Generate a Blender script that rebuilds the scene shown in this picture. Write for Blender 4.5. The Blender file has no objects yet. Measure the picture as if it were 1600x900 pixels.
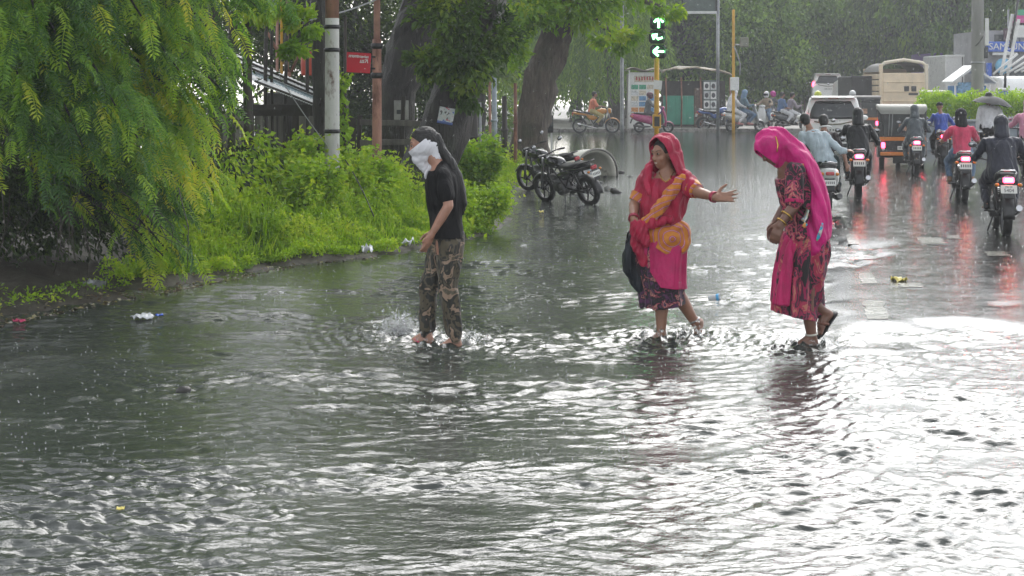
import bpy, bmesh, math, random
import numpy as np
from mathutils import Vector, Matrix, Euler

random.seed(7); np.random.seed(7)
SC = bpy.context.scene
COL = SC.collection
R = math.radians

# ------------------------------------------------------------------ camera
F, HZ, HC = 2500.0, 133.0, 1.92            # focal length in photo pixels, horizon row, eye height
cam_d = bpy.data.cameras.new('camera')
cam = bpy.data.objects.new('camera', cam_d); COL.objects.link(cam)
cam.location = (0, 0, HC); cam.rotation_euler = (R(90), 0, 0)
cam_d.sensor_width = 36.0; cam_d.lens = F / 1600 * 36.0
cam_d.shift_y = -(450 - HZ) / 1600
cam_d.clip_start = 0.1; cam_d.clip_end = 2000
SC.camera = cam

# ------------------------------------------------------------------ sky, sun, exposure
SUN_EL, SUN_AZ = R(42), R(13)               # bright part of the overcast, ahead and to the right
world = bpy.data.worlds.new('World'); SC.world = world; world.use_nodes = True
wn = world.node_tree.nodes; wl = world.node_tree.links
sky = wn.new('ShaderNodeTexSky'); sky.sky_type = 'NISHITA'; sky.sun_disc = False
sky.sun_elevation = SUN_EL; sky.sun_rotation = SUN_AZ
sky.air_density = 1.0; sky.dust_density = 1.5; sky.ozone_density = 1.0
hs = wn.new('ShaderNodeHueSaturation'); hs.inputs['Saturation'].default_value = 0.2
wl.new(sky.outputs[0], hs.inputs['Color'])
bg = wn['Background']; bg.inputs['Strength'].default_value = 0.15
wl.new(hs.outputs[0], bg.inputs['Color'])
sun_d = bpy.data.lights.new('sun', 'SUN'); sun_d.energy = 0.85; sun_d.angle = R(44)
sun_d.color = (1.0, 0.98, 0.96)
sun = bpy.data.objects.new('sun', sun_d); COL.objects.link(sun)
sd = Vector((math.sin(SUN_AZ) * math.cos(SUN_EL), math.cos(SUN_AZ) * math.cos(SUN_EL), math.sin(SUN_EL)))
sun.rotation_euler = (-sd).to_track_quat('-Z', 'Y').to_euler()
sun.location = sd * 60
SC.view_settings.view_transform = 'Standard'; SC.view_settings.look = 'None'
SC.view_settings.gamma = 1.0; SC.view_settings.use_curve_mapping = False
SC.view_settings.exposure = 1.2
SC.cycles.max_bounces = 6; SC.cycles.diffuse_bounces = 3; SC.cycles.glossy_bounces = 3
SC.cycles.transmission_bounces = 4; SC.cycles.volume_bounces = 0; SC.cycles.transparent_max_bounces = 6
SC.cycles.use_denoising = True
SC.cycles.sample_clamp_indirect = 6.0

# ------------------------------------------------------------------ helpers
def at(px, py, Y):
    """world point seen at photo pixel (px, py) at distance Y"""
    return Vector(((px - 800) / F * Y, Y, HC - (py - HZ) / F * Y))
def yof(py, z=0.0):
    return F * (HC - z) / (py - HZ)
def gp(px, py, z=0.0):
    Y = yof(py, z); return Vector(((px - 800) / F * Y, Y, z))

def link(o, parent=None):
    COL.objects.link(o)
    if parent is not None: o.parent = parent
    return o
def tag(o, label=None, cat=None, group=None, kind=None):
    if label: o['label'] = label
    if cat: o['category'] = cat
    if group: o['group'] = group
    if kind: o['kind'] = kind
    return o
def thing(name, label, cat, loc=(0, 0, 0), rz=0.0, group=None, tilt=None):
    o = bpy.data.objects.new(name, None); COL.objects.link(o)
    o.empty_display_size = 0.1
    o.location = loc; o.rotation_euler = (tilt[0] if tilt else 0, tilt[1] if tilt else 0, rz)
    return tag(o, label, cat, group)
def copy_tree(o, parent=None):
    c = o.copy(); COL.objects.link(c); c.parent = parent
    for ch in o.children: copy_tree(ch, c)
    return c

def mesh_np(name, V, Fq, smooth=False):
    """quads (n,4) or tris (n,3) numpy faces to a mesh"""
    V = np.asarray(V, dtype=np.float32).reshape(-1, 3); Fq = np.asarray(Fq, dtype=np.int32)
    k = Fq.shape[1]; n = Fq.shape[0]
    me = bpy.data.meshes.new(name)
    me.vertices.add(len(V)); me.vertices.foreach_set('co', V.ravel())
    me.loops.add(n * k); me.loops.foreach_set('vertex_index', Fq.ravel())
    me.polygons.add(n); me.polygons.foreach_set('loop_start', np.arange(0, n * k, k, dtype=np.int32))
    me.polygons.foreach_set('use_smooth', np.full(n, smooth, dtype=bool))
    me.update(calc_edges=True); me.validate()
    return me
def ob(name, me, m, parent=None):
    o = bpy.data.objects.new(name, me)
    if m is not None and not me.materials: me.materials.append(m)
    return link(o, parent)

class MB:
    """collects shapes into one mesh"""
    def __init__(s): s.v = []; s.f = []; s.sm = []
    def add(s, vs, fs, smooth=False):
        b = len(s.v); s.v += [tuple(v) for v in vs]
        for f in fs: s.f.append(tuple(i + b for i in f)); s.sm.append(smooth)
        return s
    def box(s, c, d, rot=None, ch=None):
        """box, chamfered when ch is given"""
        x, y, z = d[0] / 2, d[1] / 2, d[2] / 2; c = Vector(c)
        M = Euler(rot).to_matrix() if rot is not None and not isinstance(rot, Matrix) else (rot or Matrix.Identity(3))
        if not ch:
            vs = [(a * x, b * y, e * z) for a in (-1, 1) for b in (-1, 1) for e in (-1, 1)]
            fs = [(0, 1, 3, 2), (4, 6, 7, 5), (0, 4, 5, 1), (2, 3, 7, 6), (0, 2, 6, 4), (1, 5, 7, 3)]
            return s.add([c + M @ Vector(v) for v in vs], fs)
        ch = min(ch, x * .9, y * .9, z * .9)
        vs = []
        for a in (-1, 1):
            for b in (-1, 1):
                for e in (-1, 1):
                    vs += [(a * x, b * (y - ch), e * (z - ch)), (a * (x - ch), b * y, e * (z - ch)), (a * (x - ch), b * (y - ch), e * z)]
        bm = bmesh.new()
        for v in vs: bm.verts.new(c + M @ Vector(v))
        bmesh.ops.convex_hull(bm, input=bm.verts)
        bm.verts.index_update()
        s.add([v.co.copy() for v in bm.verts], [[v.index for v in f.verts] for f in bm.faces]); bm.free()
        return s
    def tube(s, pts, rad, n=8, caps=True, flat=None):
        """tube along points; rad number or list; flat=(axis Vector, factor) squeezes the section"""
        pts = [Vector(p) for p in pts]
        if not hasattr(rad, '__len__'): rad = [rad] * len(pts)
        vs = []; up = None
        for i, p in enumerate(pts):
            t = (pts[min(i + 1, len(pts) - 1)] - pts[max(i - 1, 0)])
            t = t.normalized() if t.length > 1e-9 else Vector((0, 0, 1))
            if up is None:
                up = Vector((0, 0, 1)) if abs(t.z) < .9 else Vector((0, 1, 0))
            a = t.cross(up)
            if a.length < 1e-6: a = t.orthogonal()
            a.normalize(); b = a.cross(t).normalized(); up = b
            for k in range(n):
                th = 2 * math.pi * k / n
                d = (a * math.cos(th) + b * math.sin(th)) * rad[i]
                if flat: d = d - flat[0] * d.dot(flat[0]) * (1 - flat[1])
                vs.append(p + d)
        fs = []
        for i in range(len(pts) - 1):
            for k in range(n):
                k2 = (k + 1) % n
                fs.append((i * n + k, i * n + k2, (i + 1) * n + k2, (i + 1) * n + k))
        s.add(vs, fs, True)
        if caps:
            b = len(s.v) - len(vs)
            s.f.append(tuple(b + k for k in reversed(range(n)))); s.sm.append(False)
            e = b + (len(pts) - 1) * n
            s.f.append(tuple(e + k for k in range(n))); s.sm.append(False)
        return s
    def lathe(s, prof, c=(0, 0, 0), axis='Z', n=20, cap=False):
        """prof: list of (radius, height)"""
        c = Vector(c); vs = []
        for r, h in prof:
            for k in range(n):
                t = 2 * math.pi * k / n; x, y = r * math.cos(t), r * math.sin(t)
                vs.append(c + (Vector((x, y, h)) if axis == 'Z' else Vector((h, x, y)) if axis == 'X' else Vector((y, h, x))))
        fs = []
        for i in range(len(prof) - 1):
            for k in range(n):
                k2 = (k + 1) % n
                fs.append((i * n + k, i * n + k2, (i + 1) * n + k2, (i + 1) * n + k))
        if cap:
            fs.append(tuple(reversed(range(n)))); fs.append(tuple((len(prof) - 1) * n + k for k in range(n)))
        return s.add(vs, fs, True)
    def ell(s, c, r, n=14, m=9, rot=None):
        M = Euler(rot).to_matrix() if rot is not None and not isinstance(rot, Matrix) else (rot or Matrix.Identity(3))
        c = Vector(c); vs = [c + M @ Vector((0, 0, -r[2]))]
        for i in range(1, m):
            ph = -math.pi / 2 + math.pi * i / m
            for k in range(n):
                t = 2 * math.pi * k / n
                vs.append(c + M @ Vector((r[0] * math.cos(ph) * math.cos(t), r[1] * math.cos(ph) * math.sin(t), r[2] * math.sin(ph))))
        vs.append(c + M @ Vector((0, 0, r[2])))
        fs = [(0, 1 + (k + 1) % n, 1 + k) for k in range(n)]
        for i in range(m - 2):
            for k in range(n):
                k2 = (k + 1) % n; a = 1 + i * n
                fs.append((a + k, a + k2, a + n + k2, a + n + k))
        a = 1 + (m - 2) * n; l = len(vs) - 1
        fs += [(a + k, a + (k + 1) % n, l) for k in range(n)]
        return s.add(vs, fs, True)
    def loft(s, rings, caps=True, smooth=True):
        """rings: lists of points with equal counts"""
        n = len(rings[0]); vs = [Vector(p) for r in rings for p in r]; fs = []
        for i in range(len(rings) - 1):
            for k in range(n):
                k2 = (k + 1) % n
                fs.append((i * n + k, i * n + k2, (i + 1) * n + k2, (i + 1) * n + k))
        s.add(vs, fs, smooth)
        if caps:
            b = len(s.v) - len(vs)
            s.f.append(tuple(b + k for k in reversed(range(n)))); s.sm.append(False)
            e = b + (len(rings) - 1) * n
            s.f.append(tuple(e + k for k in range(n))); s.sm.append(False)
        return s
    def prism(s, poly, axis, a, b):
        """polygon of (u,v) pulled along axis from a to b; X: (a,u,v)  Y: (u,a,v)  Z: (u,v,a)"""
        g = {'X': lambda u, v, w: (w, u, v), 'Y': lambda u, v, w: (u, w, v), 'Z': lambda u, v, w: (u, v, w)}[axis]
        n = len(poly)
        vs = [g(u, v, a) for u, v in poly] + [g(u, v, b) for u, v in poly]
        fs = [tuple(range(n)), tuple(reversed(range(n, 2 * n)))] + [(k, (k + 1) % n, n + (k + 1) % n, n + k) for k in range(n)]
        return s.add(vs, fs)
    def sheet(s, pts, nx, ny, f, thick=0.0):
        """grid surface f(u,v)->point with optional thickness along normal"""
        vs = [Vector(f(i / nx, j / ny)) for j in range(ny + 1) for i in range(nx + 1)]
        fs = [(j * (nx + 1) + i, j * (nx + 1) + i + 1, (j + 1) * (nx + 1) + i + 1, (j + 1) * (nx + 1) + i) for j in range(ny) for i in range(nx)]
        return s.add(vs, fs, True)
    def build(s, name, m, parent=None, fix=True):
        me = bpy.data.meshes.new(name)
        me.from_pydata(s.v, [], s.f)
        me.polygons.foreach_set('use_smooth', s.sm)
        if fix:
            bm = bmesh.new(); bm.from_mesh(me); bmesh.ops.recalc_face_normals(bm, faces=bm.faces); bm.to_mesh(me); bm.free()
        me.update()
        return ob(name, me, m, parent)

def ering(c, rx, ry, n=16, ax=(1, 0, 0), ay=(0, 1, 0), p=2.0):
    """super-ellipse ring"""
    c = Vector(c); ax = Vector(ax); ay = Vector(ay); o = []
    for k in range(n):
        t = 2 * math.pi * k / n; ct, st = math.cos(t), math.sin(t)
        o.append(c + ax * (rx * math.copysign(abs(ct) ** (2 / p), ct)) + ay * (ry * math.copysign(abs(st) ** (2 / p), st)))
    return o

# ------------------------------------------------------------------ materials
MATS = {}
def nt(name):
    m = bpy.data.materials.new(name); m.use_nodes = True
    return m, m.node_tree.nodes, m.node_tree.links, m.node_tree.nodes['Principled BSDF']
def setin(b, **k):
    for a, v in k.items():
        b.inputs[a.replace('_', ' ')].default_value = v
def c4(c): return (c[0], c[1], c[2], 1.0)
def ramp(n, stops, interp='LINEAR'):
    r = n.new('ShaderNodeValToRGB'); r.color_ramp.interpolation = interp
    e = r.color_ramp.elements
    while len(e) < len(stops): e.new(0.5)
    for q, (p, c) in zip(e, stops): q.position = p; q.color = c4(c) if len(c) == 3 else c
    return r
def texco(n, l, scale=(1, 1, 1), kind='Object'):
    t = n.new('ShaderNodeTexCoord'); mp = n.new('ShaderNodeMapping'); mp.inputs['Scale'].default_value = scale
    l.new(t.outputs[kind], mp.inputs['Vector']); return mp.outputs['Vector']
def noise(n, l, vec, scale, detail=4, rough=.55, dist=0.0):
    t = n.new('ShaderNodeTexNoise'); t.inputs['Scale'].default_value = scale; t.inputs['Detail'].default_value = detail
    t.inputs['Roughness'].default_value = rough; t.inputs['Distortion'].default_value = dist
    if vec is not None: l.new(vec, t.inputs['Vector'])
    return t.outputs['Fac']
def bump(n, l, h, strength=.3, dist=.01, nrm=None):
    b = n.new('ShaderNodeBump'); b.inputs['Strength'].default_value = strength; b.inputs['Distance'].default_value = dist
    l.new(h, b.inputs['Height'])
    if nrm is not None: l.new(nrm, b.inputs['Normal'])
    return b.outputs['Normal']
def mat(name, col, rough=.5, metal=0.0, var=.25, scale=6.0, bmp=0.0, bscale=40.0, coat=0.0, dirt=None, emit=None, stretch=(1, 1, 1), trans=0.0):
    """plain surface with uneven colour, gloss and fine relief"""
    if name in MATS: return MATS[name]
    m, n, l, b = nt(name); MATS[name] = m
    v = texco(n, l, stretch)
    f = noise(n, l, v, scale, 5, .6)
    lo = [max(0, c * (1 - var)) for c in col]; hi = [min(1, c * (1 + var * .8)) for c in col]
    r = ramp(n, [(.3, lo), (.7, hi)]); l.new(f, r.inputs['Fac'])
    out = r.outputs['Color']
    if dirt:
        f2 = noise(n, l, v, dirt[1], 6, .65); r2 = ramp(n, [(dirt[2], (0, 0, 0)), (dirt[2] + .12, (1, 1, 1))]); l.new(f2, r2.inputs['Fac'])
        mx = n.new('ShaderNodeMix'); mx.data_type = 'RGBA'; l.new(r2.outputs['Color'], mx.inputs['Factor'])
        l.new(out, mx.inputs['A']); mx.inputs['B'].default_value = c4(dirt[0]); out = mx.outputs['Result']
    l.new(out, b.inputs['Base Color'])
    rr = n.new('ShaderNodeMapRange'); rr.inputs['To Min'].default_value = max(.02, rough - .12); rr.inputs['To Max'].default_value = min(1, rough + .12)
    l.new(noise(n, l, v, scale * 3, 3), rr.inputs['Value']); l.new(rr.outputs[0], b.inputs['Roughness'])
    setin(b, Metallic=metal)
    if coat: setin(b, Coat_Weight=coat, Coat_Roughness=.08)
    if trans: setin(b, Transmission_Weight=trans)
    if bmp: l.new(bump(n, l, noise(n, l, v, bscale, 4), bmp, .01), b.inputs['Normal'])
    if emit: b.inputs['Emission Color'].default_value = c4(emit[0]); b.inputs['Emission Strength'].default_value = emit[1]
    return m

def leaf_mat(name, cols, trans=.35, rough=.45):
    """foliage: colour from a random value stored per leaf, light passes through"""
    if name in MATS: return MATS[name]
    m, n, l, b = nt(name); MATS[name] = m
    a = n.new('ShaderNodeAttribute'); a.attribute_name = 'tint'
    k = len(cols); r = ramp(n, [(i / (k - 1), c) for i, c in enumerate(cols)]); l.new(a.outputs['Fac'], r.inputs['Fac'])
    l.new(r.outputs['Color'], b.inputs['Base Color']); setin(b, Roughness=rough)
    tr = n.new('ShaderNodeBsdfTranslucent')
    g = n.new('ShaderNodeMix'); g.data_type = 'RGBA'; g.blend_type = 'MULTIPLY'; g.inputs['Factor'].default_value = 1.0
    l.new(r.outputs['Color'], g.inputs['A']); g.inputs['B'].default_value = (1.6, 1.5, .5, 1); l.new(g.outputs['Result'], tr.inputs['Color'])
    mx = n.new('ShaderNodeMixShader'); mx.inputs['Fac'].default_value = trans
    l.new(b.outputs[0], mx.inputs[1]); l.new(tr.outputs[0], mx.inputs[2])
    l.new(mx.outputs[0], n['Material Output'].inputs['Surface'])
    return m

def set_tint(me, vals):
    """one value per face, stored on faces"""
    at_ = me.attributes.new('tint', 'FLOAT', 'FACE')
    at_.data.foreach_set('value', np.asarray(vals, dtype=np.float32))

# cheap smooth noise for shaping (sum of sines, seeded)
class SN:
    def __init__(s, seed, n=10, dim=2, l0=.5, l1=4.0):
        g = np.random.RandomState(seed); d = g.normal(size=(n, dim)); d /= np.linalg.norm(d, axis=1)[:, None]
        s.k = d * (2 * np.pi / np.exp(g.uniform(np.log(l0), np.log(l1), n)))[:, None]; s.p = g.uniform(0, 6.28, n); s.n = n
    def __call__(s, P):
        return np.sin(np.asarray(P) @ s.k.T + s.p).sum(-1) / math.sqrt(s.n / 2)

# ================================================================== the setting
UD = 0.187                                   # the road leaves towards +Y drifting right by this slope
def sstep(x, a, b):
    t = np.clip((x - a) / (b - a), 0, 1); return t * t * (3 - 2 * t)

_n1 = SN(11, 12, 2, .8, 5.0); _n2 = SN(12, 14, 2, .25, 1.2); _n3 = SN(13, 10, 2, 1.5, 7)
def emergent(X, Y):
    """1 where the asphalt stands just clear of the flood water"""
    u = X - UD * Y
    P = np.stack([X, Y * .6], -1)
    w = .28 * _n1(P) + .10 * _n2(P)
    a = sstep(u - .10 + w * .5, -.12, .30)
    b = sstep(Y - 12.6 + w * 2.2, -.6, 1.1)
    tongue = np.exp(-(((Y - 18.4) / .8) ** 2)) * sstep(.95 - u + w * .5, -.1, .35)
    dash = np.exp(-((u - .54) / .42) ** 4) * sstep(Y, 12.3, 12.9) * (1 - sstep(Y, 16.4, 16.9))
    return np.maximum(a * b * (1 - tongue), dash)

_edgeY = [2, 8, 11, 12.9, 14.46, 15.6, 17.0, 17.84, 19.05, 20.25, 23.2, 27.1, 31.6, 36, 38.5, 40, 42, 44]
_edgeX = [-9, -6.3, -4.9, -4.13, -3.47, -2.94, -2.38, -1.43, -.76, -.16, -.09, -.16, .63, 1.2, .4, -3, -12, -40]
def verge_d(X, Y):
    P = np.stack([X, Y], -1)
    return np.interp(Y, _edgeY, _edgeX) - X + .10 * _n2(P) + .06 * _n1(P)
_n4 = SN(14, 14, 2, .3, 2.0)
def verge_z(X, Y):
    d = verge_d(X, Y); P = np.stack([X, Y], -1)
    return -.10 + .14 * sstep(d, -.25, .35) + .22 * sstep(d, .3, 3.0) + .03 * _n4(P) * sstep(d, 0, .6)

def grid_mesh(name, xs, ys, zf, smooth=True):
    X, Y = np.meshgrid(xs, ys); Z = zf(X, Y)
    V = np.stack([X, Y, Z], -1).reshape(-1, 3); nx, ny = len(xs), len(ys)
    i = np.arange(nx - 1)[None, :] + nx * np.arange(ny - 1)[:, None]
    Fq = np.stack([i, i + 1, i + nx + 1, i + nx], -1).reshape(-1, 4)
    return mesh_np(name, V, Fq, smooth)

# --- ground out to the horizon
mg = mat('soil', (.09, .075, .05), .9, var=.4, scale=.7, bmp=.5, bscale=9)
tag(MB().box((0, 60, -.70), (290, 290, .5)).build('ground', mg), kind='structure')

# --- asphalt
def asphalt_mat():
    m, n, l, b = nt('wet_asphalt'); v = texco(n, l)
    f = noise(n, l, v, 1.1, 6, .6); f2 = noise(n, l, v, 120, 2, .6); f3 = noise(n, l, v, 7, 5, .6, .4)
    r = ramp(n, [(.3, (.022, .023, .022)), (.55, (.040, .041, .038)), (.75, (.060, .058, .052))]); l.new(f, r.inputs['Fac'])
    mx = n.new('ShaderNodeMix'); mx.data_type = 'RGBA'; mx.blend_type = 'OVERLAY'; mx.inputs['Factor'].default_value = .7
    l.new(r.outputs[0], mx.inputs['A']); l.new(f2, mx.inputs['B']); l.new(mx.outputs['Result'], b.inputs['Base Color'])
    rr = ramp(n, [(.35, (.04, .04, .04)), (.62, (.20, .20, .20))]); l.new(f3, rr.inputs['Fac']); l.new(rr.outputs[0], b.inputs['Roughness'])
    setin(b, IOR=1.42)
    h = bump(n, l, noise(n, l, texco(n, l, (2.2, 1.2, 1)), 14, 4, .65), .16, .02)
    h = bump(n, l, f2, .12, .003, h)
    l.new(h, b.inputs['Normal'])
    return m
M_ASPH = asphalt_mat()
xs = np.concatenate([np.linspace(-60, -8, 14)[:-1], np.linspace(-8, 16, 241)[:-1], np.linspace(16, 70, 14)])
ys = np.concatenate([np.linspace(1, 11, 20)[:-1], np.linspace(11, 24, 131)[:-1], np.linspace(24, 62, 60)[:-1], np.linspace(62, 170, 12)])
_n5 = SN(15, 12, 2, .5, 3)
def road_z(X, Y): return -.05 + .072 * emergent(X, Y) + .0009 * _n5(np.stack([X, Y], -1))
tag(ob('road', grid_mesh('road', xs, ys, road_z), M_ASPH), kind='structure')

# --- soil verge on the left
def verge_mat():
    m, n, l, b = nt('verge_soil'); v = texco(n, l)
    f = noise(n, l, v, 3.2, 6, .65)
    r = ramp(n, [(.3, (.028, .024, .018)), (.5, (.065, .056, .043)), (.68, (.12, .108, .09))]); l.new(f, r.inputs['Fac'])
    l.new(r.outputs[0], b.inputs['Base Color']); setin(b, Roughness=.6)
    l.new(bump(n, l, noise(n, l, v, 45, 5, .7), .8, .02), b.inputs['Normal'])
    return m
tag(ob('verge', grid_mesh('verge', np.linspace(-24, 2.5, 190), np.linspace(6, 44, 250), verge_z), verge_mat()), kind='structure')

# --- painted lane marks, worn
mk = mat('worn_road_paint', (.24, .24, .20), .2, var=.35, scale=14, dirt=((.06, .06, .055), 11, .50))
def mark(px0, px1, py0, py1, name, label, skew=None):
    A, B = yof(py1), yof(py0)
    xa, xb = (px0 - 800) / F * (A + B) / 2, (px1 - 800) / F * (A + B) / 2
    Ym = (A + B) / 2; sk = UD if skew is None else skew
    g = np.random.RandomState(int(px0)); n = 9; L = []; Rr = []
    for i in range(n):
        t = i / (n - 1); y = A + (B - A) * t; o = sk * (y - Ym)
        L.append((xa + o + g.normal() * .012, y)); Rr.append((xb + o + g.normal() * .012, y))
    zz = lambda x, y: float(max(road_z(np.array(x + .0), np.array(y)), .002)) + .0035
    mb = MB(); vs = [(x, y, zz(x, y)) for x, y in L] + [(x, y, zz(x, y)) for x, y in Rr]
    mb.add(vs, [(i, n + i, n + i + 1, i + 1) for i in range(n - 1)])
    o = mb.build(name, mk, fix=False); tag(o, kind='structure'); return o
mark(1344, 1366, 430, 447, 'lane_dash', '')
mark(1352, 1386, 474, 503, 'lane_dash', '')
mark(1324, 1340, 368, 382, 'lane_dash', '')
mark(1436, 1474, 374, 384, 'stop_line_patch', '')
mark(1480, 1500, 371, 376, 'stop_line_patch', '')
mark(1540, 1575, 396, 403, 'stop_line_patch', '')
mark(1405, 1440, 446, 453, 'stop_line_patch', '')

# --- flood water
FEET = []           # (x, y, strength) of feet and wheels that stir the water
for px, py, s_ in ((668, 520, 1.0), (710, 537, .9), (1032, 526, .9), (1087, 525, .7), (1262, 536, 1.0), (628, 526, .8),
                   (287, 610, .15)):
    q = gp(px, py); FEET.append((q.x, q.y, s_))
def water_h(X, Y, dx, dy):
    g = np.random.RandomState(5)
    P = np.stack([X, Y], -1)
    wx = X + .05 * SN(21, 10, 2, .8, 3.0)(P); wy = Y + .05 * SN(22, 10, 2, .8, 3.0)(P)
    amp = .38 + .62 * sstep(SN(23, 12, 2, .7, 4.5)(np.stack([X * .55, Y], -1)), -1.0, .9)
    calm = sstep(SN(24, 12, 2, .5, 2.2)(np.stack([X * .45, Y], -1)), .9, 1.7)
    amp = amp * (1 - .8 * calm)
    h = np.zeros_like(X); N = 110
    lam = np.exp(g.uniform(np.log(.03), np.log(.27), N)); th = g.normal(0, .40, N) + .08
    slope = .31 / math.sqrt(N / 2) * (lam / .2) ** -.05
    for i in range(N):
        kx, ky = 2 * np.pi / lam[i] * math.sin(th[i]), 2 * np.pi / lam[i] * math.cos(th[i])
        ly = lam[i] / max(abs(math.cos(th[i])), .05); lx = lam[i] / max(abs(math.sin(th[i])), .05)
        w = sstep(ly / dy, 1.8, 4.0) * sstep(lx / dx, 1.8, 4.0)
        ph = kx * wx + ky * wy + g.uniform(0, 6.28)
        s = np.sin(ph); s = s + .35 * np.cos(2 * ph) * .5          # crests a little sharper than troughs
        h += w * slope[i] * lam[i] / (2 * np.pi) * s
    h *= amp
    # streaks of the sheet flow bending across the right foreground
    u = X - UD * Y
    msk = sstep(u, -1.6, .3) * (1 - sstep(Y, 11.0, 13.5))
    bend = .9 + .35 * np.clip(u, -1, 3)
    for i in range(14):
        l_ = math.exp(g.uniform(math.log(.08), math.log(.3))); a = .75 + g.normal(0, .12)
        kk = 2 * np.pi / l_
        ph = kk * (math.sin(a) * wx * bend - math.cos(a) * wy) + g.uniform(0, 6.28)
        w = sstep(l_ * 1.3 / dy, 1.8, 4.0)
        h += w * msk * .085 / math.sqrt(7) * l_ / (2 * np.pi) * np.sin(ph)
    calm2 = sstep(u, .9, 1.9) * (1 - sstep(Y, 11.8, 12.8)); h *= (1 - .55 * calm2)
    # churned wash in the left foreground
    P2 = np.stack([X * .8, Y * 1.15], -1)
    wash = np.exp(-(((X + 1.75) / .75) ** 2) - (((Y - 7.2) / .8) ** 2))
    t1 = SN(31, 18, 2, .22, .9)(P2 + .15 * np.stack([SN(32, 8, 2, .3, .8)(P2), SN(33, 8, 2, .3, .8)(P2)], -1))
    h += wash * (.009 * (np.abs(t1) - .6) + .004 * SN(34, 20, 2, .10, .3)(P2 * [.55, 1]) + .0016 * SN(35, 20, 2, .04, .10)(P2 * [.6, 1]))
    # circular ripples round the feet
    for fx, fy, s_ in FEET:
        r = np.hypot(X - fx, (Y - fy))
        e = np.exp(-r / .32) * s_ * sstep(r, .02, .10)
        h += e * .018 * np.sin(r / .105 * 6.28 + SN(41, 6, 2, .1, .5)(P) * .8) * sstep(.3 / dy, 1.5, 4)
        h += e * .014 * SN(int(40 + fx * 7) % 97, 10, 2, .05, .2)(P) * sstep(.15 / dy, 1.5, 4)
    # rain rings
    q = np.random.RandomState(9); near = Y < 13
    for i in range(900):
        y0 = 5.5 + 8 * q.rand() ** 1.3; x0 = q.uniform(-.36, .36) * y0; r0 = q.uniform(.012, .06); a0 = q.uniform(.0008, .0022)
        j0, j1 = np.searchsorted(Y[:, 0], [y0 - .16, y0 + .16])
        if j1 <= j0: continue
        sl = slice(j0, j1); r = np.hypot(X[sl] - x0, Y[sl] - y0)
        h[sl] += a0 * np.exp(-((r - r0) / .012) ** 2)
    return h
NR, NC = 900, 560
t = np.linspace(0, 1, NR); y0, y1 = 5.2, 66.0
Yr = 1.0 / (1 / y0 + (1 / y1 - 1 / y0) * t)                 # rows closer together near the viewer
sx = np.linspace(-1, 1, NC)
Yg = np.repeat(Yr[:, None], NC, 1); Xg = sx[None, :] * (.37 * Yg + .5)
dyg = np.gradient(Yr)[:, None] * np.ones((1, NC)); dxg = (.37 * Yg + .5) * 2 / NC
Hh = water_h(Xg, Yg, dxg, dyg)
mm = emergent(Xg, Yg)
Zw = Hh * (1 - mm) ** 2 - .045 * mm
V = np.stack([Xg, Yg, Zw], -1).reshape(-1, 3)
ii = np.arange(NC - 1)[None, :] + NC * np.arange(NR - 1)[:, None]
Fq = np.stack([ii, ii + 1, ii + NC + 1, ii + NC], -1).reshape(-1, 4)
def water_mat():
    m, n, l, b = nt('flood_water'); v = texco(n, l)
    f = noise(n, l, texco(n, l, (.5, 1, 1)), .9, 5, .6, .3)
    r = ramp(n, [(.3, (.026, .032, .027)), (.55, (.044, .051, .044)), (.75, (.070, .076, .066))]); l.new(f, r.inputs['Fac'])
    l.new(r.outputs[0], b.inputs['Base Color'])
    setin(b, Roughness=.04, IOR=1.50)
    h = bump(n, l, noise(n, l, texco(n, l, (.55, 1, 1)), 18, 3, .65, .3), .24, .024)
    h = bump(n, l, noise(n, l, texco(n, l, (.8, 1, 1)), 60, 3, .65), .40, .006, h)
    l.new(h, b.inputs['Normal'])
    return m
M_WATER = water_mat()
tag(ob('flood_water', mesh_np('flood_water', V, Fq, True), M_WATER), kind='structure')

# --- raised pavement on the far side of the crossing, with its kerb
mpv = mat('pavement_slab', (.20, .19, .17), .6, var=.35, scale=1.5, bmp=.3, bscale=20)
pv = MB(); pv.prism([(-45, 66.2), (13.0, 66.2), (13.8, 67.0), (26.0, 140), (-45, 140)], 'Z', -.45, .10)
tag(pv.build('pavement', mpv), kind='structure')
mkb = mat('kerb_stone', (.26, .25, .23), .55, var=.4, scale=5, dirt=((.07, .065, .055), 6, .5))
ky = thing('kerb', None, None); tag(ky, kind='structure')
for i in range(58):
    MB().box((-44.5 + i, 66.06, -.15), (.985, .27, .56), ch=.02).build('kerb_stone', mkb, ky)

# ================================================================== plants
def unit(a): return a / np.maximum(np.linalg.norm(a, axis=-1, keepdims=True), 1e-9)
def leaf_geo(pos, axis, nrm, L, W, fold=.18):
    """one folded diamond (two triangles) per leaf -> V, F(tris)"""
    axis = unit(axis); nrm = unit(nrm - (nrm * axis).sum(-1, keepdims=True) * axis); side = np.cross(axis, nrm)
    L = np.asarray(L)[:, None]; W = np.asarray(W)[:, None]
    a = pos; b = pos + axis * L * .45 + side * W * .5 + nrm * W * fold
    c = pos + axis * L - nrm * L * .12; d = pos + axis * L * .45 - side * W * .5 + nrm * W * fold
    V = np.stack([a, b, c, d], 1).reshape(-1, 3)
    i = np.arange(len(pos))[:, None] * 4
    Fq = np.stack([i + 0, i + 1, i + 2, i + 0, i + 2, i + 3], -1).reshape(-1, 3)
    return V, Fq
def leaf_obj(name, pos, axis, nrm, L, W, m, parent, tint, kind=None):
    V, Fq = leaf_geo(pos, axis, nrm, L, W)
    me = mesh_np(name, V, Fq, False); set_tint(me, np.repeat(np.clip(tint, 0, 1), 2))
    o = ob(name, me, m, parent)
    if kind: o['kind'] = kind
    return o
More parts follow.
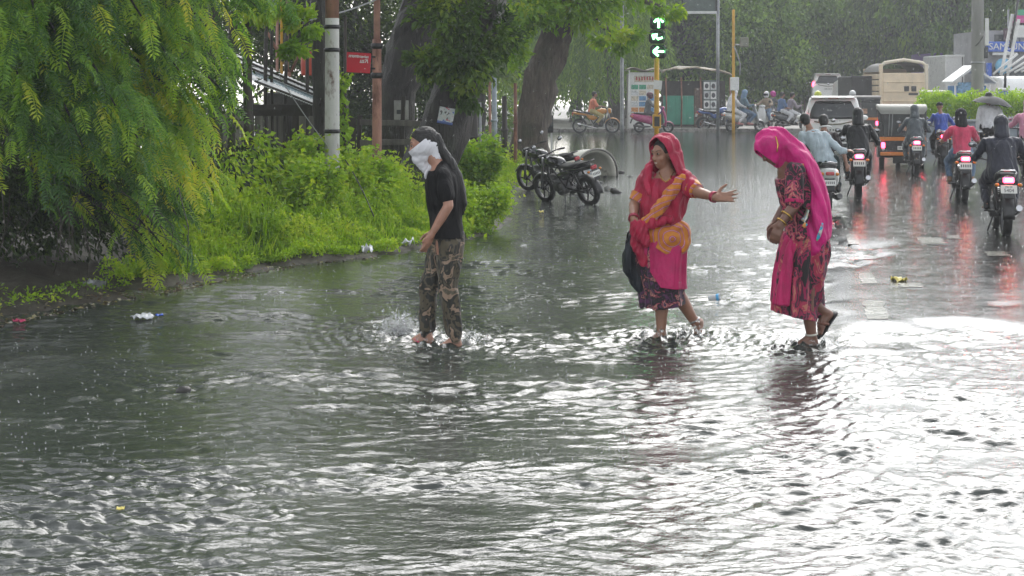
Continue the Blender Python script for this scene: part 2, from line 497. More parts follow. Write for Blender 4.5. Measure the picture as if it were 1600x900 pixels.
def scatter(rs, clumps, n, droop=.3):
    """leaf positions and directions in ragged clumps [(centre, radii, weight)]"""
    w = np.array([c[2] for c in clumps], float); w /= w.sum()
    P = []; A = []; T = []
    for (c, r, _), k in zip(clumps, rs.multinomial(n, w)):
        if k == 0: continue
        ns = max(3, int(k / 70)); sub = rs.normal(size=(ns, 3)); sub = unit(sub) * (rs.rand(ns, 1) ** .45)
        idx = rs.randint(0, ns, k)
        q = sub[idx] + rs.normal(size=(k, 3)) * .20
        P.append(np.asarray(c) + q * np.asarray(r)); a = q + rs.normal(size=(k, 3)) * .7; a[:, 2] -= droop
        A.append(a); T.append(.5 + .22 * rs.normal(size=ns)[idx] + .12 * rs.normal(size=k))
    return np.concatenate(P), np.concatenate(A), np.concatenate(T)
def upn(rs, n, s=.6):
    a = rs.normal(size=(n, 3)) * s; a[:, 2] += 1; return a

def bark_mat(name, col, wet=.45):
    if name in MATS: return MATS[name]
    m, n, l, b = nt(name); MATS[name] = m
    v = texco(n, l, (1, 1, .22)); f = noise(n, l, v, 14, 6, .65, .3)
    r = ramp(n, [(.3, [c * .35 for c in col]), (.55, col), (.75, [c * 1.7 for c in col])]); l.new(f, r.inputs['Fac'])
    g = noise(n, l, texco(n, l), 2.0, 4); rg = ramp(n, [(.5, (0, 0, 0)), (.7, (.6, .6, .6))]); l.new(g, rg.inputs['Fac'])
    mx = n.new('ShaderNodeMix'); mx.data_type = 'RGBA'; l.new(rg.outputs[0], mx.inputs['Factor']); l.new(r.outputs[0], mx.inputs['A'])
    mx.inputs['B'].default_value = (.045, .055, .03, 1); l.new(mx.outputs['Result'], b.inputs['Base Color']); setin(b, Roughness=wet)
    l.new(bump(n, l, f, 1.0, .09), b.inputs['Normal'])
    return m
BARK = bark_mat('wet_bark', (.055, .042, .032)); BARK_G = bark_mat('grey_brown_bark', (.11, .085, .068), .6)
BARK_D = bark_mat('dark_wet_bark', (.022, .018, .015))

def trunk_geo(mb, pts, rad, seed=0, n=18, rough=.10):
    rs = np.random.RandomState(seed); ns = SN(seed + 50, 12, 3, .14, .9)
    # resample the path
    P = [Vector(p) for p in pts]; Q = []; RR = []
    for i in range(len(P) - 1):
        k = max(2, int((P[i + 1] - P[i]).length / .22))
        for j in range(k):
            t_ = j / k; Q.append(P[i].lerp(P[i + 1], t_)); RR.append(rad[i] * (1 - t_) + rad[i + 1] * t_)
    Q.append(P[-1]); RR.append(rad[-1])
    rings = []
    for i, q in enumerate(Q):
        t_ = (Q[min(i + 1, len(Q) - 1)] - Q[max(i - 1, 0)]).normalized()
        a = t_.cross(Vector((0, 1, 0.01))); a.normalize(); b = t_.cross(a)
        rg = []
        for k in range(n):
            th = 2 * math.pi * k / n; d = a * math.cos(th) + b * math.sin(th); p = q + d * RR[i]
            rg.append(q + d * RR[i] * (1 + rough * float(ns(np.array(p)))))
        rings.append(rg)
    mb.loft(rings)
def limbs(mb, start, r0, targets, seed, sag=.0, n=7):
    rs = np.random.RandomState(seed); start = Vector(start)
    for c in targets:
        c = Vector(c); d = c - start; mid = start + d * .5 + Vector(rs.normal(size=3) * .08 * d.length) + Vector((0, 0, .12 * d.length))
        pts = [start, start.lerp(mid, .55), mid, mid.lerp(c, .6) + Vector((0, 0, -sag * .3)), c + Vector((0, 0, -sag))]
        mb.tube(pts, [r0, r0 * .8, r0 * .6, r0 * .38, r0 * .14], n)

LM_MID = leaf_mat('leaf_mid_green', [(0.024, 0.054, 0.014), (0.061, 0.128, 0.022), (0.128, 0.223, 0.034), (0.257, 0.351, 0.047)], .40)
LM_FAR = leaf_mat('leaf_far_mist_green', [(0.039, 0.078, 0.030), (0.087, 0.162, 0.052), (0.162, 0.283, 0.077), (0.283, 0.435, 0.099)], .35)  # far leaves given a paler colour in place of mist
LM_YEL = leaf_mat('leaf_yellow_green', [(0.072, 0.156, 0.014), (0.144, 0.288, 0.019), (0.252, 0.420, 0.030), (0.408, 0.504, 0.048)], .45)
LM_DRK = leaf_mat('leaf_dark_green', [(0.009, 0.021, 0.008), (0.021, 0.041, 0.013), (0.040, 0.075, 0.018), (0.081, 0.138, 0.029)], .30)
LM_WEEP = leaf_mat('leaf_soft_green', [(0.065, 0.130, 0.029), (0.117, 0.221, 0.039), (0.182, 0.312, 0.058), (0.260, 0.390, 0.065)], .40)
LM_FROND = leaf_mat('frond_green', [(.045, .12, .032), (.095, .22, .042), (.20, .37, .045), (.34, .49, .05), (.55, .54, .06)], .45)
LM_WEED = leaf_mat('weed_green', [(0.120, 0.228, 0.024), (0.228, 0.384, 0.030), (0.336, 0.516, 0.036), (0.480, 0.576, 0.072)], .42)

def tree(name, label, base, path, rad, clumps, nleaf, L, W, lm, bark, seed, group=None, cat='tree', forks=None, droop=.35):
    rs = np.random.RandomState(seed); base = Vector(base)
    t_ = thing(name, label, cat, base, group=group)
    mb = MB(); P = [Vector(p) - base for p in path]
    trunk_geo(mb, P, rad, seed)
    fk = P[-1] if forks is None else Vector(forks) - base
    limbs(mb, fk, rad[-1] * .8, [Vector(c[0]) - base for c in clumps], seed + 1)
    mb.build('trunk', bark, t_)
    cl = [((c[0][0] - base.x, c[0][1] - base.y, c[0][2] - base.z), c[1], c[2]) for c in clumps]
    p, a, ti = scatter(rs, cl, nleaf, droop)
    k = len(p)
    leaf_obj('crown', p, a, upn(rs, k), L * rs.uniform(.6, 1.3, k), W * rs.uniform(.6, 1.3, k), lm, t_, ti)
    return t_

# --- far avenue trees: three crowns shared by many
def far_proto(seed, h, r):
    rs = np.random.RandomState(seed)
    t_ = thing('avenue_tree', 'x', 'tree')
    mb = MB(); trunk_geo(mb, [(0, 0, -.3), (.1, 0, 1.5), (-.1, .1, 3.2)], [.42, .34, .28], seed, 10)
    cl = []
    for i in range(19):
        th = rs.uniform(0, 6.28); q = rs.uniform(.15, .9) * r; z = rs.uniform(1.9, h - 1.5)
        cl.append(((q * math.cos(th), q * math.sin(th), z), (rs.uniform(1.4, 2.3), rs.uniform(1.4, 2.3), rs.uniform(1.0, 1.7)), 1.0))
    limbs(mb, (-.1, .1, 3.0), .2, [c[0] for c in cl], seed, n=5)
    mb.build('trunk', BARK_D, t_)
    p, a, ti = scatter(rs, cl, 30000, .3); k = len(p)
    leaf_obj('crown', p, a, upn(rs, k), .26 * rs.uniform(.6, 1.3, k), .17 * rs.uniform(.6, 1.3, k), LM_FAR, t_, ti)
    return t_
PROT = [far_proto(101, 9.0, 4.2), far_proto(102, 10.5, 4.6), far_proto(103, 8.4, 4.8)]
far_spots = [  # px, Y, scale, label
    (985, 88, .95, 'hazy dark tree behind the poster kiosk beyond the crossing'),
    (1075, 84, .90, 'hazy green tree rising behind the tarpaulin stall'),
    (1165, 90, 1.0, 'hazy tree behind the yellow pole with white boxes'),
    (1222, 104, 1.05, 'tree overhanging the crowd of scooters left of the white cars'),
    (1300, 128, 1.25, 'misty tree closing the end of the road above the far white car'),
    (1370, 112, 1.10, 'pale misty tree above the tan truck'),
    (1432, 100, 1.0, 'misty tree just right of the tan truck behind the purple lorry'),
    (1500, 92, .95, 'tall misty tree left of the grey utility pole'),
    (1585, 98, 1.05, 'misty tree behind the blue shop board at the right edge'),
    (1660, 86, .95, 'misty tree at the far right beyond the shop fronts'),
    (900, 80, .85, 'dark tree behind the orange rider and the weeping tree'),
    (830, 84, .95, 'dark tree far behind the leaning grey brown trunk'),
    (1120, 108, 1.2, 'second row misty tree between the stall and the yellow pole'),
    (1010, 112, 1.15, 'second row misty tree directly above the traffic light'),
    (1245, 140, 1.4, 'farthest misty tree on the left of the road end'),
    (1390, 138, 1.4, 'farthest misty tree on the right of the road end'),
    (1530, 122, 1.25, 'second row misty tree behind the grey utility pole'),
]
for i, (px, Y, s_, lab) in enumerate(far_spots):
    o = PROT[i] if i < 3 else copy_tree(PROT[i % 3])
    o.location = ((px - 800) / F * Y, Y, 0.0); o.rotation_euler.z = i * 1.7; o.scale = (s_, s_, s_ * (1.75 if px > 1360 else 1.3))
    tag(o, lab, 'tree', 'trees along the far avenue')

# --- trees of the left verge
def cl_(px, py, Y, r, w=1.0): return (tuple(at(px, py, Y)), r, w)
tree('leaning_tree', 'grey brown trunk leaning right beside the parked black motorcycles', gp(826, 264, .1),
     [at(824, 272, 36.8), at(830, 200, 36.8), at(846, 120, 36.8), at(868, 60, 37), at(885, 0, 37.2), at(905, -90, 37.6)], [.46, .40, .36, .36, .33, .26],
     [cl_(830, 20, 35.5, (.8, .9, .5)), cl_(905, 10, 36, (.9, .9, .55), .8), cl_(950, -40, 37, (1.3, 1.3, .7)), cl_(800, 75, 35, (.35, .5, .7), .35), cl_(760, -90, 36, (1.8, 1.8, 1.0)),
      cl_(900, -180, 37, (2.4, 2.4, 1.3), 2), cl_(1010, -130, 38, (2.0, 2, 1.0), 1.3), cl_(830, -300, 38, (3, 3, 1.4), 2), cl_(960, 60, 37.5, (.55, .6, .35), .35), cl_(1035, 10, 38.6, (.45, .4, .25), .25)],
     15000, .17, .09, LM_YEL, BARK_G, 201, forks=at(890, -20, 37.3))
tree('poster_tree', 'dark leaning trunk with a small poster nailed to it behind the masked girl', gp(668, 320, .2),
     [at(660, 330, 24.0), at(668, 270, 24.0), at(694, 200, 24.0), at(716, 120, 24.1), at(745, 40, 24.3), at(790, -60, 24.8)], [.46, .40, .36, .33, .33, .26],
     [cl_(700, 20, 22.8, (.45, .5, .45)), cl_(725, 90, 22.6, (.42, .4, .30), .9), cl_(668, 100, 22.8, (.30, .3, .25), .5), cl_(740, 140, 22.9, (.28, .3, .22), .5), cl_(775, 60, 23, (.32, .4, .35), .6),
      cl_(690, -120, 23, (1.6, 1.6, .8), 2), cl_(850, -190, 25, (2.0, 2.0, 1.0), 2), cl_(600, -230, 25, (2.2, 2.2, 1.0), 2)],
     13000, .115, .062, LM_MID, BARK_D, 202, forks=at(770, -20, 24.5))
tree('thick_tree', 'thick dark trunk leaning right behind the pinkish rusty pole', gp(616, 312, .2),
     [at(614, 320, 27.0), at(612, 220, 27.0), at(622, 140, 27.0), at(645, 60, 27.1), at(672, -10, 27.3), at(700, -110, 27.8)], [.36, .32, .33, .38, .42, .34],
     [cl_(640, -60, 26, (.8, .8, .4), .6), cl_(560, -70, 26, (.9, .9, .4), .7), cl_(560, -200, 27, (2.2, 2.2, 1.1), 2), cl_(760, -260, 28, (2.4, 2.4, 1.2), 2), cl_(680, -350, 28, (2.6, 2.6, 1.2), 2)],
     9000, .13, .07, LM_MID, BARK_D, 203, forks=at(680, -40, 27.4))
tree('slim_tree', 'slim straight black trunk just left of the whitewashed concrete pole', gp(500, 338, .2),
     [at(501, 340, 20.6), at(500, 200, 20.6), at(499, 60, 20.6), at(496, -60, 20.6), at(494, -200, 20.8)], [.10, .09, .088, .085, .07],
     [cl_(470, 40, 19.6, (.22, .3, .15), .4), cl_(452, 75, 19.4, (.18, .2, .12), .3), cl_(420, 10, 19.6, (.4, .5, .2), .8), cl_(470, -190, 19, (.9, .9, .5), 1), cl_(540, -170, 20, (1.5, 1.5, .8), 2)],
     7000, .085, .045, LM_YEL, BARK_D, 204, forks=at(496, -30, 20.6))

# the high crown of the leaning tree, spreading over the crossing above the picture
def high_crown(tn, cl, n, L, lm, seed):
    t_ = bpy.data.objects[tn]; rs = np.random.RandomState(seed); b = t_.location
    c2 = [((c[0] - b.x, c[1] - b.y, c[2] - b.z), r, w) for c, r, w in cl]
    mb = MB(); s0 = Vector((c2[0][0][0] * .2, 0.2, 4.6)); limbs(mb, s0, .2, [c[0] for c in c2], seed); mb.build('high_limbs', BARK, t_)
    p, a, ti = scatter(rs, c2, n, .3); k = len(p)
    leaf_obj('high_crown', p, a, upn(rs, k), L * rs.uniform(.6, 1.3, k), L * .6 * rs.uniform(.6, 1.3, k), lm, t_, ti)
high_crown('leaning_tree', [((1.5, 38, 8), (3, 3, 1.6), 1), ((5, 41, 9.5), (3, 3, 1.8), 1.2), ((-2.5, 37, 9), (3, 3, 1.8), 1), ((2, 43, 12.5), (3.4, 3.4, 2), 1.3), ((6.5, 47, 11), (2.8, 3, 2), 1), ((-1, 41, 14.5), (3.2, 3.2, 2), 1), ((4.2, 45, 15.5), (2.8, 3, 1.8), .9), ((3.4, 39, 6.6), (2, 2, .9), .6)], 8000, .42, LM_MID, 251)
high_crown('poster_tree', [((-1.5, 25, 6.5), (2.4, 2.4, 1.2), 1), ((1.0, 27, 8.5), (2.2, 2.2, 1.4), 1), ((-4, 26, 8.5), (2.6, 2.6, 1.5), 1), ((-1.8, 28, 11), (2.6, 2.6, 1.6), 1)], 3000, .34, LM_MID, 252)

# weeping tree behind the leaning trunk
def weeping():
    rs = np.random.RandomState(205); base = gp(960, 216, 0); base = Vector((4.75, 72.0, .08))
    t_ = thing('weeping_tree', 'soft green weeping tree with hanging strands left of the poster kiosk', 'tree', base); t_.scale = (1.38, 1.2, 1.3)
    mb = MB(); trunk_geo(mb, [(0, 0, -.2), (-.1, 0, 1.6), (-.35, 0, 3.2), (-.6, 0, 4.6)], [.30, .24, .20, .15], 205, 10)
    limbs(mb, (-.5, 0, 4.2), .12, [(-1.8, -.3, 4.6), (.6, -.2, 4.8), (-.8, .9, 5.2), (-1.2, -1, 4.9)], 206)
    mb.build('trunk', BARK, t_)
    P = []; A = []; T = []
    for i in range(330):
        th = rs.uniform(0, 6.28); q = 2.0 * rs.rand() ** .5
        x, y = -.75 + q * 1.15 * math.cos(th), q * math.sin(th); ztop = 5.4 - .28 * q * q * .5 + rs.normal() * .2
        zb = .75 + rs.rand() ** 2 * 2.2 + .2 * abs(x + .8)
        k = int((ztop - zb) / .085); tt = .5 + .2 * rs.normal()
        for j in range(k):
            s_ = j / k; z = ztop - (ztop - zb) * s_
            P.append((x + .35 * s_ * math.cos(th) + rs.normal() * .05, y + .35 * s_ * math.sin(th) + rs.normal() * .05, z))
            A.append((rs.normal() * .45 + .3 * math.cos(th), rs.normal() * .45, -1.0)); T.append(tt + rs.normal() * .12)
    P = np.array(P); k = len(P)
    leaf_obj('crown', P, np.array(A), rs.normal(size=(k, 3)), .24 * rs.uniform(.6, 1.3, k), .05 * rs.uniform(.7, 1.4, k), LM_WEEP, t_, np.array(T))
weeping()

# --- dense dark growth behind the sheds on the left
def mass(name, label, c, r, n, L, lm, seed, clumpn=14, low=.3):
    rs = np.random.RandomState(seed); base = Vector((c[0], c[1], .15))
    t_ = thing(name, label, 'tree', base); mb = MB()
    cl = [((rs.uniform(-1, 1) * r[0] * .8, rs.uniform(-1, 1) * r[1] * .8, rs.uniform(low, r[2] * 2)), (r[0] * .38, r[1] * .38, r[2] * .35), 1) for _ in range(clumpn)]
    trunk_geo(mb, [(0, 0, -.3), (.1, .1, 1.2), (0, .2, 2.5)], [.2, .16, .13], seed, 9); limbs(mb, (0, .1, 2.0), .09, [q[0] for q in cl], seed, n=5)
    mb.build('trunk', BARK_D, t_)
    p, a, ti = scatter(rs, cl, n, .3); k = len(p)
    leaf_obj('crown', p, a, upn(rs, k), L * rs.uniform(.6, 1.3, k), L * .55 * rs.uniform(.6, 1.3, k), lm, t_, ti)
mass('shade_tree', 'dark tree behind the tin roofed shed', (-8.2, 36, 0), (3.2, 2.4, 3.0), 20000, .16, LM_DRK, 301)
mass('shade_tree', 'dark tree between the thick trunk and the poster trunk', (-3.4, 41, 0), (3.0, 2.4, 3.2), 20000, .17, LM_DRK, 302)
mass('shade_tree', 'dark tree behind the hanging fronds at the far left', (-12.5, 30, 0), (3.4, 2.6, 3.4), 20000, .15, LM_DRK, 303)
mass('shade_tree', 'dark green tree far behind the thin poles right of the poster trunk', (-1.2, 58, 0), (3.4, 2.4, 3.4), 16000, .2, LM_MID, 304)

mass('shade_tree', 'dark tree seen between the whitewashed pole and the thick trunk', (-6.2, 50, 0), (4.0, 2.4, 3.6), 20000, .18, LM_MID, 305, 18)
mass('shade_tree', 'dark tree far behind the shed roof', (-12.5, 47, 0), (4.2, 2.6, 3.8), 20000, .18, LM_MID, 306, 18)
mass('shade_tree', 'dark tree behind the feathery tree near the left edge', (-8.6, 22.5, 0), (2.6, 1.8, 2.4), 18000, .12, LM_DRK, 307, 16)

# --- the near tree with feathery fronds
def frond_geo(rs, L=.36, pairs=11):
    P = []; A = []; N = []; LL = []; WW = []
    for j in range(pairs):
        t_ = (j + .6) / pairs; y = L * t_; z = -.35 * L * t_ * t_
        for s_ in (-1, 1):
            P.append((0, y, z)); A.append((s_ * 1.0, .42 + rs.normal() * .12, -.28 + rs.normal() * .15)); N.append((rs.normal() * .25, -.25 + rs.normal() * .2, 1))
            LL.append(.085 * (1 - .55 * abs(t_ - .4)) * rs.uniform(.8, 1.15)); WW.append(.020)
    P.append((0, L, -.35 * L)); A.append((0, 1, -.5)); N.append((0, .3, 1)); LL.append(.05); WW.append(.02)
    V, Fq = leaf_geo(np.array(P), np.array(A, float), np.array(N, float), np.array(LL), np.array(WW))
    # rachis
    r = np.array([(-.004, 0, 0), (.004, 0, 0), (.003, L * .5, -.0875 * L), (-.003, L * .5, -.0875 * L), (.001, L, -.35 * L), (-.001, L, -.35 * L)])
    b = len(V); V = np.concatenate([V, r]); Fq = np.concatenate([Fq, np.array([(0, 1, 2), (0, 2, 3), (3, 2, 4), (3, 4, 5)]) + b])
    return V, Fq
def feathery():
    rs = np.random.RandomState(401); base = Vector((-5.4, 15.6, .15))
    t_ = thing('feathery_tree', 'large feathery leaved tree drooping over the flooded verge on the left', 'tree', base)
    # boughs: start on the trunk, arch out and droop towards the road
    mb = MB(); trunk_geo(mb, [(0, 0, -.3), (.1, -.1, 1.0), (.0, -.1, 2.2), (.2, 0, 3.6)], [.20, .17, .15, .11], 401, 12)
    trunk_geo(mb, [(-.1, -.1, .4), (-.7, -.7, 1.4), (-1.0, -1.1, 2.8)], [.12, .10, .07], 402, 9)
    boughs = []
    def bough(px, py, Y, h0, n):
        e = at(px, py, Y) - base; s0 = Vector((.05, -.05, h0)); top = s0.lerp(e, .6) + Vector((0, 0, .35 + .15 * h0))
        pts = []
        for k in range(9):
            u = k / 8; pts.append(s0 * (1 - u) ** 2 + top * 2 * u * (1 - u) + e * u * u)
        mb.tube(pts, [.045 * (1 - .85 * k / 8) for k in range(9)], 6); boughs.append((pts, n))
    for px, py, Y, h0, n in [(358, 150, 14.8, 2.5, 46), (318, 215, 14.9, 2.2, 46), (300, 270, 15.0, 2.0, 46), (276, 335, 15.2, 1.7, 44), (262, 392, 15.3, 1.3, 34),
                             (260, 270, 14.2, 2.1, 46), (215, 215, 13.6, 2.4, 50), (180, 165, 13.4, 2.8, 46), (130, 230, 13.2, 2.4, 46), (60, 235, 13.0, 2.4, 40),
                             (-40, 250, 12.6, 2.4, 36), (110, 110, 13.2, 3.0, 46), (30, 130, 12.9, 3.0, 44), (280, 110, 14.2, 3.0, 44), (340, 60, 14.4, 3.2, 44),
                             (350, 95, 15.2, 3.0, 40), (230, 40, 13.6, 3.4, 42), (150, 20, 13.2, 3.4, 40), (60, 40, 12.8, 3.4, 40), (300, -10, 14.0, 3.6, 40), (255, 400, 15.2, 1.0, 24),
                             (400, 10, 15.0, 3.4, 36), (-20, 60, 12.4, 3.4, 36), (300, 180, 14.6, 2.5, 40),
                             (100, -60, 12.8, 3.9, 40), (260, -80, 13.6, 4.0, 40), (0, -90, 12.2, 4.0, 40), (380, -70, 14.4, 3.9, 40), (-120, 120, 12.2, 3.2, 36), 
                             (120, -220, 12.2, 4.4, 50), (300, -240, 13.2, 4.6, 50), (-60, -240, 11.8, 4.4, 50), (450, -200, 15.0, 4.6, 50)]:
        bough(px, py, Y, h0, n)
    mb.build('trunk', BARK_D, t_)
    protos = [frond_geo(np.random.RandomState(410 + i), [.22, .27, .30, .25][i], [10, 11, 13, 12][i]) for i in range(4)]
    # 4 shapes x 5 tints so that separate fronds share mesh data
    pm = {}
    sep = 0; JV = []; JF = []; JT = []; off = 0
    items = []
    for pts, n in boughs:
        tb = rs.normal() * .2
        for j in range(int(n * 2.8)):
            u = rs.uniform(.2, 1.0) ** .8; k = min(int(u * 8), 7); p = pts[k].lerp(pts[k + 1], u * 8 - k)
            p = p + Vector(rs.normal(size=3) * (.15, .15, .12))
            d = (pts[k + 1] - pts[k]).normalized()
            lat = Vector((rs.normal(), rs.normal() - .25, 0)); ax = (d * 1.0 + lat * .5 + Vector((.30 if d.x > 0 else -.2, -.15, -.10 - .35 * rs.rand() * u))).normalized()
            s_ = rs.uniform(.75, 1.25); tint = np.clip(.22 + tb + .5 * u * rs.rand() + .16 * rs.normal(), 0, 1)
            items.append((u, p, ax, s_, tint, rs.randint(4), rs.normal() * .35))
    # the 300 that show largest (front-most, in frame) become parts of their own
    def score(it):
        w = it[1] + base
        if not (0 < 800 + w.x / w.y * F < 420 and -10 < HZ + (HC - w.z) / w.y * F < 450): return 99
        return w.y - .8 * it[0]
    items.sort(key=score)
    for i, (u, p, ax, s_, tint, v, roll) in enumerate(items):
        y = ax; x = y.cross(Vector((0, 0, 1))); x = x.normalized() if x.length > 1e-4 else Vector((1, 0, 0)); z = x.cross(y)
        M = Matrix((x, y, z)).transposed() @ Matrix.Rotation(roll, 3, 'Y')
        if i < 300:
            tq = int(tint * 4.99)
            if (v, tq) not in pm:
                me = mesh_np('frond', *protos[v]); g = np.random.RandomState(v * 9 + tq)
                nf = len(protos[v][1]); set_tint(me, np.clip(np.full(nf, tq / 4.6) + g.normal(size=nf) * .06 , 0, 1)); pm[(v, tq)] = me
            o = ob('frond', pm[(v, tq)], LM_FROND, t_)
            o.matrix_local = Matrix.Translation(p) @ (M * s_).to_4x4()
        else:
            V = protos[v][0] @ np.array(M).T * s_ + np.array(p); JV.append(V); JF.append(protos[v][1] + off); off += len(V)
            JT.append(np.full(len(protos[v][1]), tint) + rs.normal(size=len(protos[v][1])) * .06)
    me = mesh_np('crown', np.concatenate(JV), np.concatenate(JF)); set_tint(me, np.clip(np.concatenate(JT), 0, 1))
    o = ob('crown', me, LM_FROND, t_); o['kind'] = 'stuff'
    # the inner mass of small leaves, coloured dark as shade in the hollow
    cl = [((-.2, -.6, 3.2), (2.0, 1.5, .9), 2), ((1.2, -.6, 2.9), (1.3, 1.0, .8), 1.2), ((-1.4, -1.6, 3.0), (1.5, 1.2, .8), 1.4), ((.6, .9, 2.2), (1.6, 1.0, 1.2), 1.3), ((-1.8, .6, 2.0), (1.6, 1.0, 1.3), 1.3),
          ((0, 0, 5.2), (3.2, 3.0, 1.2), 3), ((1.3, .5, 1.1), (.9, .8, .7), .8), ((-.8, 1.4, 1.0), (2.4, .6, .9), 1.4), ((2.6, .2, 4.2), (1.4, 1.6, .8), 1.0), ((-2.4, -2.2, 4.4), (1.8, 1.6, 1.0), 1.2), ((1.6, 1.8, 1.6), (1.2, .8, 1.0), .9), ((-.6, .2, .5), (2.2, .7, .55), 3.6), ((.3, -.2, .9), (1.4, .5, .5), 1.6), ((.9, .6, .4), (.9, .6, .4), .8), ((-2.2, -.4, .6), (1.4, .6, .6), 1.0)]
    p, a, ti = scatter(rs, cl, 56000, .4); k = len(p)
    o = leaf_obj('shade_coloured_foliage', p, a, upn(rs, k), .085 * rs.uniform(.6, 1.3, k), .035 * rs.uniform(.6, 1.3, k), LM_DRK, t_, ti, 'stuff')
    # bare hanging twigs in the hollow underneath
    mb = MB()
    for i in range(26):
        px, Y = rs.uniform(-20, 300), rs.uniform(13.6, 15.4); s0 = at(px, rs.uniform(290, 350), Y) - base; e = s0 + Vector((rs.normal() * .25, rs.normal() * .2, -rs.uniform(.25, .7)))
        mb.tube([s0, s0.lerp(e, .5) + Vector((rs.normal() * .06, 0, 0)), e], [.005, .004, .002], 4)
    mb.build('twigs', BARK, t_)['kind'] = 'stuff'
feathery()

# --- weeds and grass on the verge
def weeds():
    rs = np.random.RandomState(501)
    P = []; A = []; T = []; L = []
    def add(n, ymin, ymax, dmin, dmax, hfun, l0, l1, seed):
        g = np.random.RandomState(seed); Y = g.uniform(ymin, ymax, n); d = dmin + (dmax - dmin) * g.rand(n) ** 1.2
        X = np.interp(Y, _edgeY, _edgeX) - d
        dd = verge_d(X, Y); keep = dd > .22 + .30 * g.rand(n) ** 2 + .12 * SN(seed + 3, 8, 2, .4, 1.5)(np.stack([X, Y], -1)); keep &= (np.hypot(X + 5.9, (Y - 16.2) * .9) > 2.15) & ~((X < -5.2) & (Y > 14.5) & (Y < 22)); X, Y, dd = X[keep], Y[keep], dd[keep]; k = len(X)
        patch = SN(seed, 12, 2, .4, 2.0)(np.stack([X, Y], -1)); hmax = hfun(dd, Y) * (.65 + .35 * np.clip(patch, -1, 1.2))
        z = verge_z(X, Y) + np.maximum(hmax, .02) * g.rand(k) ** .55
        P.append(np.stack([X, Y, z], -1)); a = g.normal(size=(k, 3)) * .8; a[:, 2] += .25; A.append(a)
        L.append(g.uniform(l0, l1, k)); T.append(.44 + .26 * patch + .17 * g.normal(size=k))
    add(62000, 15.2, 21, .1, 2.4, lambda d, Y: .12 + .44 * sstep(d, .3, 2.0), .030, .060, 511)
    add(40000, 15.2, 23, 1.2, 5.5, lambda d, Y: .62 + .22 * sstep(d, 1, 3), .045, .085, 512)
    add(22000, 20, 37, .1, 3.2, lambda d, Y: .16 + .55 * sstep(d, .5, 2.0), .05, .10, 513)
    add(2600, 12.2, 15.4, .25, 2.2, lambda d, Y: .05 + .14 * sstep(d, .5, 2.2), .03, .055, 514)
    p = np.concatenate(P); k = len(p); l_ = np.concatenate(L)
    o = leaf_obj('weeds', p, np.concatenate(A), upn(rs, k, .7), l_, l_ * rs.uniform(.35, .6, k), LM_WEED, None, np.concatenate(T))
    tag(o, 'bright green weeds and grass covering the verge', 'weeds', kind='stuff')
    # grass blades and seed stalks
    n = 16000; Y = rs.uniform(15.4, 34, n); X = np.interp(Y, _edgeY, _edgeX) - 3.8 * rs.rand(n) ** 1.3; dd = verge_d(X, Y); kp = (dd > .4) & (np.hypot(X + 5.9, (Y - 16.2) * .9) > 2.15) & ~((X < -5.2) & (Y < 22)); X, Y, dd = X[kp], Y[kp], dd[kp]; k = len(X)
    h = (.14 + .36 * sstep(dd, .3, 2)) * rs.uniform(.5, 1.3, k); a = rs.normal(size=(k, 3)) * .28; a[:, 2] = 1
    o = leaf_obj('grass', np.stack([X, Y, verge_z(X, Y)], -1), a, rs.normal(size=(k, 3)), h, .010 + .006 * rs.rand(k), LM_WEED, None, .55 + .25 * rs.normal(size=k))
    tag(o, 'thin pale grass blades among the weeds', 'grass', kind='stuff')
weeds()
def shrub(label, px, py, Y, r, n, L, lm, seed, ratio=.75):
    rs = np.random.RandomState(seed); n = int(n * 2.2); L = L * 1.2; c = at(px, py, Y); zb = float(verge_z(np.array(c.x), np.array(c.y))); base = Vector((c.x, c.y, zb - .03))
    t_ = thing('shrub', label, 'shrub', base, group='shrubs on the verge'); mb = MB(); P = []; A = []
    ns = 16; H = r[2] * 2
    for i in range(ns):
        th = rs.uniform(0, 6.28); e = Vector((math.cos(th) * r[0] * rs.rand() ** .5, math.sin(th) * r[1] * rs.rand() ** .5, H * rs.uniform(.6, 1.05)))
        pts = [Vector((e.x * .15, e.y * .15, 0)), Vector((e.x * .5, e.y * .5, e.z * .55)), e]; mb.tube(pts, [.010, .007, .003], 5)
        k = n // ns
        for j in range(k):
            u = rs.rand() ** .7; q = pts[0].lerp(pts[1], u * 2) if u < .5 else pts[1].lerp(pts[2], u * 2 - 1)
            P.append(q + Vector(rs.normal(size=3) * .07)); A.append(Vector((rs.normal(), rs.normal(), .1 + rs.normal() * .4)))
    mb.build('stems', BARK, t_)
    k = len(P); l_ = L * rs.uniform(.6, 1.25, k)
    leaf_obj('foliage', np.array(P), np.array(A), upn(rs, k, .6), l_, l_ * ratio, lm, t_, .55 + .2 * rs.normal(size=k))
shrub('leafy yellow green shrub in front of the black shed posts', 385, 300, 19.6, (.55, .5, .42), 2200, .07, LM_WEED, 521)
shrub('tall leafy shrub between the shed posts and the slim black trunk', 440, 290, 20.0, (.5, .5, .52), 2600, .07, LM_WEED, 522)
shrub('leafy shrub at the foot of the whitewashed pole', 490, 300, 19.2, (.45, .4, .42), 1800, .065, LM_WEED, 523)
shrub('round leafy shrub right of the whitewashed pole', 580, 285, 20.4, (.42, .4, .42), 2000, .065, LM_WEED, 524)
shrub('pale shrub under the thin poles right of the poster trunk', 752, 262, 27, (.45, .5, .50), 1800, .075, LM_YEL, 525)
shrub('small yellow green bush at the water edge right of the masked girl', 745, 340, 21.0, (.42, .5, .26), 2200, .05, LM_WEED, 526)
shrub('dark fine twigged bush behind the masked girl', 625, 265, 22.6, (.34, .4, .36), 900, .03, LM_DRK, 527)

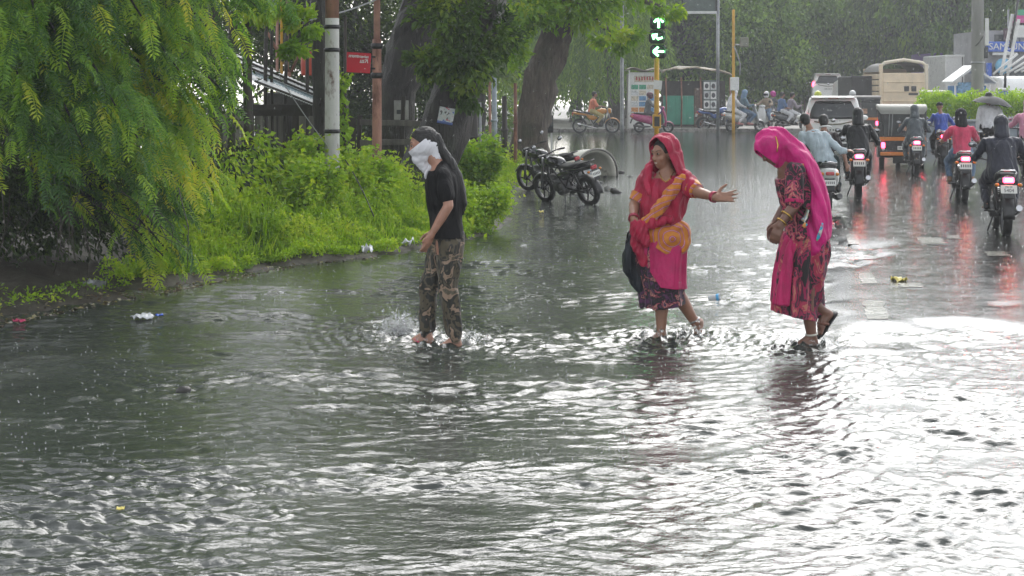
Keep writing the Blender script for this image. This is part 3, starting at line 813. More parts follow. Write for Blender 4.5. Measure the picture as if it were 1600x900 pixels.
# ================================================================== poles, sheds, stalls, signs
def text_mesh(name, s, size, m, parent, M, extrude=.002, align='CENTER', sx=1.0):
    cu = bpy.data.curves.new(name, 'FONT'); cu.body = s; cu.size = size; cu.extrude = extrude
    cu.align_x = align; cu.align_y = 'CENTER'; cu.resolution_u = 3
    o = bpy.data.objects.new(name + '_tmp', cu); COL.objects.link(o)
    dg = bpy.context.evaluated_depsgraph_get(); me = bpy.data.meshes.new_from_object(o.evaluated_get(dg))
    bpy.data.objects.remove(o); bpy.data.curves.remove(cu)
    if not me.materials: me.materials.append(m)
    else: me.materials[0] = m
    t_ = bpy.data.objects.new(name, me); link(t_, parent)
    t_.matrix_local = M @ Matrix.Diagonal((sx, 1, 1, 1))
    return t_
FACE = Matrix.Rotation(R(90), 4, 'X')        # text plane upright, read from -Y
def zv(x, y): return float(verge_z(np.array(x), np.array(y)))

M_BLACK = mat('black_paint', (.012, .012, .013), .35, var=.4)
M_DWOOD = mat('dark_wet_wood', (.030, .024, .019), .5, var=.5, scale=9, bmp=.5, bscale=30, stretch=(1, 1, .12))
M_GWOOD = mat('grey_weathered_wood', (.17, .16, .14), .65, var=.5, scale=8, bmp=.5, bscale=30, stretch=(1, 1, .1))
M_WHITEW = mat('whitewash_flaking', (.55, .55, .52), .6, var=.2, scale=3, dirt=((.12, .06, .04), 6, .545), bmp=.5, bscale=25, stretch=(1, 1, .45))
M_RUST = mat('rusty_pink_steel', (.36, .18, .13), .6, var=.45, scale=6, dirt=((.12, .045, .028), 5, .5), bmp=.4, bscale=40, stretch=(1, 1, .3))
M_STEEL = mat('grey_steel', (.30, .31, .32), .4, .6, var=.3)
M_YEL = mat('yellow_pole_paint', (.62, .33, .02), .4, var=.2, scale=4, dirt=((.16, .10, .04), 5, .64))
M_CONC = mat('grey_concrete', (.27, .27, .25), .7, var=.25, scale=2, bmp=.3, bscale=30, stretch=(1, 1, .2), dirt=((.12, .12, .11), 1.5, .55))
M_WHITE = mat('white_paint', (.72, .72, .70), .4, var=.12, scale=3, dirt=((.35, .33, .30), 4, .66))
M_RED = mat('red_sign_paint', (.50, .008, .025), .35, var=.12, scale=3)
M_TIN = mat('pale_tin_sheet', (.74, .75, .75), .4, .0, var=.15, scale=2, dirt=((.22, .17, .13), 3, .62))
M_TINB = mat('blue_grey_tin_sheet', (.24, .33, .37), .4, .2, var=.2, scale=2, dirt=((.10, .10, .09), 3, .6))
M_RUBBER = mat('black_rubber', (.012, .012, .012), .55, var=.3, bmp=.2, bscale=60)
M_CABLE = mat('grey_cable', (.33, .34, .34), .5, var=.2)

def round_pole(name, label, px, py0, Y, r0, r1, m, ztop, zb, parts=(), n=14, cat='pole', lean=0.0):
    c = (px - 800) / F * Y; t_ = thing(name, label, cat, (c, Y, zb))
    mb = MB(); H = ztop - zb; k = 14
    mb.tube([(lean * i / k, 0, H * i / k) for i in range(k + 1)], [r0 + (r1 - r0) * i / k for i in range(k + 1)], n); mb.build('shaft', m, t_)
    return t_
# whitewashed pole
zb = zv(-5.65 * .4, 20.1) - .1
wp = round_pole('concrete_pole', 'whitewashed concrete pole with rust stains beside the slim black trunk', 519, 0, 20.1, .098, .088, M_WHITEW, 2.76, zb)
MB().tube([(0, 0, 2.76 - zb), (0, 0, 4.2 - zb), (0, 0, 6.4 - zb)], [.086, .082, .07], 14).build('upper_shaft', M_RUST, wp)
for py in (78, 205, 42):
    MB().lathe([(.094, -.025), (.104, -.02), (.104, .02), (.094, .025)], (0, 0, at(519, py, 20.1).z - zb), n=16).build('strap', M_BLACK, wp)
# rusty pole and its sign
zb = .2
rp = round_pole('rusty_pole', 'pinkish rusty steel pole carrying the small red sign', 589, 0, 22.0, .068, .062, M_RUST, 2.55, zb)
MB().tube([(0, 0, 2.55 - zb), (0, 0, 4.0 - zb), (0, 0, 5.6 - zb)], [.045, .045, .04], 12).build('upper_shaft', mat('pale_pink_primer', (.50, .27, .22), .55, var=.3), rp)
for py in (72, 118): MB().lathe([(.066, -.04), (.085, -.03), (.085, .03), (.066, .04)], (0, 0, at(589, py - 0, 22).z - zb), n=14).build('clamp', M_BLACK, rp)
sg = thing('red_sign', 'small red board with two lines of white writing on the rusty pole', 'sign', at(560, 98, 21.93))
w, h = .335, .275
MB().box((0, 0, 0), (w, .014, h), rot=(0, R(3.5), 0), ch=.004).build('board', M_RED, sg)
MB().box((.21, .02, .08), (.1, .02, .025), rot=(0, R(3.5), 0)).box((.21, .02, -.08), (.1, .02, .025), rot=(0, R(3.5), 0)).build('bracket', M_BLACK, sg)
rs = np.random.RandomState(3)
mbt = MB(); x = -.135
while x < .135:                                                 # first line: small cramped characters under a head stroke
    wd = rs.uniform(.014, .024); mbt.box((x + wd / 2, -.010, .083 - .06 * x + rs.normal() * .002), (wd * .55, .006, rs.uniform(.022, .04)), rot=(0, R(3.5 + rs.normal() * 14), 0)); x += wd
mbt.box((-.06, -.010, .100), (.14, .006, .009), rot=(0, R(3.5), 0)); mbt.box((.085, -.010, .080), (.10, .006, .008), rot=(0, R(3.5), 0))
mbt.build('writing', M_WHITE, sg)
mbt = MB()
for x in (.030, .052, .074, .102, .125): mbt.box((x, -.010, .022 - .06 * x), (.010, .006, .042), rot=(0, R(3.5 + rs.normal() * 16), 0))
mbt.box((.05, -.010, .002), (.05, .006, .010), rot=(0, R(3.5), 0)).box((.11, -.010, .04), (.045, .006, .009), rot=(0, R(3.5), 0)); mbt.build('writing', M_WHITE, sg)

def vine():
    rs = np.random.RandomState(91); Y = 20.55; b = Vector((at(541, 0, Y).x, Y, .2)); t_ = thing('climbing_vine', 'leafy green vine climbing between the whitewashed pole and the red sign', 'vine', b)
    mb = MB(); st = [at(539 - .5 * i + 5 * math.sin(i * .9), 330 - i * 13.5, Y) - b for i in range(17)]; mb.tube(st, .012, 5); mb.tube([(-.02, .0, -.1), (-.02, .03, 1.4), (-.015, .03, 2.6)], .02, 6); mb.build('stems', BARK, t_)
    n = 520; k = rs.randint(0, 16, n); P = np.array([np.array(st[i].lerp(st[i + 1], rs.rand())) for i in k]) + rs.normal(size=(n, 3)) * (.05, .04, .05); a = rs.normal(size=(n, 3)); a[:, 2] -= .7
    leaf_obj('foliage', P, a, rs.normal(size=(n, 3)) + (0, -1, .4), .085 * rs.uniform(.6, 1.3, n), .065 * rs.uniform(.6, 1.3, n), LM_WEED, t_, .4 + .2 * rs.normal(size=n))
vine()
def cable(label, pts, r=.008, m=None):
    tag(MB().tube(pts, r, 6).build('overhead_cable', m or M_CABLE), label, 'cable')
def sagline(a, b, sag, n=12):
    return [a.lerp(b, i / n) - Vector((0, 0, sag * 4 * (i / n) * (1 - i / n))) for i in range(n + 1)]
cable('pale cable sagging from the whitewashed pole up to the rusty pole', sagline(at(455, 36, 20.0), at(600, -6, 22.0), .05), .011)
cable('thin slack wire slanting down in front of the shed roof to the whitewashed pole', sagline(at(436, 118, 20.3), at(512, 228, 20.0), .03), .006)
cable('black thin stay wire leaning into the weeds right of the whitewashed pole', sagline(at(532, 240, 20.0), at(584, 338, 18.6), -.06), .008, M_BLACK)

# --- tin roofed shed
def shed():
    Y0 = 22.6
    t_ = thing('shed', 'ramshackle wooden shed with a white tin roof behind the weeds', 'shed', (at(430, 0, Y0).x, Y0, .2)); o = Vector(t_.location)
    for px, w_, Y in ((335, .19, 19.9), (362, .105, 20.3), (386, .12, 20.0), (415, .055, 22.3), (424, .045, 22.4), (447, .05, 22.6), (480, .05, 22.6)):
        p = at(px, 0, Y) - o; mb = MB(); rs = np.random.RandomState(px)
        mb.tube([Vector((p.x + rs.normal() * .015, p.y, -.3)), Vector((p.x + rs.normal() * .015, p.y, .9)), Vector((p.x, p.y, 2.0)), Vector((p.x + .01, p.y, 2.75))], [w_ / 2 * 1.05, w_ / 2, w_ / 2, w_ / 2 * .95], 9); mb.build('post', M_DWOOD, t_)
    # roof sheets: corrugated, each lapped over the next
    A, B = at(325, 66, 23.2) - o, at(520, 150, 23.2) - o; C, D = at(398, 130, 22.0) - o, at(520, 178, 22.0) - o
    for k, (a0, a1, m) in enumerate(((0, .27, M_TIN), (.24, .52, M_TIN), (.48, .78, M_TINB), (.72, 1.02, M_TIN))):
        n = 64
        def f(u, v, a0=a0, a1=a1, k=k):
            tt = a0 + (a1 - a0) * v; p = (A.lerp(B, u)).lerp(C.lerp(D, u), tt)
            return p + Vector((0, 0, .005 * math.sin(u * 190) + .012 * (k % 2)))
        mb = MB(); mb.sheet(None, n * 4, 2, f); s = mb.build('roof_sheet', m, t_, fix=False)
        s.modifiers.new('thick', 'SOLIDIFY').thickness = .006
    for a, b, tt in ((A, B, .25), (A, B, .5), (C, D, .0)):
        p0 = A.lerp(C, tt) if tt else C; p1 = B.lerp(D, tt) if tt else D
        MB().tube([p0 + Vector((0, -.01, .03)), p0.lerp(p1, .5) + Vector((0, -.01, .035)), p1 + Vector((0, -.01, .03))], .018, 6).build('batten', M_DWOOD, t_)
    MB().box((at(455, 172, 22.3) - o), (1.15, .10, .16)).build('beam', M_DWOOD, t_); MB().box((at(400, 172, 22.2) - o), (.7, .05, .03)).build('beam', M_DWOOD, t_)
    rs = np.random.RandomState(8); x = -1.55
    while x < 1.0:
        wd = rs.uniform(.07, .12); MB().box((x + wd / 2, .95 + rs.normal() * .015, .62 + rs.normal() * .06), (wd * .93, .02, 1.5), rot=(0, rs.normal() * .02, 0)).build('plank', [M_GWOOD, M_DWOOD, M_GWOOD][rs.randint(3)], t_); x += wd
shed()
M_REDP = mat('red_plastic', (.55, .07, .04), .4, var=.15)
def drum():
    t_ = thing('red_drum', 'red plastic drum standing on the shed roof edge beside the slim trunk', 'drum', at(484, 118, 24.0) ); 
    MB().lathe([(.0, 0), (.125, 0), (.13, .03), (.135, .18), (.13, .30), (.12, .315)], n=18).build('barrel', M_REDP, t_)
    MB().lathe([(.15, .305), (.155, .32), (.15, .35), (.0, .36)], n=18).build('lid', M_REDP, t_)
drum()
# masonry platform behind that the drum stands on
tag(MB().box((at(468, 150, 24.2).x, 24.3, .83), (1.0, .5, 1.96), ch=.02).build('block_wall', mat('dark_block_wall', (.07, .068, .062), .8, var=.4, scale=4, bmp=.5)), 'low grey wall behind the shed carrying the red drum', 'wall')
for i, (px, p0, p1, m, lab) in enumerate(((440, 20, 130, M_YEL, 'thin yellow pole standing behind the shed roof'), (433, 30, 130, mat('pale_pink_primer', (.5, .27, .22)), 'thin pale pink pole beside the yellow one behind the shed'),
                                      (449, 40, 130, M_RUST, 'thin brown pole right of the yellow one behind the shed'))):
    a = at(px, p0 - 40, 25.2); mb = MB().tube([(a.x, 25.2, .1), (a.x, 25.2, 1.5), tuple(a)], .022, 8); mb.lathe([(.024, 0), (.03, .01), (.03, .05), (.024, .06)], (a.x, 25.2, 1.2), n=10)
    tag(mb.build('thin_pole', m), lab, 'pole', 'thin poles behind the shed')
def brace():
    mb = MB().tube([at(394, 4, 24.6), at(428, 70, 24.6), at(452, 112, 24.6)], .022, 7).tube([at(478, 60, 24.6), at(455, 112, 24.6)], .022, 7)
    mb.tube([at(452, 112, 24.6), Vector((at(452, 0, 24.6).x, 24.6, .1))], .03, 7)
    tag(mb.build('leaning_branch_prop', M_RUST), 'reddish forked prop leaning behind the shed roof', 'prop')
brace()
# thin poles right of the poster trunk
def tpole(px, Y, ptop, r, m, lab, n=8):
    a = at(px, ptop, Y); mb = MB().tube([(a.x, Y, -.1), (a.x + .01, Y, a.z * .5), tuple(a)], [r, r, r * .9], n); mb.lathe([(r, -.01), (r * 1.35, 0), (r * 1.35, .04), (r, .05)], (a.x + .005, Y, a.z * .55), n=10)
    tag(mb.build('thin_pole', m), lab, 'pole', 'thin poles right of the poster trunk')
tpole(772, 33, 118, .055, mat('blue_grey_pipe', (.30, .34, .38), .45, .3), 'blue grey pipe standing right of the poster trunk')
tpole(765, 34, 128, .03, M_RUST, 'thin rusty pipe left of the blue grey pipe')
tpole(805, 35, 130, .04, M_RUST, 'thin rusty pipe beside the leaning grey brown trunk')
tpole(750, 33.5, 160, .03, M_STEEL, 'short pale pipe left of the blue grey pipe')
tpole(788, 34.5, 150, .06, M_DWOOD, 'dark wooden stake right of the blue grey pipe')
tpole(740, 33, 165, .09, M_DWOOD, 'thick dark wooden stake at the edge of the poster trunk')
def rails():
    Y = 25.0; t_ = thing('rail_fence', 'broken dark wooden rail fence left of the masked girl head', 'fence', (at(620, 0, Y).x, Y, .2)); o = t_.location
    for px, pt in ((628, 150), (590, 175), (560, 180), (656, 185)):
        MB().box((at(px, 0, Y).x - o.x, 0, (at(px, pt, Y).z - .2) / 2 - .1), (.07, .06, at(px, pt, Y).z), rot=(0, .03, 0), ch=.008).build('post', M_DWOOD, t_)
    for py, rz in ((192, .02), (222, -.02)):
        MB().box((at(610, 0, Y).x - o.x, -.05, at(0, py, Y).z - .2), (.95, .03, .09), rot=(0, rz, 0), ch=.006).build('rail', M_GWOOD, t_)
rails()
wb = thing('notice_board', 'small white board with a black square behind the rail fence', 'board', (at(627, 0, 26.4).x, 26.4, .1))
zc = at(0, 172, 26.4).z
MB().box((0, 0, zc - .1), (.24, .02, .32), ch=.004).build('board', mat('dull_white_board', (.32, .32, .30), .6, var=.3), wb); MB().box((-.03, -.016, zc - .13), (.09, .006, .07)).build('print', mat('dark_grey_paint', (.05, .055, .06)), wb); MB().box((0, .03, zc / 2 - .1), (.05, .04, zc)).build('post', M_DWOOD, wb)

# --- poster on the trunk
def poster_mat():
    m, n, l, b = nt('printed_poster'); tc = n.new('ShaderNodeTexCoord')
    v = n.new('ShaderNodeTexVoronoi'); v.inputs['Scale'].default_value = 30; l.new(tc.outputs['Object'], v.inputs['Vector'])
    r = ramp(n, [(0, (.65, .66, .68)), (.35, (.55, .60, .62)), (.55, (.12, .12, .13)), (.72, (.62, .62, .62)), (.85, (.55, .08, .14)), (.93, (.12, .20, .55))], 'CONSTANT')
    sp = n.new('ShaderNodeSeparateColor'); l.new(v.outputs['Color'], sp.inputs[0]); l.new(sp.outputs[0], r.inputs['Fac'])
    sx = n.new('ShaderNodeSeparateXYZ'); l.new(tc.outputs['Object'], sx.inputs[0])
    lt = n.new('ShaderNodeMath'); lt.operation = 'LESS_THAN'; lt.inputs[1].default_value = -.085; l.new(sx.outputs['Z'], lt.inputs[0])
    mx = n.new('ShaderNodeMix'); mx.data_type = 'RGBA'; l.new(lt.outputs[0], mx.inputs['Factor']); l.new(r.outputs[0], mx.inputs['A']); mx.inputs['B'].default_value = (.14, .20, .55, 1)
    l.new(mx.outputs['Result'], b.inputs['Base Color']); setin(b, Roughness=.5); return m
po = thing('poster', 'small printed poster of faces nailed to the dark leaning trunk', 'poster', at(697, 181, 23.60)); po.rotation_euler = (R(-4), R(10), R(-8))
MB().sheet(None, 6, 6, lambda u, v: ((u - .5) * .235, .006 * math.sin(u * 5 + v * 3), (v - .5) * .245)).build('sheet', poster_mat(), po, fix=False).modifiers.new('t', 'SOLIDIFY').thickness = .003
for x, z in ((-.10, .11), (.10, .11)): MB().lathe([(0, 0), (.007, .001), (.006, .004), (0, .006)], (x, -.012, z), 'Y', 8).build('nail', M_STEEL, po)

# --- roadside cabinet on legs beside the leaning trunk
cb = thing('street_cabinet', 'dark slatted cabinet on two pale legs right of the leaning trunk', 'cabinet', (at(856, 0, 44).x, 44, -.04))
z0, z1 = at(0, 205, 44).z, at(0, 178, 44).z
MB().box((0, 0, (z0 + z1) / 2), (.30, .22, z1 - z0), ch=.015).build('box', M_BLACK, cb)
for k in range(4): MB().box((0, -.115, z0 + .08 + k * .1), (.26, .02, .05), rot=(.3, 0, 0)).build('slat', mat('dark_grey_paint', (.05, .055, .06), .4), cb)
for s in (-1, 1): MB().box((s * .10, 0, z0 / 2), (.05, .05, z0), ch=.006).build('leg', M_WHITE, cb)

# --- traffic light
def signal():
    Y = 39.0; t_ = thing('traffic_light', 'traffic light on a yellow pole showing three green arrows', 'traffic light', (at(1026, 0, Y).x, Y, -.04))
    zt = at(0, 90, Y).z; MB().tube([(0, 0, 0), (0, 0, zt * .5), (0, 0, zt + .1)], .062, 14).build('pole', M_YEL, t_)
    MB().lathe([(.15, 0), (.15, .03), (.09, .06), (.063, .2)], n=14).build('base_flange', M_YEL, t_)
    g = mat('green_lamp_arrow', (.1, .8, .2), .4, emit=((.25, 1.0, .38), 4.5), var=.0)
    hm = mat('signal_housing', (.010, .010, .011), .5, var=.3)
    for k, (py, ang) in enumerate(((33, 90), (55, 200), (78, 180))):
        zc = at(0, py, Y).z; xo = -.02 + (.0, -.03, .0)[k] + .06
        hd = MB().box((xo, 0, zc), (.40, .20, .335), ch=.06).build('lamp_housing', hm, t_)
        # round shade over the lamp
        mb = MB(); n = 18
        for i in range(n):
            a0, a1 = R(-20 + 220 * i / n), R(-20 + 220 * (i + 1) / n); r0, r1 = .155, .17
            P_ = lambda r, a, y: (xo + r * math.cos(a), y, zc + r * math.sin(a))
            vs = [P_(r0, a0, -.10), P_(r0, a1, -.10), P_(r0 * 1.02, a1, -.28), P_(r0 * 1.02, a0, -.28), P_(r1, a0, -.10), P_(r1, a1, -.10), P_(r1, a1, -.28), P_(r1, a0, -.28)]
            mb.add(vs, [(0, 1, 2, 3), (4, 7, 6, 5), (0, 4, 5, 1), (3, 2, 6, 7)])
        mb.build('visor', hm, hd)
        def arr(mb, ang):
            c, s = math.cos(R(ang)), math.sin(R(ang))
            def bar(p, q, w_):
                p, q = Vector(p), Vector(q); d = (q - p).normalized(); nn = Vector((-d.y, d.x)) * w_ / 2
                pts = [p + nn, p - nn, q - nn, q + nn]
                vs = [(xo + x_ * c - y_ * s, -.104, zc + x_ * s + y_ * c) for x_, y_ in pts] + [(xo + x_ * c - y_ * s, -.120, zc + x_ * s + y_ * c) for x_, y_ in pts]
                mb.add(vs, [(4, 5, 6, 7), (0, 1, 5, 4), (1, 2, 6, 5), (2, 3, 7, 6), (3, 0, 4, 7)])
            return bar
        mb = MB(); bar = arr(mb, ang)
        if k == 1: bar((-.11, .06), (.02, .06), .045); bar((.0, .06), (.07, -.07), .045); bar((.10, -.08), (-.02, -.05), .045); bar((.10, -.10), (.10, .03), .045)
        else: bar((-.13, 0), (.09, 0), .05); bar((.13, 0), (.01, .11), .05); bar((.13, 0), (.01, -.11), .05)
        mb.build('green_arrow', g, hd)
    MB().box((.0, -.02, at(0, 187, Y).z), (.20, .16, .34), ch=.015).build('control_box', M_YEL, t_)
    MB().box((.0, -.105, at(0, 187, Y).z), (.13, .02, .24), ch=.006).build('box_door', M_BLACK, t_)
    MB().box((.02, -.075, at(0, 130, Y).z), (.20, .012, .22), rot=(0, .1, 0), ch=.003).build('notice', M_WHITE, t_)
    MB().tube([(.0, -.07, at(0, 178, Y).z), (.1, -.09, at(0, 172, Y).z), (.13, -.09, at(0, 165, Y).z)], .015, 6).build('conduit', mat('purple_cable', (.16, .06, .25), .5), t_)
signal()
# yellow pole with boxes
Y = 64.0; yp = round_pole('yellow_pole', 'slim yellow pole with white junction boxes left of the scooter crowd', 1146, 0, Y, .065, .055, M_YEL, at(0, 15, Y).z, 0)
for py, hh, m in ((127, .32, M_WHITE), (137, .22, M_WHITE)): MB().box((.03, -.11, at(0, py, Y).z), (.34, .16, hh), ch=.02).build('junction_box', m, yp)
MB().box((.42, -.05, at(0, 66, Y).z), (.34, .2, .40), ch=.03).build('camera_box', mat('olive_grey_box', (.22, .22, .17), .6), yp); MB().tube([(0, 0, at(0, 70, Y).z), (.28, -.05, at(0, 70, Y).z)], .03, 8).build('bracket', M_STEEL, yp)
MB().tube([(.02, -.07, at(0, 72, Y).z), (.14, -.10, at(0, 85, Y).z), (.26, -.1, at(0, 100, Y).z), (.24, -.1, at(0, 118, Y).z)], .022, 6).build('loose_cable', M_CABLE, yp)
gpz = round_pole('grey_lamp_pole', 'slim grey lamp pole beside the weeping tree', 972, 0, 58, .075, .055, M_STEEL, 7.5, -.04)
MB().tube([(0, 0, 7.4), (.3, 0, 7.9), (1.2, 0, 8.0)], .04, 8).build('arm', M_STEEL, gpz); MB().box((1.5, 0, 7.98), (.6, .22, .1), ch=.03).build('lamp_head', M_STEEL, gpz)

# --- sign gantry top centre
Y = 60.0; sgn = thing('gantry_sign', 'overhead sign board with a white lower edge right of the traffic light', 'sign', (at(1121, 0, Y).x, Y + .2, -.04))
o = sgn.location; xa, xb = at(1066, 0, Y).x - o.x, at(1119, 0, Y).x - o.x; zlo = at(0, 18, Y).z
MB().box(((xa + xb) / 2, -.2, zlo + .9), (xb - xa - .06, .05, 1.7)).build('panel', mat('grey_green_board', (.10, .13, .12), .5), sgn)
MB().box(((xa + xb) / 2, -.215, zlo), (xb - xa, .09, .10), ch=.01).build('lower_edge', M_WHITE, sgn)
for s in (xa, xb): MB().box((s, -.215, zlo + .92), (.06, .08, 1.72)).build('side_edge', M_BLACK, sgn)
MB().tube([(0.05, .05, 0), (.05, .05, zlo + 1.6)], .06, 10).build('post', M_STEEL, sgn)

# --- poster kiosk, stall
COLS = [mat('print_%s' % k, c, .5, var=.5, scale=12) for k, c in (('red', (.45, .07, .07)), ('blue', (.10, .25, .45)), ('green', (.08, .35, .22)), ('cream', (.55, .50, .40)), ('dark', (.06, .06, .07)), ('orange', (.55, .25, .08)), ('pale', (.6, .62, .62)))]
def kiosk():
    Y = 67.5; t_ = thing('poster_kiosk', 'white framed kiosk panel covered in rows of small posters', 'kiosk', (at(1004, 0, Y).x, Y, .10)); o = t_.location
    w_ = 1.15; zt = at(0, 113, Y).z - .1
    MB().box((0, .02, zt / 2), (w_, .05, zt), ch=.01).build('panel', M_WHITE, t_)
    MB().box((0, .5, zt / 2), (w_ + .05, .9, zt - .15), ch=.02).build('booth', M_GWOOD, t_)
    rs = np.random.RandomState(17)
    MB().box((.08, -.012, zt - .28), (.86, .014, .26), ch=.003).build('title_board', COLS[3], t_)
    for x in np.linspace(-.25, .42, 7): MB().box((x, -.024, zt - .27 + rs.normal() * .01), (.06, .008, .15)).build('letter', COLS[0], t_)
    for r_ in range(6):
        for c in range(3):
            MB().box((-.33 + c * .33, -.012, zt - .62 - r_ * .24), (.29, .014, .19), ch=.003).build('poster', COLS[rs.randint(7)], t_)
    MB().tube([(-w_ / 2 - .04, -.05, 0), (-w_ / 2 + .02, -.05, zt + .1)], .03, 6).build('frame_post', M_WHITE, t_)
    MB().sheet(None, 10, 4, lambda u, v: (-w_ / 2 - .1 + u * (w_ + .3), -.35 + v * 1.4, zt + .12 + .06 * math.sin(u * 9) + .04 * math.sin(v * 5 + u * 4))).build('tarpaulin', mat('dirty_tarpaulin', (.38, .34, .28), .6, var=.4, scale=3), t_, fix=False).modifiers.new('t', 'SOLIDIFY').thickness = .02
kiosk()
def stall():
    Y = 69.0; t_ = thing('tarpaulin_stall', 'roadside stall with a sagging tarpaulin roof and green front panel', 'stall', (at(1088, 0, Y).x, Y, .10)); o = Vector(t_.location)
    L = lambda px, py, yy=Y: at(px, py, yy) - o
    a, b = L(1036, 0).x, L(1142, 0).x
    MB().box(((a + b) / 2, 1.5, 1.0), (b - a - .1, .06, 2.0)).build('back_wall', mat('dark_stall_wall', (.05, .045, .042), .7, var=.4), t_)
    def roof(u, v): return Vector((a - .05 + u * (b - a + .1), -.25 + v * 1.8, L(0, 113).z + .30 * math.sin(u * 3.1) ** .6 * (1 - .25 * u) - .12 * u + .035 * math.sin(u * 17 + v * 3) + .05 * v))
    MB().sheet(None, 36, 6, roof).build('tarpaulin', mat('dirty_tarpaulin', (.38, .34, .28), .6), t_, fix=False).modifiers.new('t', 'SOLIDIFY').thickness = .03
    MB().tube([roof(i / 20, 0) + Vector((0, -.02, -.02 + .02 * math.sin(i * 2.1))) for i in range(21)], .035, 6).build('rolled_hem', mat('cream_cloth', (.52, .44, .33), .7, var=.3, scale=8), t_)
    g = mat('teal_green_sheet', (.04, .30, .20), .45, var=.2, scale=2)
    x0, x1 = L(1036, 0).x, L(1084, 0).x
    for k in range(5):
        MB().box((x0 + (k + .5) * (x1 - x0) / 5, -.02 + .008 * (k % 2), L(0, 172).z), ((x1 - x0) / 5 * .985, .03, L(0, 150).z - L(0, 195).z), ch=.006).build('panel', g, t_)
    MB().box((L(1092, 0).x, .2, .85), (.36, .3, 1.7), ch=.01).build('brick_pier', mat('brown_brick', (.16, .11, .09), .8, var=.4, scale=12, bmp=.4), t_)
    for px in (1040, 1064, 1094, 1140): MB().tube([(L(px, 0).x, -.1, -.05), (L(px, 0).x + .03, -.1, 1.1), (L(px, 0).x, -.1, 2.15)], .035, 7).build('post', M_RUST, t_)
    pb = MB().box((L(1109, 0).x, -.08, (L(0, 125).z + L(0, 188).z) / 2), (.62, .04, L(0, 125).z - L(0, 188).z), ch=.01).build('display_board', mat('grey_green_board', (.10, .13, .12)), t_)
    zt = L(0, 127).z
    for r_ in range(4):
        for c in range(2): MB().box((L(1109, 0).x - .145 + c * .29, -.11, zt - .2 - r_ * .4), (.25, .015, .34), ch=.004).build('print', COLS[6] if (r_ + c) % 2 else M_WHITE, pb); MB().ell((L(1109, 0).x - .145 + c * .29, -.12, zt - .2 - r_ * .4), (.085, .01, .11), 10, 6).build('print', COLS[4], pb)
stall()

# --- median planter with hedge, utility pole
pl = thing('planter', 'grey blue kerb wall of the planted median behind the riders', 'planter', (14.6, 47.6, -.04))
for k in range(8): MB().box((-2.55 + k * .80, -.55, .42), (.785, .16, .92), ch=.02).build('wall_block', mat('blue_grey_concrete', (.20, .23, .26), .6, var=.3, scale=3), pl)
for k in range(8): MB().box((-2.55 + k * .80, -.56, .915), (.785, .24, .07), ch=.015).build('coping', mat('pale_coping', (.36, .38, .40), .6), pl)
MB().box((.3, .25, .40), (6.2, 1.5, .84)).build('soil', mg, pl)
def hedge():
    rs = np.random.RandomState(61); base = Vector((14.9, 47.9, .78)); t_ = thing('hedge', 'trimmed bright yellow green hedge on the median', 'hedge', base)
    n = 15000; x = rs.uniform(-2.95, 3.2, n); y = rs.uniform(-.42, .5, n); top = .80 + .10 * SN(62, 10, 2, .3, 1.5)(np.stack([x, y], -1)); z = top * rs.rand(n) ** .6 + .02
    top = np.clip((x + 3.0) * 3, .3, 1) ; z *= top
    y -= .10 * (rs.rand(n)) * (z < .6)
    a = rs.normal(size=(n, 3)); a[:, 2] += .6
    leaf_obj('foliage', np.stack([x, y, z], -1), a, upn(rs, n, .7), .10 * rs.uniform(.6, 1.3, n), .055 * rs.uniform(.6, 1.3, n), LM_WEED, t_, .52 + .2 * rs.normal(size=n))
    mb = MB()
    for i in range(26): mb.tube([(rs.uniform(-2.8, 3), rs.uniform(-.2, .3), 0), (rs.uniform(-2.8, 3), rs.uniform(-.2, .3), .6)], .012, 5)
    mb.build('stems', BARK, t_)
hedge()
Y = 49.6; up = round_pole('utility_pole', 'thick grey concrete utility pole behind the hedge', 1527.5, 0, Y, .205, .17, M_CONC, 7.5, .3)
MB().lathe([(.195, -.03), (.215, -.02), (.215, .02), (.195, .03)], (0, 0, at(0, 98, Y).z - .3), n=16).build('strap', M_STEEL, up)
MB().box((.27, -.05, at(0, 50, Y).z - .3), (.12, .05, .85), ch=.01).build('banner', M_WHITE, up)
MB().box((.24, 0, at(0, 82, Y).z - .3), (.14, .16, .35), ch=.02).build('meter_box', mat('dark_grey_paint', (.05, .055, .06)), up)
MB().tube([(-.12, -.18, at(0, 72, Y).z - .3), (0, -.21, at(0, 66, Y).z - .3), (.14, -.15, at(0, 56, Y).z - .3)], .012, 5).build('cable', M_BLACK, up)

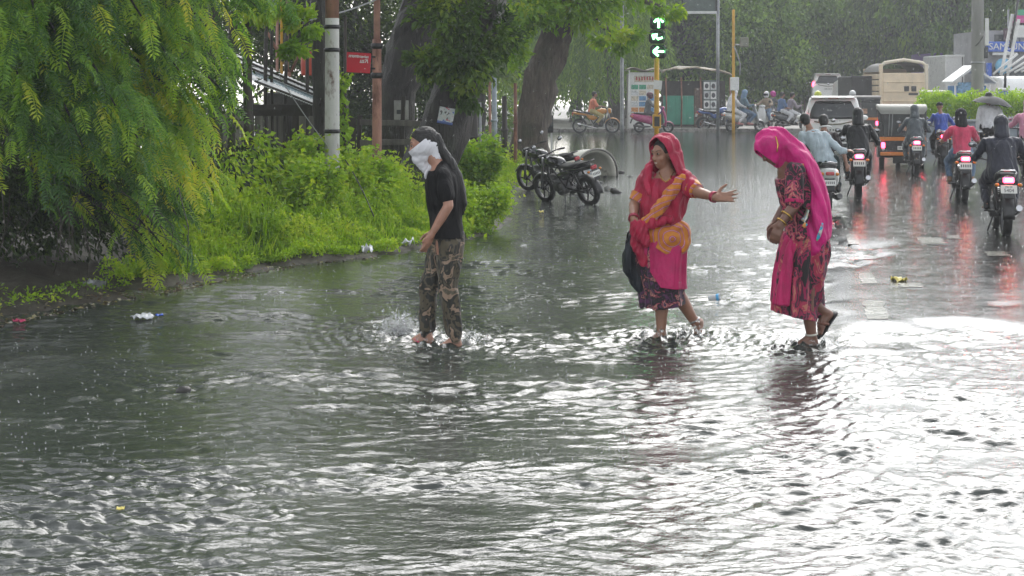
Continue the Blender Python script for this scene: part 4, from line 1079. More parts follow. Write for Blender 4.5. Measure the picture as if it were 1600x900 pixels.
# --- shops at the right edge
def shops():
    Y = 78.0; t_ = thing('shop_building', 'shop front with a blue sign board at the right edge', 'shop', (at(1590, 0, Y).x, Y, 0)); o = Vector(t_.location)
    L = lambda px, py, yy=Y: at(px, py, yy) - o
    blue = mat('blue_sign_paint', (.03, .12, .55), .35, var=.12, scale=2); x0 = L(1543, 0).x
    MB().box((x0 + 4.0, 3.2, 2.3), (8, 5.6, 4.6)).build('walls', mat('grey_plaster', (.30, .30, .31), .7, var=.25, scale=1.5), t_)
    sb = MB().box(((x0 + 3.0), .1, L(0, 73).z), (6.0, .35, .50), ch=.03).build('sign_board', blue, t_)
    text_mesh('lettering', 'SAMSUNG', .46, M_WHITE, sb, Matrix.Translation((L(1570, 0).x + .25, -.09, L(0, 73).z)) @ FACE, .012)
    MB().box((x0 + .10, .12, 1.5), (.22, .3, 3.0), ch=.02).build('pillar', blue, t_)
    MB().box((x0 + 2.9, .28, 1.55), (5.0, .1, 2.5)).build('window', mat('shop_glass', (.03, .04, .05), .1), t_)
    MB().box((x0 + .85, .05, L(0, 84).z), (1.2, .1, .12)).build('lower_board', M_WHITE, t_)
    MB().ell((x0 + .75, -.1, L(0, 104).z), (.42, .12, .40), rot=(0, .4, 0)).build('banner', mat('light_blue_banner', (.15, .42, .62), .5), t_)
    for x, z, w_, h_, m in ((1574, 54, .40, .6, mat('dark_maroon_board', (.07, .03, .05), .5)), (1592, 47, .75, .75, M_WHITE), (1596, 32, .55, .5, mat('magenta_board', (.6, .05, .30), .5)), (1598, 20, .5, .3, mat('green_board', (.05, .35, .2), .5)), (1583, 36, .25, .3, mat('magenta_board', (.6, .05, .30)))):
        MB().box((L(x, 0).x, -.05, L(0, z).z), (w_, .12, h_), ch=.02).build('advertisement', m, t_)
    for x in (1576, 1594): MB().tube([(L(x, 0).x, .05, 3.4), (L(x, 0).x, .05, 5.6)], .05, 6).build('sign_post', M_STEEL, t_)
    for i in range(5): MB().box((x0 + .9 + i * 1.6, .38, 3.9), (.9, .06, 1.0), ch=.02).build('upper_window', mat('shop_glass', (.03, .04, .05)), t_)
shops()
def ladder():
    Y = 72.0; b = Vector((at(1570, 0, Y).x, Y, 0)); t_ = thing('boom_ladder', 'white lattice boom slanting up in front of the blue shop sign', 'boom', b)
    a0, a1 = at(1564, 118, Y) - b, at(1582, 22, Y) - b; c0, c1 = at(1574, 118, Y) - b, at(1592, 30, Y) - b
    for p, q in ((a0, a1), (c0, c1)): MB().box((p + q) / 2, (.13, .10, (q - p).length), rot=(0, math.atan2((q - p).x, (q - p).z), 0), ch=.015).build('rail', M_WHITE, t_)
    for i in range(9): 
        u = .08 + i * .105; p, q = a0.lerp(a1, u), c0.lerp(c1, u); MB().tube([p, q], .03, 6).build('rung', M_WHITE, t_)
    MB().tube([at(1578, 75, Y - .2) - b, at(1586, 30, Y - .2) - b, at(1592, -8, Y - .2) - b], .055, 7).build('cylinder_rod', M_BLACK, t_)
    MB().box((.15, .2, .25), (1.1, .8, .62), ch=.05).build('base', M_BLACK, t_)
    for k in range(5):
        p, q = at(1552 + k * 11, 116 - k * 1, Y - .4) - b, at(1590 + k * 12, 84 + k * 3, Y - .4) - b
        MB().tube([p, q], .055, 6).build('lattice_bar', M_WHITE, t_)
    MB().box((.9, -.35, .9), (2.0, .12, .12)).build('lattice_foot', M_WHITE, t_); 
    for s in (.1, 1.7): MB().tube([(s, -.35, 0), (s, -.35, .95)], .05, 6).build('leg', M_BLACK, t_)
ladder()
def booth():
    Y = 60.0; t_ = thing('blue_booth', 'small booth with blue panels and a white awning behind the hedge', 'booth', (at(1515, 0, Y).x, Y, 0)); o = Vector(t_.location)
    L = lambda px, py: at(px, py, Y) - o
    bl = mat('bright_blue_panel', (.04, .22, .55), .4, var=.3, scale=4); a, b = L(1490, 0).x, L(1541, 0).x
    MB().box(((a + b) / 2, .4, .95), (b - a, .8, 1.9), ch=.02).build('cabin', bl, t_)
    MB().box(((a + b) / 2, -.02, L(0, 138).z), (b - a - .3, .06, .45), ch=.01).build('poster_panel', mat('pale_blue_print', (.22, .42, .62), .5, var=.6, scale=10), t_)
    for x in (a - .05, b): MB().tube([(x, -.4, 0), (x, -.4, 2.0)], .04, 6).build('post', M_WHITE, t_)
    MB().prism([(a - .2, 1.98), ((a + b) / 2, 2.55), (b + .2, 1.98), (b + .2, 2.06), ((a + b) / 2, 2.66), (a - .2, 2.06)], 'Y', -.6, .9).build('awning', M_WHITE, t_)
booth()
pbx = thing('blue_post', 'blue painted cabinet post right of the utility pole', 'cabinet', (at(1568, 0, 58).x, 58, 0))
MB().box((0, 0, .85), (.26, .26, 1.7), ch=.03).build('body', mat('blue_sign_paint', (.03, .12, .55)), pbx); MB().box((0, 0, 1.76), (.36, .36, .12), ch=.04).build('cap', M_WHITE, pbx); MB().tube([(.05, 0, 1.8), (.07, 0, 2.35)], .05, 7).build('stub', M_BLACK, pbx)

# --- white broken shell behind the parked motorcycles
def shell():
    Y = 33.4; t_ = thing('white_shell', 'broken white domed shell lying behind the parked motorcycles', 'shell', (at(916, 0, Y).x, Y, -.03)); t_.scale = (1.12, 1.2, 1.15); t_.rotation_euler = (0, 0, R(48))
    m = mat('cream_fibreglass', (.66, .64, .56), .4, var=.15, scale=3, dirt=((.22, .20, .16), 3, .62))
    def f(u, v):
        a = math.pi * u; r = .60 * (1 - .25 * v ** 2); return (-r * 1.05 * math.cos(a), .85 * v - .2, .54 * (1 - .35 * v ** 2) * math.sin(a) ** .85)
    MB().sheet(None, 26, 10, f).build('dome', m, t_, fix=False).modifiers.new('t', 'SOLIDIFY').thickness = .05
    MB().tube([(Vector(f(i / 24, 0)) + Vector((0, -.03, 0))) for i in range(25)], .022, 7).build('rim', mat('grey_trim', (.20, .19, .17), .5), t_)
    MB().sheet(None, 10, 6, lambda u, v: (-.32 + u * .62, .10 + .10 * math.sin(u * 3.1), .03 + v * .34 * math.sin(.5 + u * 2.2))).build('inner_panel', mat('pale_inner_panel', (.62, .64, .66), .3), t_, fix=False).modifiers.new('t', 'SOLIDIFY').thickness = .02
    MB().box((-.10, .16, .14), (.26, .02, .05), rot=(0, -.1, 0)).build('print', mat('blue_sign_paint', (.03, .12, .55)), t_)
    MB().tube([(.62, .05, .02), (.78, .0, .10), (.86, .02, .16)], .05, 8).build('broken_bracket', mat('dark_trim', (.05, .05, .045)), t_)
shell()

# --- litter, stones
def blob_mesh(seed, r, n=10, m=7, amp=.3):
    mb = MB(); mb.ell((0, 0, 0), r, n, m); ns = SN(seed, 8, 3, .5 * max(r), 3 * max(r))
    mb.v = [tuple(np.array(v) * (1 + amp * .5 * float(ns(np.array(v))))) for v in mb.v]; return mb
rk = blob_mesh(1, (.045, .04, .028)); o = rk.build('stone', mat('dark_stone', (.03, .028, .025), .5, bmp=.5)); o.location = gp(287, 610, .006); tag(o, 'dark stone breaking the water surface in the left foreground', 'stone')
def crumple(name, label, cat, px, py, size, m, seed, z=.02, flat=.35):
    rs = np.random.RandomState(seed); mb = MB(); n = 8
    def f(u, v): 
        a = SN(seed, 8, 2, .25, .8)(np.array([u, v])); return ((u - .5) * size[0], (v - .5) * size[1], flat * size[0] * .5 * (float(a) * .5 + .5))
    o = mb.sheet(None, n, n, f).build(name, m, fix=False); o.location = gp(px, py, z); o.rotation_euler.z = rs.uniform(0, 3); tag(o, label, cat)
    s = o.modifiers.new('t', 'SOLIDIFY'); s.thickness = .003; return o
M_PLA = mat('white_plastic_film', (.7, .72, .74), .25, var=.1); M_PBL = mat('blue_plastic_film', (.03, .12, .62), .25, var=.1); M_PYE = mat('yellow_wrapper', (.62, .52, .10), .35, var=.2)
crumple('plastic_bag', 'crumpled white plastic bag at the left water edge', 'litter', 222, 496, (.16, .14), M_PLA, 71)
crumple('wrapper', 'small blue wrapper beside the white bag at the left water edge', 'litter', 249, 493, (.06, .05), M_PBL, 72)
crumple('wrapper', 'yellow wrapper on the wet road right of the lane dash', 'litter', 1405, 438, (.16, .10), M_PYE, 73, .03)
crumple('wrapper', 'pink wrapper at the far left water edge', 'litter', 30, 502, (.09, .05), mat('pink_wrapper', (.55, .06, .15), .4), 74)
crumple('wrapper', 'white wrapper in the weeds below the masked girl hand', 'litter', 574, 392, (.14, .12), M_PLA, 75, .1, .8)
crumple('wrapper', 'white wrapper in the grass left of the masked girl knees', 'litter', 638, 380, (.14, .09), M_PLA, 76, .1, .6)
crumple('wrapper', 'grey flattened wrapper under the feathery tree', 'litter', 146, 447, (.20, .12), mat('grey_wrapper', (.30, .31, .32), .4), 77, .06, .5)
crumple('leaf_litter', 'small yellow leaf floating in the left foreground', 'leaf', 188, 795, (.035, .03), M_PYE, 78, .015)
crumple('leaf_litter', 'yellow leaf on the mud below the parked motorcycles', 'leaf', 846, 331, (.10, .07), M_PYE, 79, .02)
cu = thing('paper_cup', 'white and blue paper cup floating right of the woman in the orange patterned sari', 'cup', gp(1116, 466, .012)); cu.rotation_euler = (R(80), R(20), R(70))
MB().lathe([(.0, -.05), (.027, -.05), (.036, .05), (.038, .052), (.034, .05), (.025, -.045), (0, -.045)], n=16).build('body', M_PLA, cu); MB().lathe([(.0335, .02), (.0362, .022), (.0375, .046), (.036, .047)], n=16).build('band', mat('light_blue_print', (.1, .45, .8), .4), cu)
rs = np.random.RandomState(81)
def rubble():
    labs = [(922, 292), (938, 285), (950, 296), (962, 300), (930, 300), (945, 276), (905, 296), (970, 270), (985, 276)]
    LB = ['dark lump of rubble nearest the tail of the front parked motorcycle', 'pale lump of rubble under the broken white shell', 'dark stone right of the parked motorcycles at the water line', 'pale stone farthest right of the parked motorcycles in the mud', 'small stone directly behind the rear wheel of the front parked motorcycle', 'stone beside the right foot of the broken white shell', 'stone under the seat of the front parked motorcycle', 'dark stone in the water left of the crimson sari, upper one', 'dark stone in the water left of the crimson sari, lower one']
    LB = [LB[k] if k != 0 else 'stone just right of the tail of the front parked motorcycle' for k in range(9)]
    for i, (px, py) in enumerate(labs):
        s = rs.uniform(.05, .12); o = blob_mesh(82 + i, (s, s * .8, s * .5), 9, 6, .5).build('stone', mat('dark_stone', (.03, .028, .025)) if i % 2 else M_CONC); o.location = gp(px, py, s * .15); o.rotation_euler.z = i
        tag(o, LB[i], 'stone', 'rubble behind the parked motorcycles')
rubble()
def debris():
    n = 900; Y = rs.uniform(11.5, 17.8, n); X = np.interp(Y, _edgeY, _edgeX) - rs.rand(n) ** 2 * .8 + .12; z = np.maximum(verge_z(X, Y), 0) + .005
    a = rs.normal(size=(n, 3)); a[:, 2] *= .25
    L = rs.uniform(.015, .06, n)
    m = leaf_mat('leaf_litter_mix', [(.03, .02, .012), (.10, .06, .03), (.16, .13, .10), (.35, .30, .10), (.40, .38, .36)], .1)
    tag(leaf_obj('leaf_litter', np.stack([X, Y, z], -1), a, upn(rs, n, .3), L, L * .6, m, None, rs.rand(n)), 'dead leaves and scraps along the muddy edge', 'litter', kind='stuff')
debris()

# ================================================================== vehicles (built facing +Y)
RZ = -math.atan(UD)                        # heading of the road
def rrect(y, hw, z0, z1, rad=.1, k=4, hwt=None, cx=0.0):
    """rounded rectangle ring in the XZ plane at y; hwt = half width at the top"""
    hwt = hw if hwt is None else hwt; rad = min(rad, (z1 - z0) * .49, hw * .9, hwt * .9); o = []
    for (sx_, sz, a0) in ((1, 1, 0), (-1, 1, 90), (-1, -1, 180), (1, -1, 270)):
        w_ = hwt if sz > 0 else hw
        cxx = sx_ * (w_ - rad); cz = (z1 - rad) if sz > 0 else (z0 + rad)
        for i in range(k + 1):
            a = R(a0 + 90 * i / k); o.append((cx + cxx + rad * math.cos(a), y, cz + rad * math.sin(a)))
    return o
M_CHROME = mat('chrome', (.55, .55, .56), .15, 1.0, var=.1); M_ALLOY = mat('grey_alloy', (.28, .28, .29), .35, .8, var=.2)
M_BPLAS = mat('black_plastic', (.014, .014, .015), .4, var=.3); M_BGLOSS = mat('black_gloss_paint', (.010, .010, .012), .2, var=.2, coat=.6)
M_ENG = mat('engine_metal', (.11, .11, .11), .45, .6, var=.4, scale=12); M_SEAT = mat('black_vinyl', (.015, .014, .014), .45, var=.3, bmp=.15, bscale=60)
M_PLATE = mat('white_number_plate', (.72, .72, .68), .4, var=.08); M_PINK = mat('dark_print', (.04, .04, .045), .5, var=.1)
M_TAIL = mat('tail_light_lit', (.6, .02, .03), .3, emit=((1.0, .04, .10), 7.0), var=.05); M_TAILH = mat('tail_bulb_lit', (.9, .5, .2), .3, emit=((1.0, .55, .15), 9.0), var=.05)
M_TAILO = mat('tail_light_dull', (.45, .02, .035), .25, var=.1, coat=.5); M_AMB = mat('amber_lens', (.62, .20, .02), .25, var=.1); M_LENS = mat('clear_lens', (.6, .62, .63), .1, var=.05, coat=.5)
M_MIRR = mat('mirror_glass', (.30, .31, .32), .1, .9, var=.03); M_WHITEC = mat('white_car_paint', (.82, .82, .80), .3, var=.05, scale=2, coat=.5, dirt=((.45, .44, .40), 2.5, .70))
M_GLASS = mat('dark_window_glass', (.020, .024, .026), .08, var=.2, coat=.4)

def wheel(parent, c, r, tw, disc=True, spokes=5, n=26, rimm=None):
    w_ = MB().lathe([(r - .075, -tw / 2), (r - .02, -tw / 2), (r - .004, -tw * .32), (r, 0), (r - .004, tw * .32), (r - .02, tw / 2), (r - .075, tw / 2), (r - .085, 0), (r - .075, -tw / 2)], c, 'X', n).build('wheel', M_RUBBER, parent)
    mb = MB(); ri = r - .075; c = Vector(c)
    mb.lathe([(ri - .02, -tw * .4), (ri + .008, -tw * .42), (ri + .008, tw * .42), (ri - .02, tw * .4), (ri - .022, 0), (ri - .02, -tw * .4)], c, 'X', n)
    mb.lathe([(0, -.05), (.045, -.05), (.05, 0), (.045, .05), (0, .05)], c, 'X', 12)
    for i in range(spokes):
        a = 2 * math.pi * i / spokes; d = Vector((0, math.cos(a), math.sin(a))); mb.tube([c + d * .03, c + d * (ri)], [.02, .014], 6)
    mb.build('rim', rimm or M_ALLOY, w_)
    return w_
def plate(parent, loc, w_=.20, h_=.10, txt=None, tilt=0.0, name='number_plate'):
    p = MB().box((0, 0, 0), (w_, .008, h_), ch=.003).build(name, M_PLATE, parent); p.location = loc; p.rotation_euler = (tilt, 0, 0)
    if txt:
        for i, (s, sz, z) in enumerate(txt): text_mesh('characters', s, sz, M_PINK, p, Matrix.Translation((0, -.0055, z)) @ FACE, .001)
    else:
        mb = MB(); g = np.random.RandomState(int(abs(loc[2]) * 1000) % 99)
        for i in range(5): mb.box((-w_ * .34 + i * w_ * .17, -.005, 0), (w_ * .08, .004, h_ * .42))
        mb.build('characters', M_PINK, p)
    return p

def motorcycle(name, label, loc, rz, paint, lit=True, group=None, txt=None, lean=0.0, steer=0.0, deflect=None, dark=False, sc=1.0):
    t_ = thing(name, label, 'motorcycle', loc, rz, group, tilt=(0, lean)); t_.scale = (sc,) * 3
    wheel(t_, (0, -.64, .30), .30, .115, rimm=M_BPLAS if dark else None); fw = wheel(t_, (0, .66, .30), .30, .09, rimm=M_BPLAS if dark else None)
    # frame and swing arm
    mb = MB()
    for s in (-1, 1):
        mb.tube([(s * .09, -.64, .30), (s * .10, -.15, .36)], .022, 7); mb.tube([(s * .06, -.10, .40), (s * .10, -.25, .62), (s * .11, -.62, .74)], .016, 7)
        mb.tube([(s * .05, .42, .90), (s * .09, .10, .62), (s * .09, -.12, .36)], .02, 7); mb.tube([(s * .05, .42, .86), (s * .08, .34, .45), (s * .09, .05, .26)], .018, 7)
        mb.tube([(s * .12, -.58, .36), (s * .12, -.42, .70)], .026, 8)
    mb.tube([(-.24, -.02, .31), (.24, -.02, .31)], .016, 7); mb.tube([(-.22, -.36, .33), (.22, -.36, .33)], .015, 7)
    mb.build('frame', M_BLACK, t_)
    mb = MB().box((0, .13, .40), (.24, .32, .26), ch=.04).lathe([(.10, -.16), (.12, -.14), (.12, .14), (.10, .16)], (0, .02, .33), 'X', 14, True)
    for k in range(5): mb.box((0, .25, .50 + k * .028), (.20, .18, .012))
    mb.build('engine', M_ENG, t_)
    # exhaust on the right
    MB().tube([(.09, .30, .46), (.11, .36, .26), (.13, .1, .21), (.15, -.25, .27), (.17, -.72, .40)], [.02, .02, .022, .04, .045], 10).build('exhaust', M_CHROME if not dark else M_ENG, t_)
    # tank, side panel, seat, tail
    MB().loft([ering((0, y, z), w_, h_, 14, (1, 0, 0), (0, 0, 1), 2.5) for y, z, w_, h_ in ((.44, .88, .06, .05), (.38, .89, .12, .10), (.22, .88, .155, .13), (.04, .84, .14, .11), (-.06, .80, .09, .06))]).build('fuel_tank', paint, t_)
    for s in (-1, 1): MB().loft([ering((s * .11, y, z), .018, h_, 10, (1, 0, 0), (0, 0, 1)) for y, z, h_ in ((.05, .62, .03), (-.08, .62, .10), (-.25, .64, .09), (-.36, .68, .03))]).build('side_panel', paint, t_)
    MB().loft([ering((0, y, z), w_, h_, 14, (1, 0, 0), (0, 0, 1), 3) for y, z, w_, h_ in ((.02, .80, .07, .03), (-.08, .80, .13, .045), (-.30, .80, .145, .05), (-.48, .84, .14, .05), (-.72, .86, .11, .04), (-.78, .86, .07, .02))]).build('seat', M_SEAT, t_)
    MB().loft([ering((0, y, z), w_, h_, 12, (1, 0, 0), (0, 0, 1), 2.4) for y, z, w_, h_ in ((-.30, .74, .12, .05), (-.60, .77, .12, .06), (-.84, .81, .085, .05), (-.92, .83, .05, .03))]).build('tail_cowl', paint, t_)
    MB().tube([(.12, -.45, .80), (.13, -.70, .89), (.09, -.88, .93), (-.09, -.88, .93), (-.13, -.70, .89), (-.12, -.45, .80)], .013, 7).build('grab_rail', M_CHROME if not dark else M_BLACK, t_)
    tl = MB().box((0, -.925, .80), (.15, .05, .075), ch=.015).build('tail_light', M_TAIL if lit else M_TAILO, t_)
    if lit: MB().box((0, -.955, .805), (.085, .016, .03), ch=.005).build('bulb', M_TAILH, tl)
    # rear mudguard with plate, reflector, indicators
    MB().sheet(None, 12, 4, lambda u, v: ((v - .5) * .16, -.64 + .345 * math.cos(R(60 + 125 * u)), .30 + .345 * math.sin(R(60 + 125 * u)) - .02 * abs(v - .5) * 2)).build('rear_mudguard', M_BPLAS, t_, fix=False).modifiers.new('t', 'SOLIDIFY').thickness = .006
    MB().box((0, -.95, .66), (.14, .02, .24), rot=(-.25, 0, 0), ch=.006).build('plate_holder', M_BPLAS, t_)
    plate(t_, (0, -.968, .675), .22, .115, txt, -.22); MB().box((0, -.945, .555), (.075, .014, .03), rot=(-.25, 0, 0), ch=.004).build('reflector', M_TAILO, t_)
    for s in (-1, 1):
        MB().tube([(0, -.90, .735), (s * .14, -.91, .735)], .009, 6).build('indicator_stalk', M_BPLAS, t_); MB().ell((s * .155, -.925, .735), (.032, .028, .026), 10, 7).build('indicator', M_AMB, t_)
    # front end
    mb = MB()
    for s in (-1, 1): mb.tube([(s * .085, .66, .30), (s * .085, .50, .76), (s * .085, .44, .96)], [.026, .024, .02], 8)
    mb.build('fork', M_ALLOY, t_)
    MB().sheet(None, 12, 4, lambda u, v: ((v - .5) * .12, .66 + .33 * math.cos(R(25 + 135 * u)), .30 + .33 * math.sin(R(25 + 135 * u)) - .03 * (abs(v - .5) * 2) ** 2)).build('front_mudguard', paint, t_, fix=False).modifiers.new('t', 'SOLIDIFY').thickness = .006
    hl = MB().loft([ering((0, y, .90), w_, h_, 14, (1, 0, 0), (0, 0, 1), 2.6) for y, w_, h_ in ((.46, .07, .08), (.52, .11, .11), (.60, .10, .095))]).build('headlight', paint, t_); MB().ell((0, .60, .90), (.085, .03, .08), 14, 8).build('lens', M_LENS, hl)
    MB().tube([(-.36, .26, 1.05), (-.22, .36, 1.04), (-.08, .44, 1.0), (.08, .44, 1.0), (.22, .36, 1.04), (.36, .26, 1.05)], .013, 7).build('handlebar', M_BLACK, t_)
    for s in (-1, 1):
        MB().tube([(s * .25, .335, 1.045), (s * .37, .25, 1.05)], .019, 8).build('grip', M_RUBBER, t_)
        MB().tube([(s * .22, .36, 1.05), (s * .28, .38, 1.17), (s * .33, .34, 1.23)], .007, 5).build('mirror_stalk', M_BLACK, t_)
        mr = MB().ell((s * .36, .34, 1.25), (.065, .022, .045), 12, 8).build('mirror', M_BPLAS, t_); MB().ell((s * .36, .325, 1.25), (.055, .012, .036), 12, 8).build('mirror_glass', M_MIRR, mr)
    MB().tube([(-.10, -.05, .28), (-.20, -.12, .02)], .012, 6).build('side_stand', M_BLACK, t_)
    return t_

def scooter(name, label, loc, rz, paint, lit=True, group=None, lean=0.0, sc=1.0):
    t_ = thing(name, label, 'scooter', loc, rz, group, tilt=(0, lean)); t_.scale = (sc,) * 3
    wheel(t_, (0, -.55, .22), .22, .10, rimm=M_ALLOY); wheel(t_, (0, .62, .22), .22, .09, rimm=M_ALLOY)
    MB().loft([ering((0, y, z), w_, h_, 16, (1, 0, 0), (0, 0, 1), 2.8) for y, z, w_, h_ in ((.06, .40, .14, .10), (-.05, .50, .17, .18), (-.35, .56, .20, .17), (-.65, .62, .175, .15), (-.83, .66, .12, .10), (-.90, .68, .07, .05))]).build('rear_body', paint, t_)
    MB().loft([ering((0, y, z), w_, h_, 14, (1, 0, 0), (0, 0, 1), 3) for y, z, w_, h_ in ((.10, .72, .08, .03), (.02, .74, .14, .045), (-.30, .76, .155, .05), (-.66, .79, .14, .045), (-.78, .79, .09, .025))]).build('seat', M_SEAT, t_)
    MB().box((0, .26, .27), (.34, .46, .05), ch=.02).build('floorboard', M_BPLAS, t_)
    MB().loft([ering((0, y, z), w_, .05, 14, (1, 0, 0), (0, 1, .4), 2.6) for y, z, w_ in ((.48, .26, .16), (.52, .45, .20), (.48, .70, .20), (.42, .88, .14), (.38, .98, .08))]).build('front_apron', paint, t_)
    MB().sheet(None, 10, 4, lambda u, v: ((v - .5) * .15, .62 + .255 * math.cos(R(10 + 150 * u)), .22 + .255 * math.sin(R(10 + 150 * u)) - .03 * (abs(v - .5) * 2) ** 2)).build('front_mudguard', paint, t_, fix=False).modifiers.new('t', 'SOLIDIFY').thickness = .008
    MB().tube([(0, .62, .22), (0, .46, .70), (0, .38, 1.0)], .03, 8).build('steering_column', M_BLACK, t_)
    h = MB().loft([ering((0, y, 1.0), w_, h_, 14, (1, 0, 0), (0, 0, 1), 2.5) for y, w_, h_ in ((.30, .10, .04), (.38, .15, .07), (.46, .11, .06))]).build('handlebar_cowl', paint, t_); MB().ell((0, .47, 1.0), (.07, .02, .045), 12, 8).build('headlight', M_LENS, h)
    MB().tube([(-.33, .26, 1.02), (-.12, .36, 1.0), (.12, .36, 1.0), (.33, .26, 1.02)], .014, 7).build('handlebar', M_BLACK, t_)
    for s in (-1, 1):
        MB().tube([(s * .2, .34, 1.01), (s * .27, .34, 1.14), (s * .30, .32, 1.18)], .007, 5).build('mirror_stalk', M_BLACK, t_); mr = MB().ell((s * .32, .32, 1.21), (.06, .02, .045), 12, 8).build('mirror', M_BPLAS, t_); MB().ell((s * .32, .306, 1.21), (.05, .01, .037), 12, 8).build('mirror_glass', M_MIRR, mr)
        MB().ell((s * .12, -.84, .66), (.035, .04, .03), 10, 7).build('indicator', M_AMB, t_)
    MB().box((0, -.905, .67), (.14, .04, .06), ch=.015).build('tail_light', M_TAIL if lit else M_TAILO, t_)
    MB().box((0, -.86, .50), (.16, .05, .26), rot=(-.35, 0, 0), ch=.01).build('rear_mudguard', M_BPLAS, t_); plate(t_, (0, -.905, .52), .19, .10, None, -.35)
    MB().tube([(.12, -.10, .25), (.16, -.45, .25), (.17, -.80, .30)], [.03, .05, .045], 9).build('exhaust', M_ENG, t_)
    MB().tube([(.10, -.50, .74), (.12, -.78, .84), (0, -.88, .86), (-.12, -.78, .84), (-.10, -.50, .74)], .011, 6).build('grab_rail', M_CHROME, t_)
    return t_

def rbase(px, py, rz, back=.64):
    """origin of a two-wheeler whose rear tyre touches the road at this photo point"""
    q = gp(px, py); f = Vector((-math.sin(rz), math.cos(rz), 0)); return Vector((q.x, q.y, 0.012)) + f * back
GB = 'two wheelers riding away in the rain'
P_DGREY = mat('dark_grey_bike_paint', (.05, .052, .055), .25, var=.15, coat=.6); P_RED = mat('red_bike_paint', (.35, .02, .025), .25, var=.15, coat=.6); P_SILV = mat('silver_scooter_paint', (.42, .43, .43), .28, .3, var=.1, coat=.5)
P_WHT = mat('white_scooter_paint', (.62, .63, .61), .28, var=.1, coat=.5); P_PINK = mat('pink_scooter_paint', (.42, .03, .16), .28, var=.1, coat=.5); P_BLUE = mat('blue_bike_paint', (.05, .11, .35), .25, var=.15, coat=.6)
P_ORY = mat('orange_bike_paint', (.60, .25, .03), .3, var=.15, coat=.5)
BIKES = {}
BIKES['jacket'] = motorcycle('motorcycle', 'black motorcycle with a lit tail light and white number plate nearest the camera', rbase(1573, 371, RZ), RZ, P_DGREY, True, GB, sc=.9, txt=[('MH 20', .034, .032), ('5404', .068, -.018)])
BIKES['pink'] = motorcycle('motorcycle', 'dark motorcycle ridden by the person in the pink shirt', rbase(1507, 318, RZ), RZ, P_DGREY, True, GB, sc=.9)
BIKES['grey'] = motorcycle('motorcycle', 'dark motorcycle with a bright tail lamp behind the auto rickshaw', rbase(1432, 276, RZ), RZ, P_BLUE, True, GB, sc=.88)
BIKES['rain'] = motorcycle('motorcycle', 'dark motorcycle ridden by the person in the black raincoat', rbase(1342, 312, RZ), RZ, P_DGREY, True, GB, sc=.9)
BIKES['blue'] = motorcycle('motorcycle', 'motorcycle of the blue jacket rider beside the hedge', rbase(1474, 262, RZ), RZ, P_RED, True, GB, sc=.9)
RZ8 = R(-6); BIKES['white'] = scooter('scooter', 'white scooter carrying two men beside the stooping woman', rbase(1294, 334, RZ8, .5), RZ8, P_WHT, False, GB, sc=.9)
SD = R(-90)
def side_at(px, py, dx=0.0):
    q = gp(px, py); return Vector((q.x, q.y, q.z + .0))
BIKES['orange'] = motorcycle('motorcycle', 'orange and black motorcycle crossing in front of the weeping tree', side_at(931, 208.5), SD, P_ORY, False)
BIKES['pinkscoot'] = scooter('scooter', 'pink scooter passing behind the traffic light pole', side_at(1020, 207.5), SD, P_PINK, False)
BIKES['parked'] = motorcycle('motorcycle', 'grey motorcycle parked at the stall with a blue tank', side_at(1122, 205), R(-75), P_BLUE, False)
BIKES['shawl'] = scooter('scooter', 'silver scooter carrying the person in the white shawl', side_at(1163, 206), R(-80), P_SILV, False, sc=1.05)
BIKES['whitescoot'] = scooter('scooter', 'white scooter turned towards the camera in the far crowd', side_at(1196, 202) , R(150), P_WHT, False)
BIKES['pair'] = scooter('scooter', 'dark scooter carrying the rider in white trousers', side_at(1236, 205), R(-70), P_DGREY, False)
BIKES['farA'] = scooter('scooter', 'silver scooter half hidden behind the far scooter crowd', side_at(1211, 198), R(-60), P_SILV, False)
BIKES['helmet'] = scooter('scooter', 'scooter of the pink jacket rider just ahead of the white car', Vector((at(1278, 0, 52).x, 52, .01)), RZ, P_DGREY, True)
BIKES['magenta'] = scooter('scooter', 'scooter of the magenta clad rider ahead of the white car', Vector((at(1332, 0, 58).x, 58, .01)), RZ, P_DGREY, True)
# the two parked black motorcycles
pk = gp(890, 318); BIKES['pk1'] = motorcycle('motorcycle', 'black motorcycle parked in front, its red tail light to the right', (pk.x, pk.y + .2, -.02), R(40), M_BGLOSS, False, 'motorcycles parked by the leaning trunk', lean=R(-14), dark=True, sc=.82)
pk = gp(862, 302); BIKES['pk2'] = motorcycle('motorcycle', 'black motorcycle parked behind, its front wheel on the grass', (pk.x, pk.y + .3, .0), R(46), M_BGLOSS, False, 'motorcycles parked by the leaning trunk', lean=R(-14), dark=True, sc=.82)

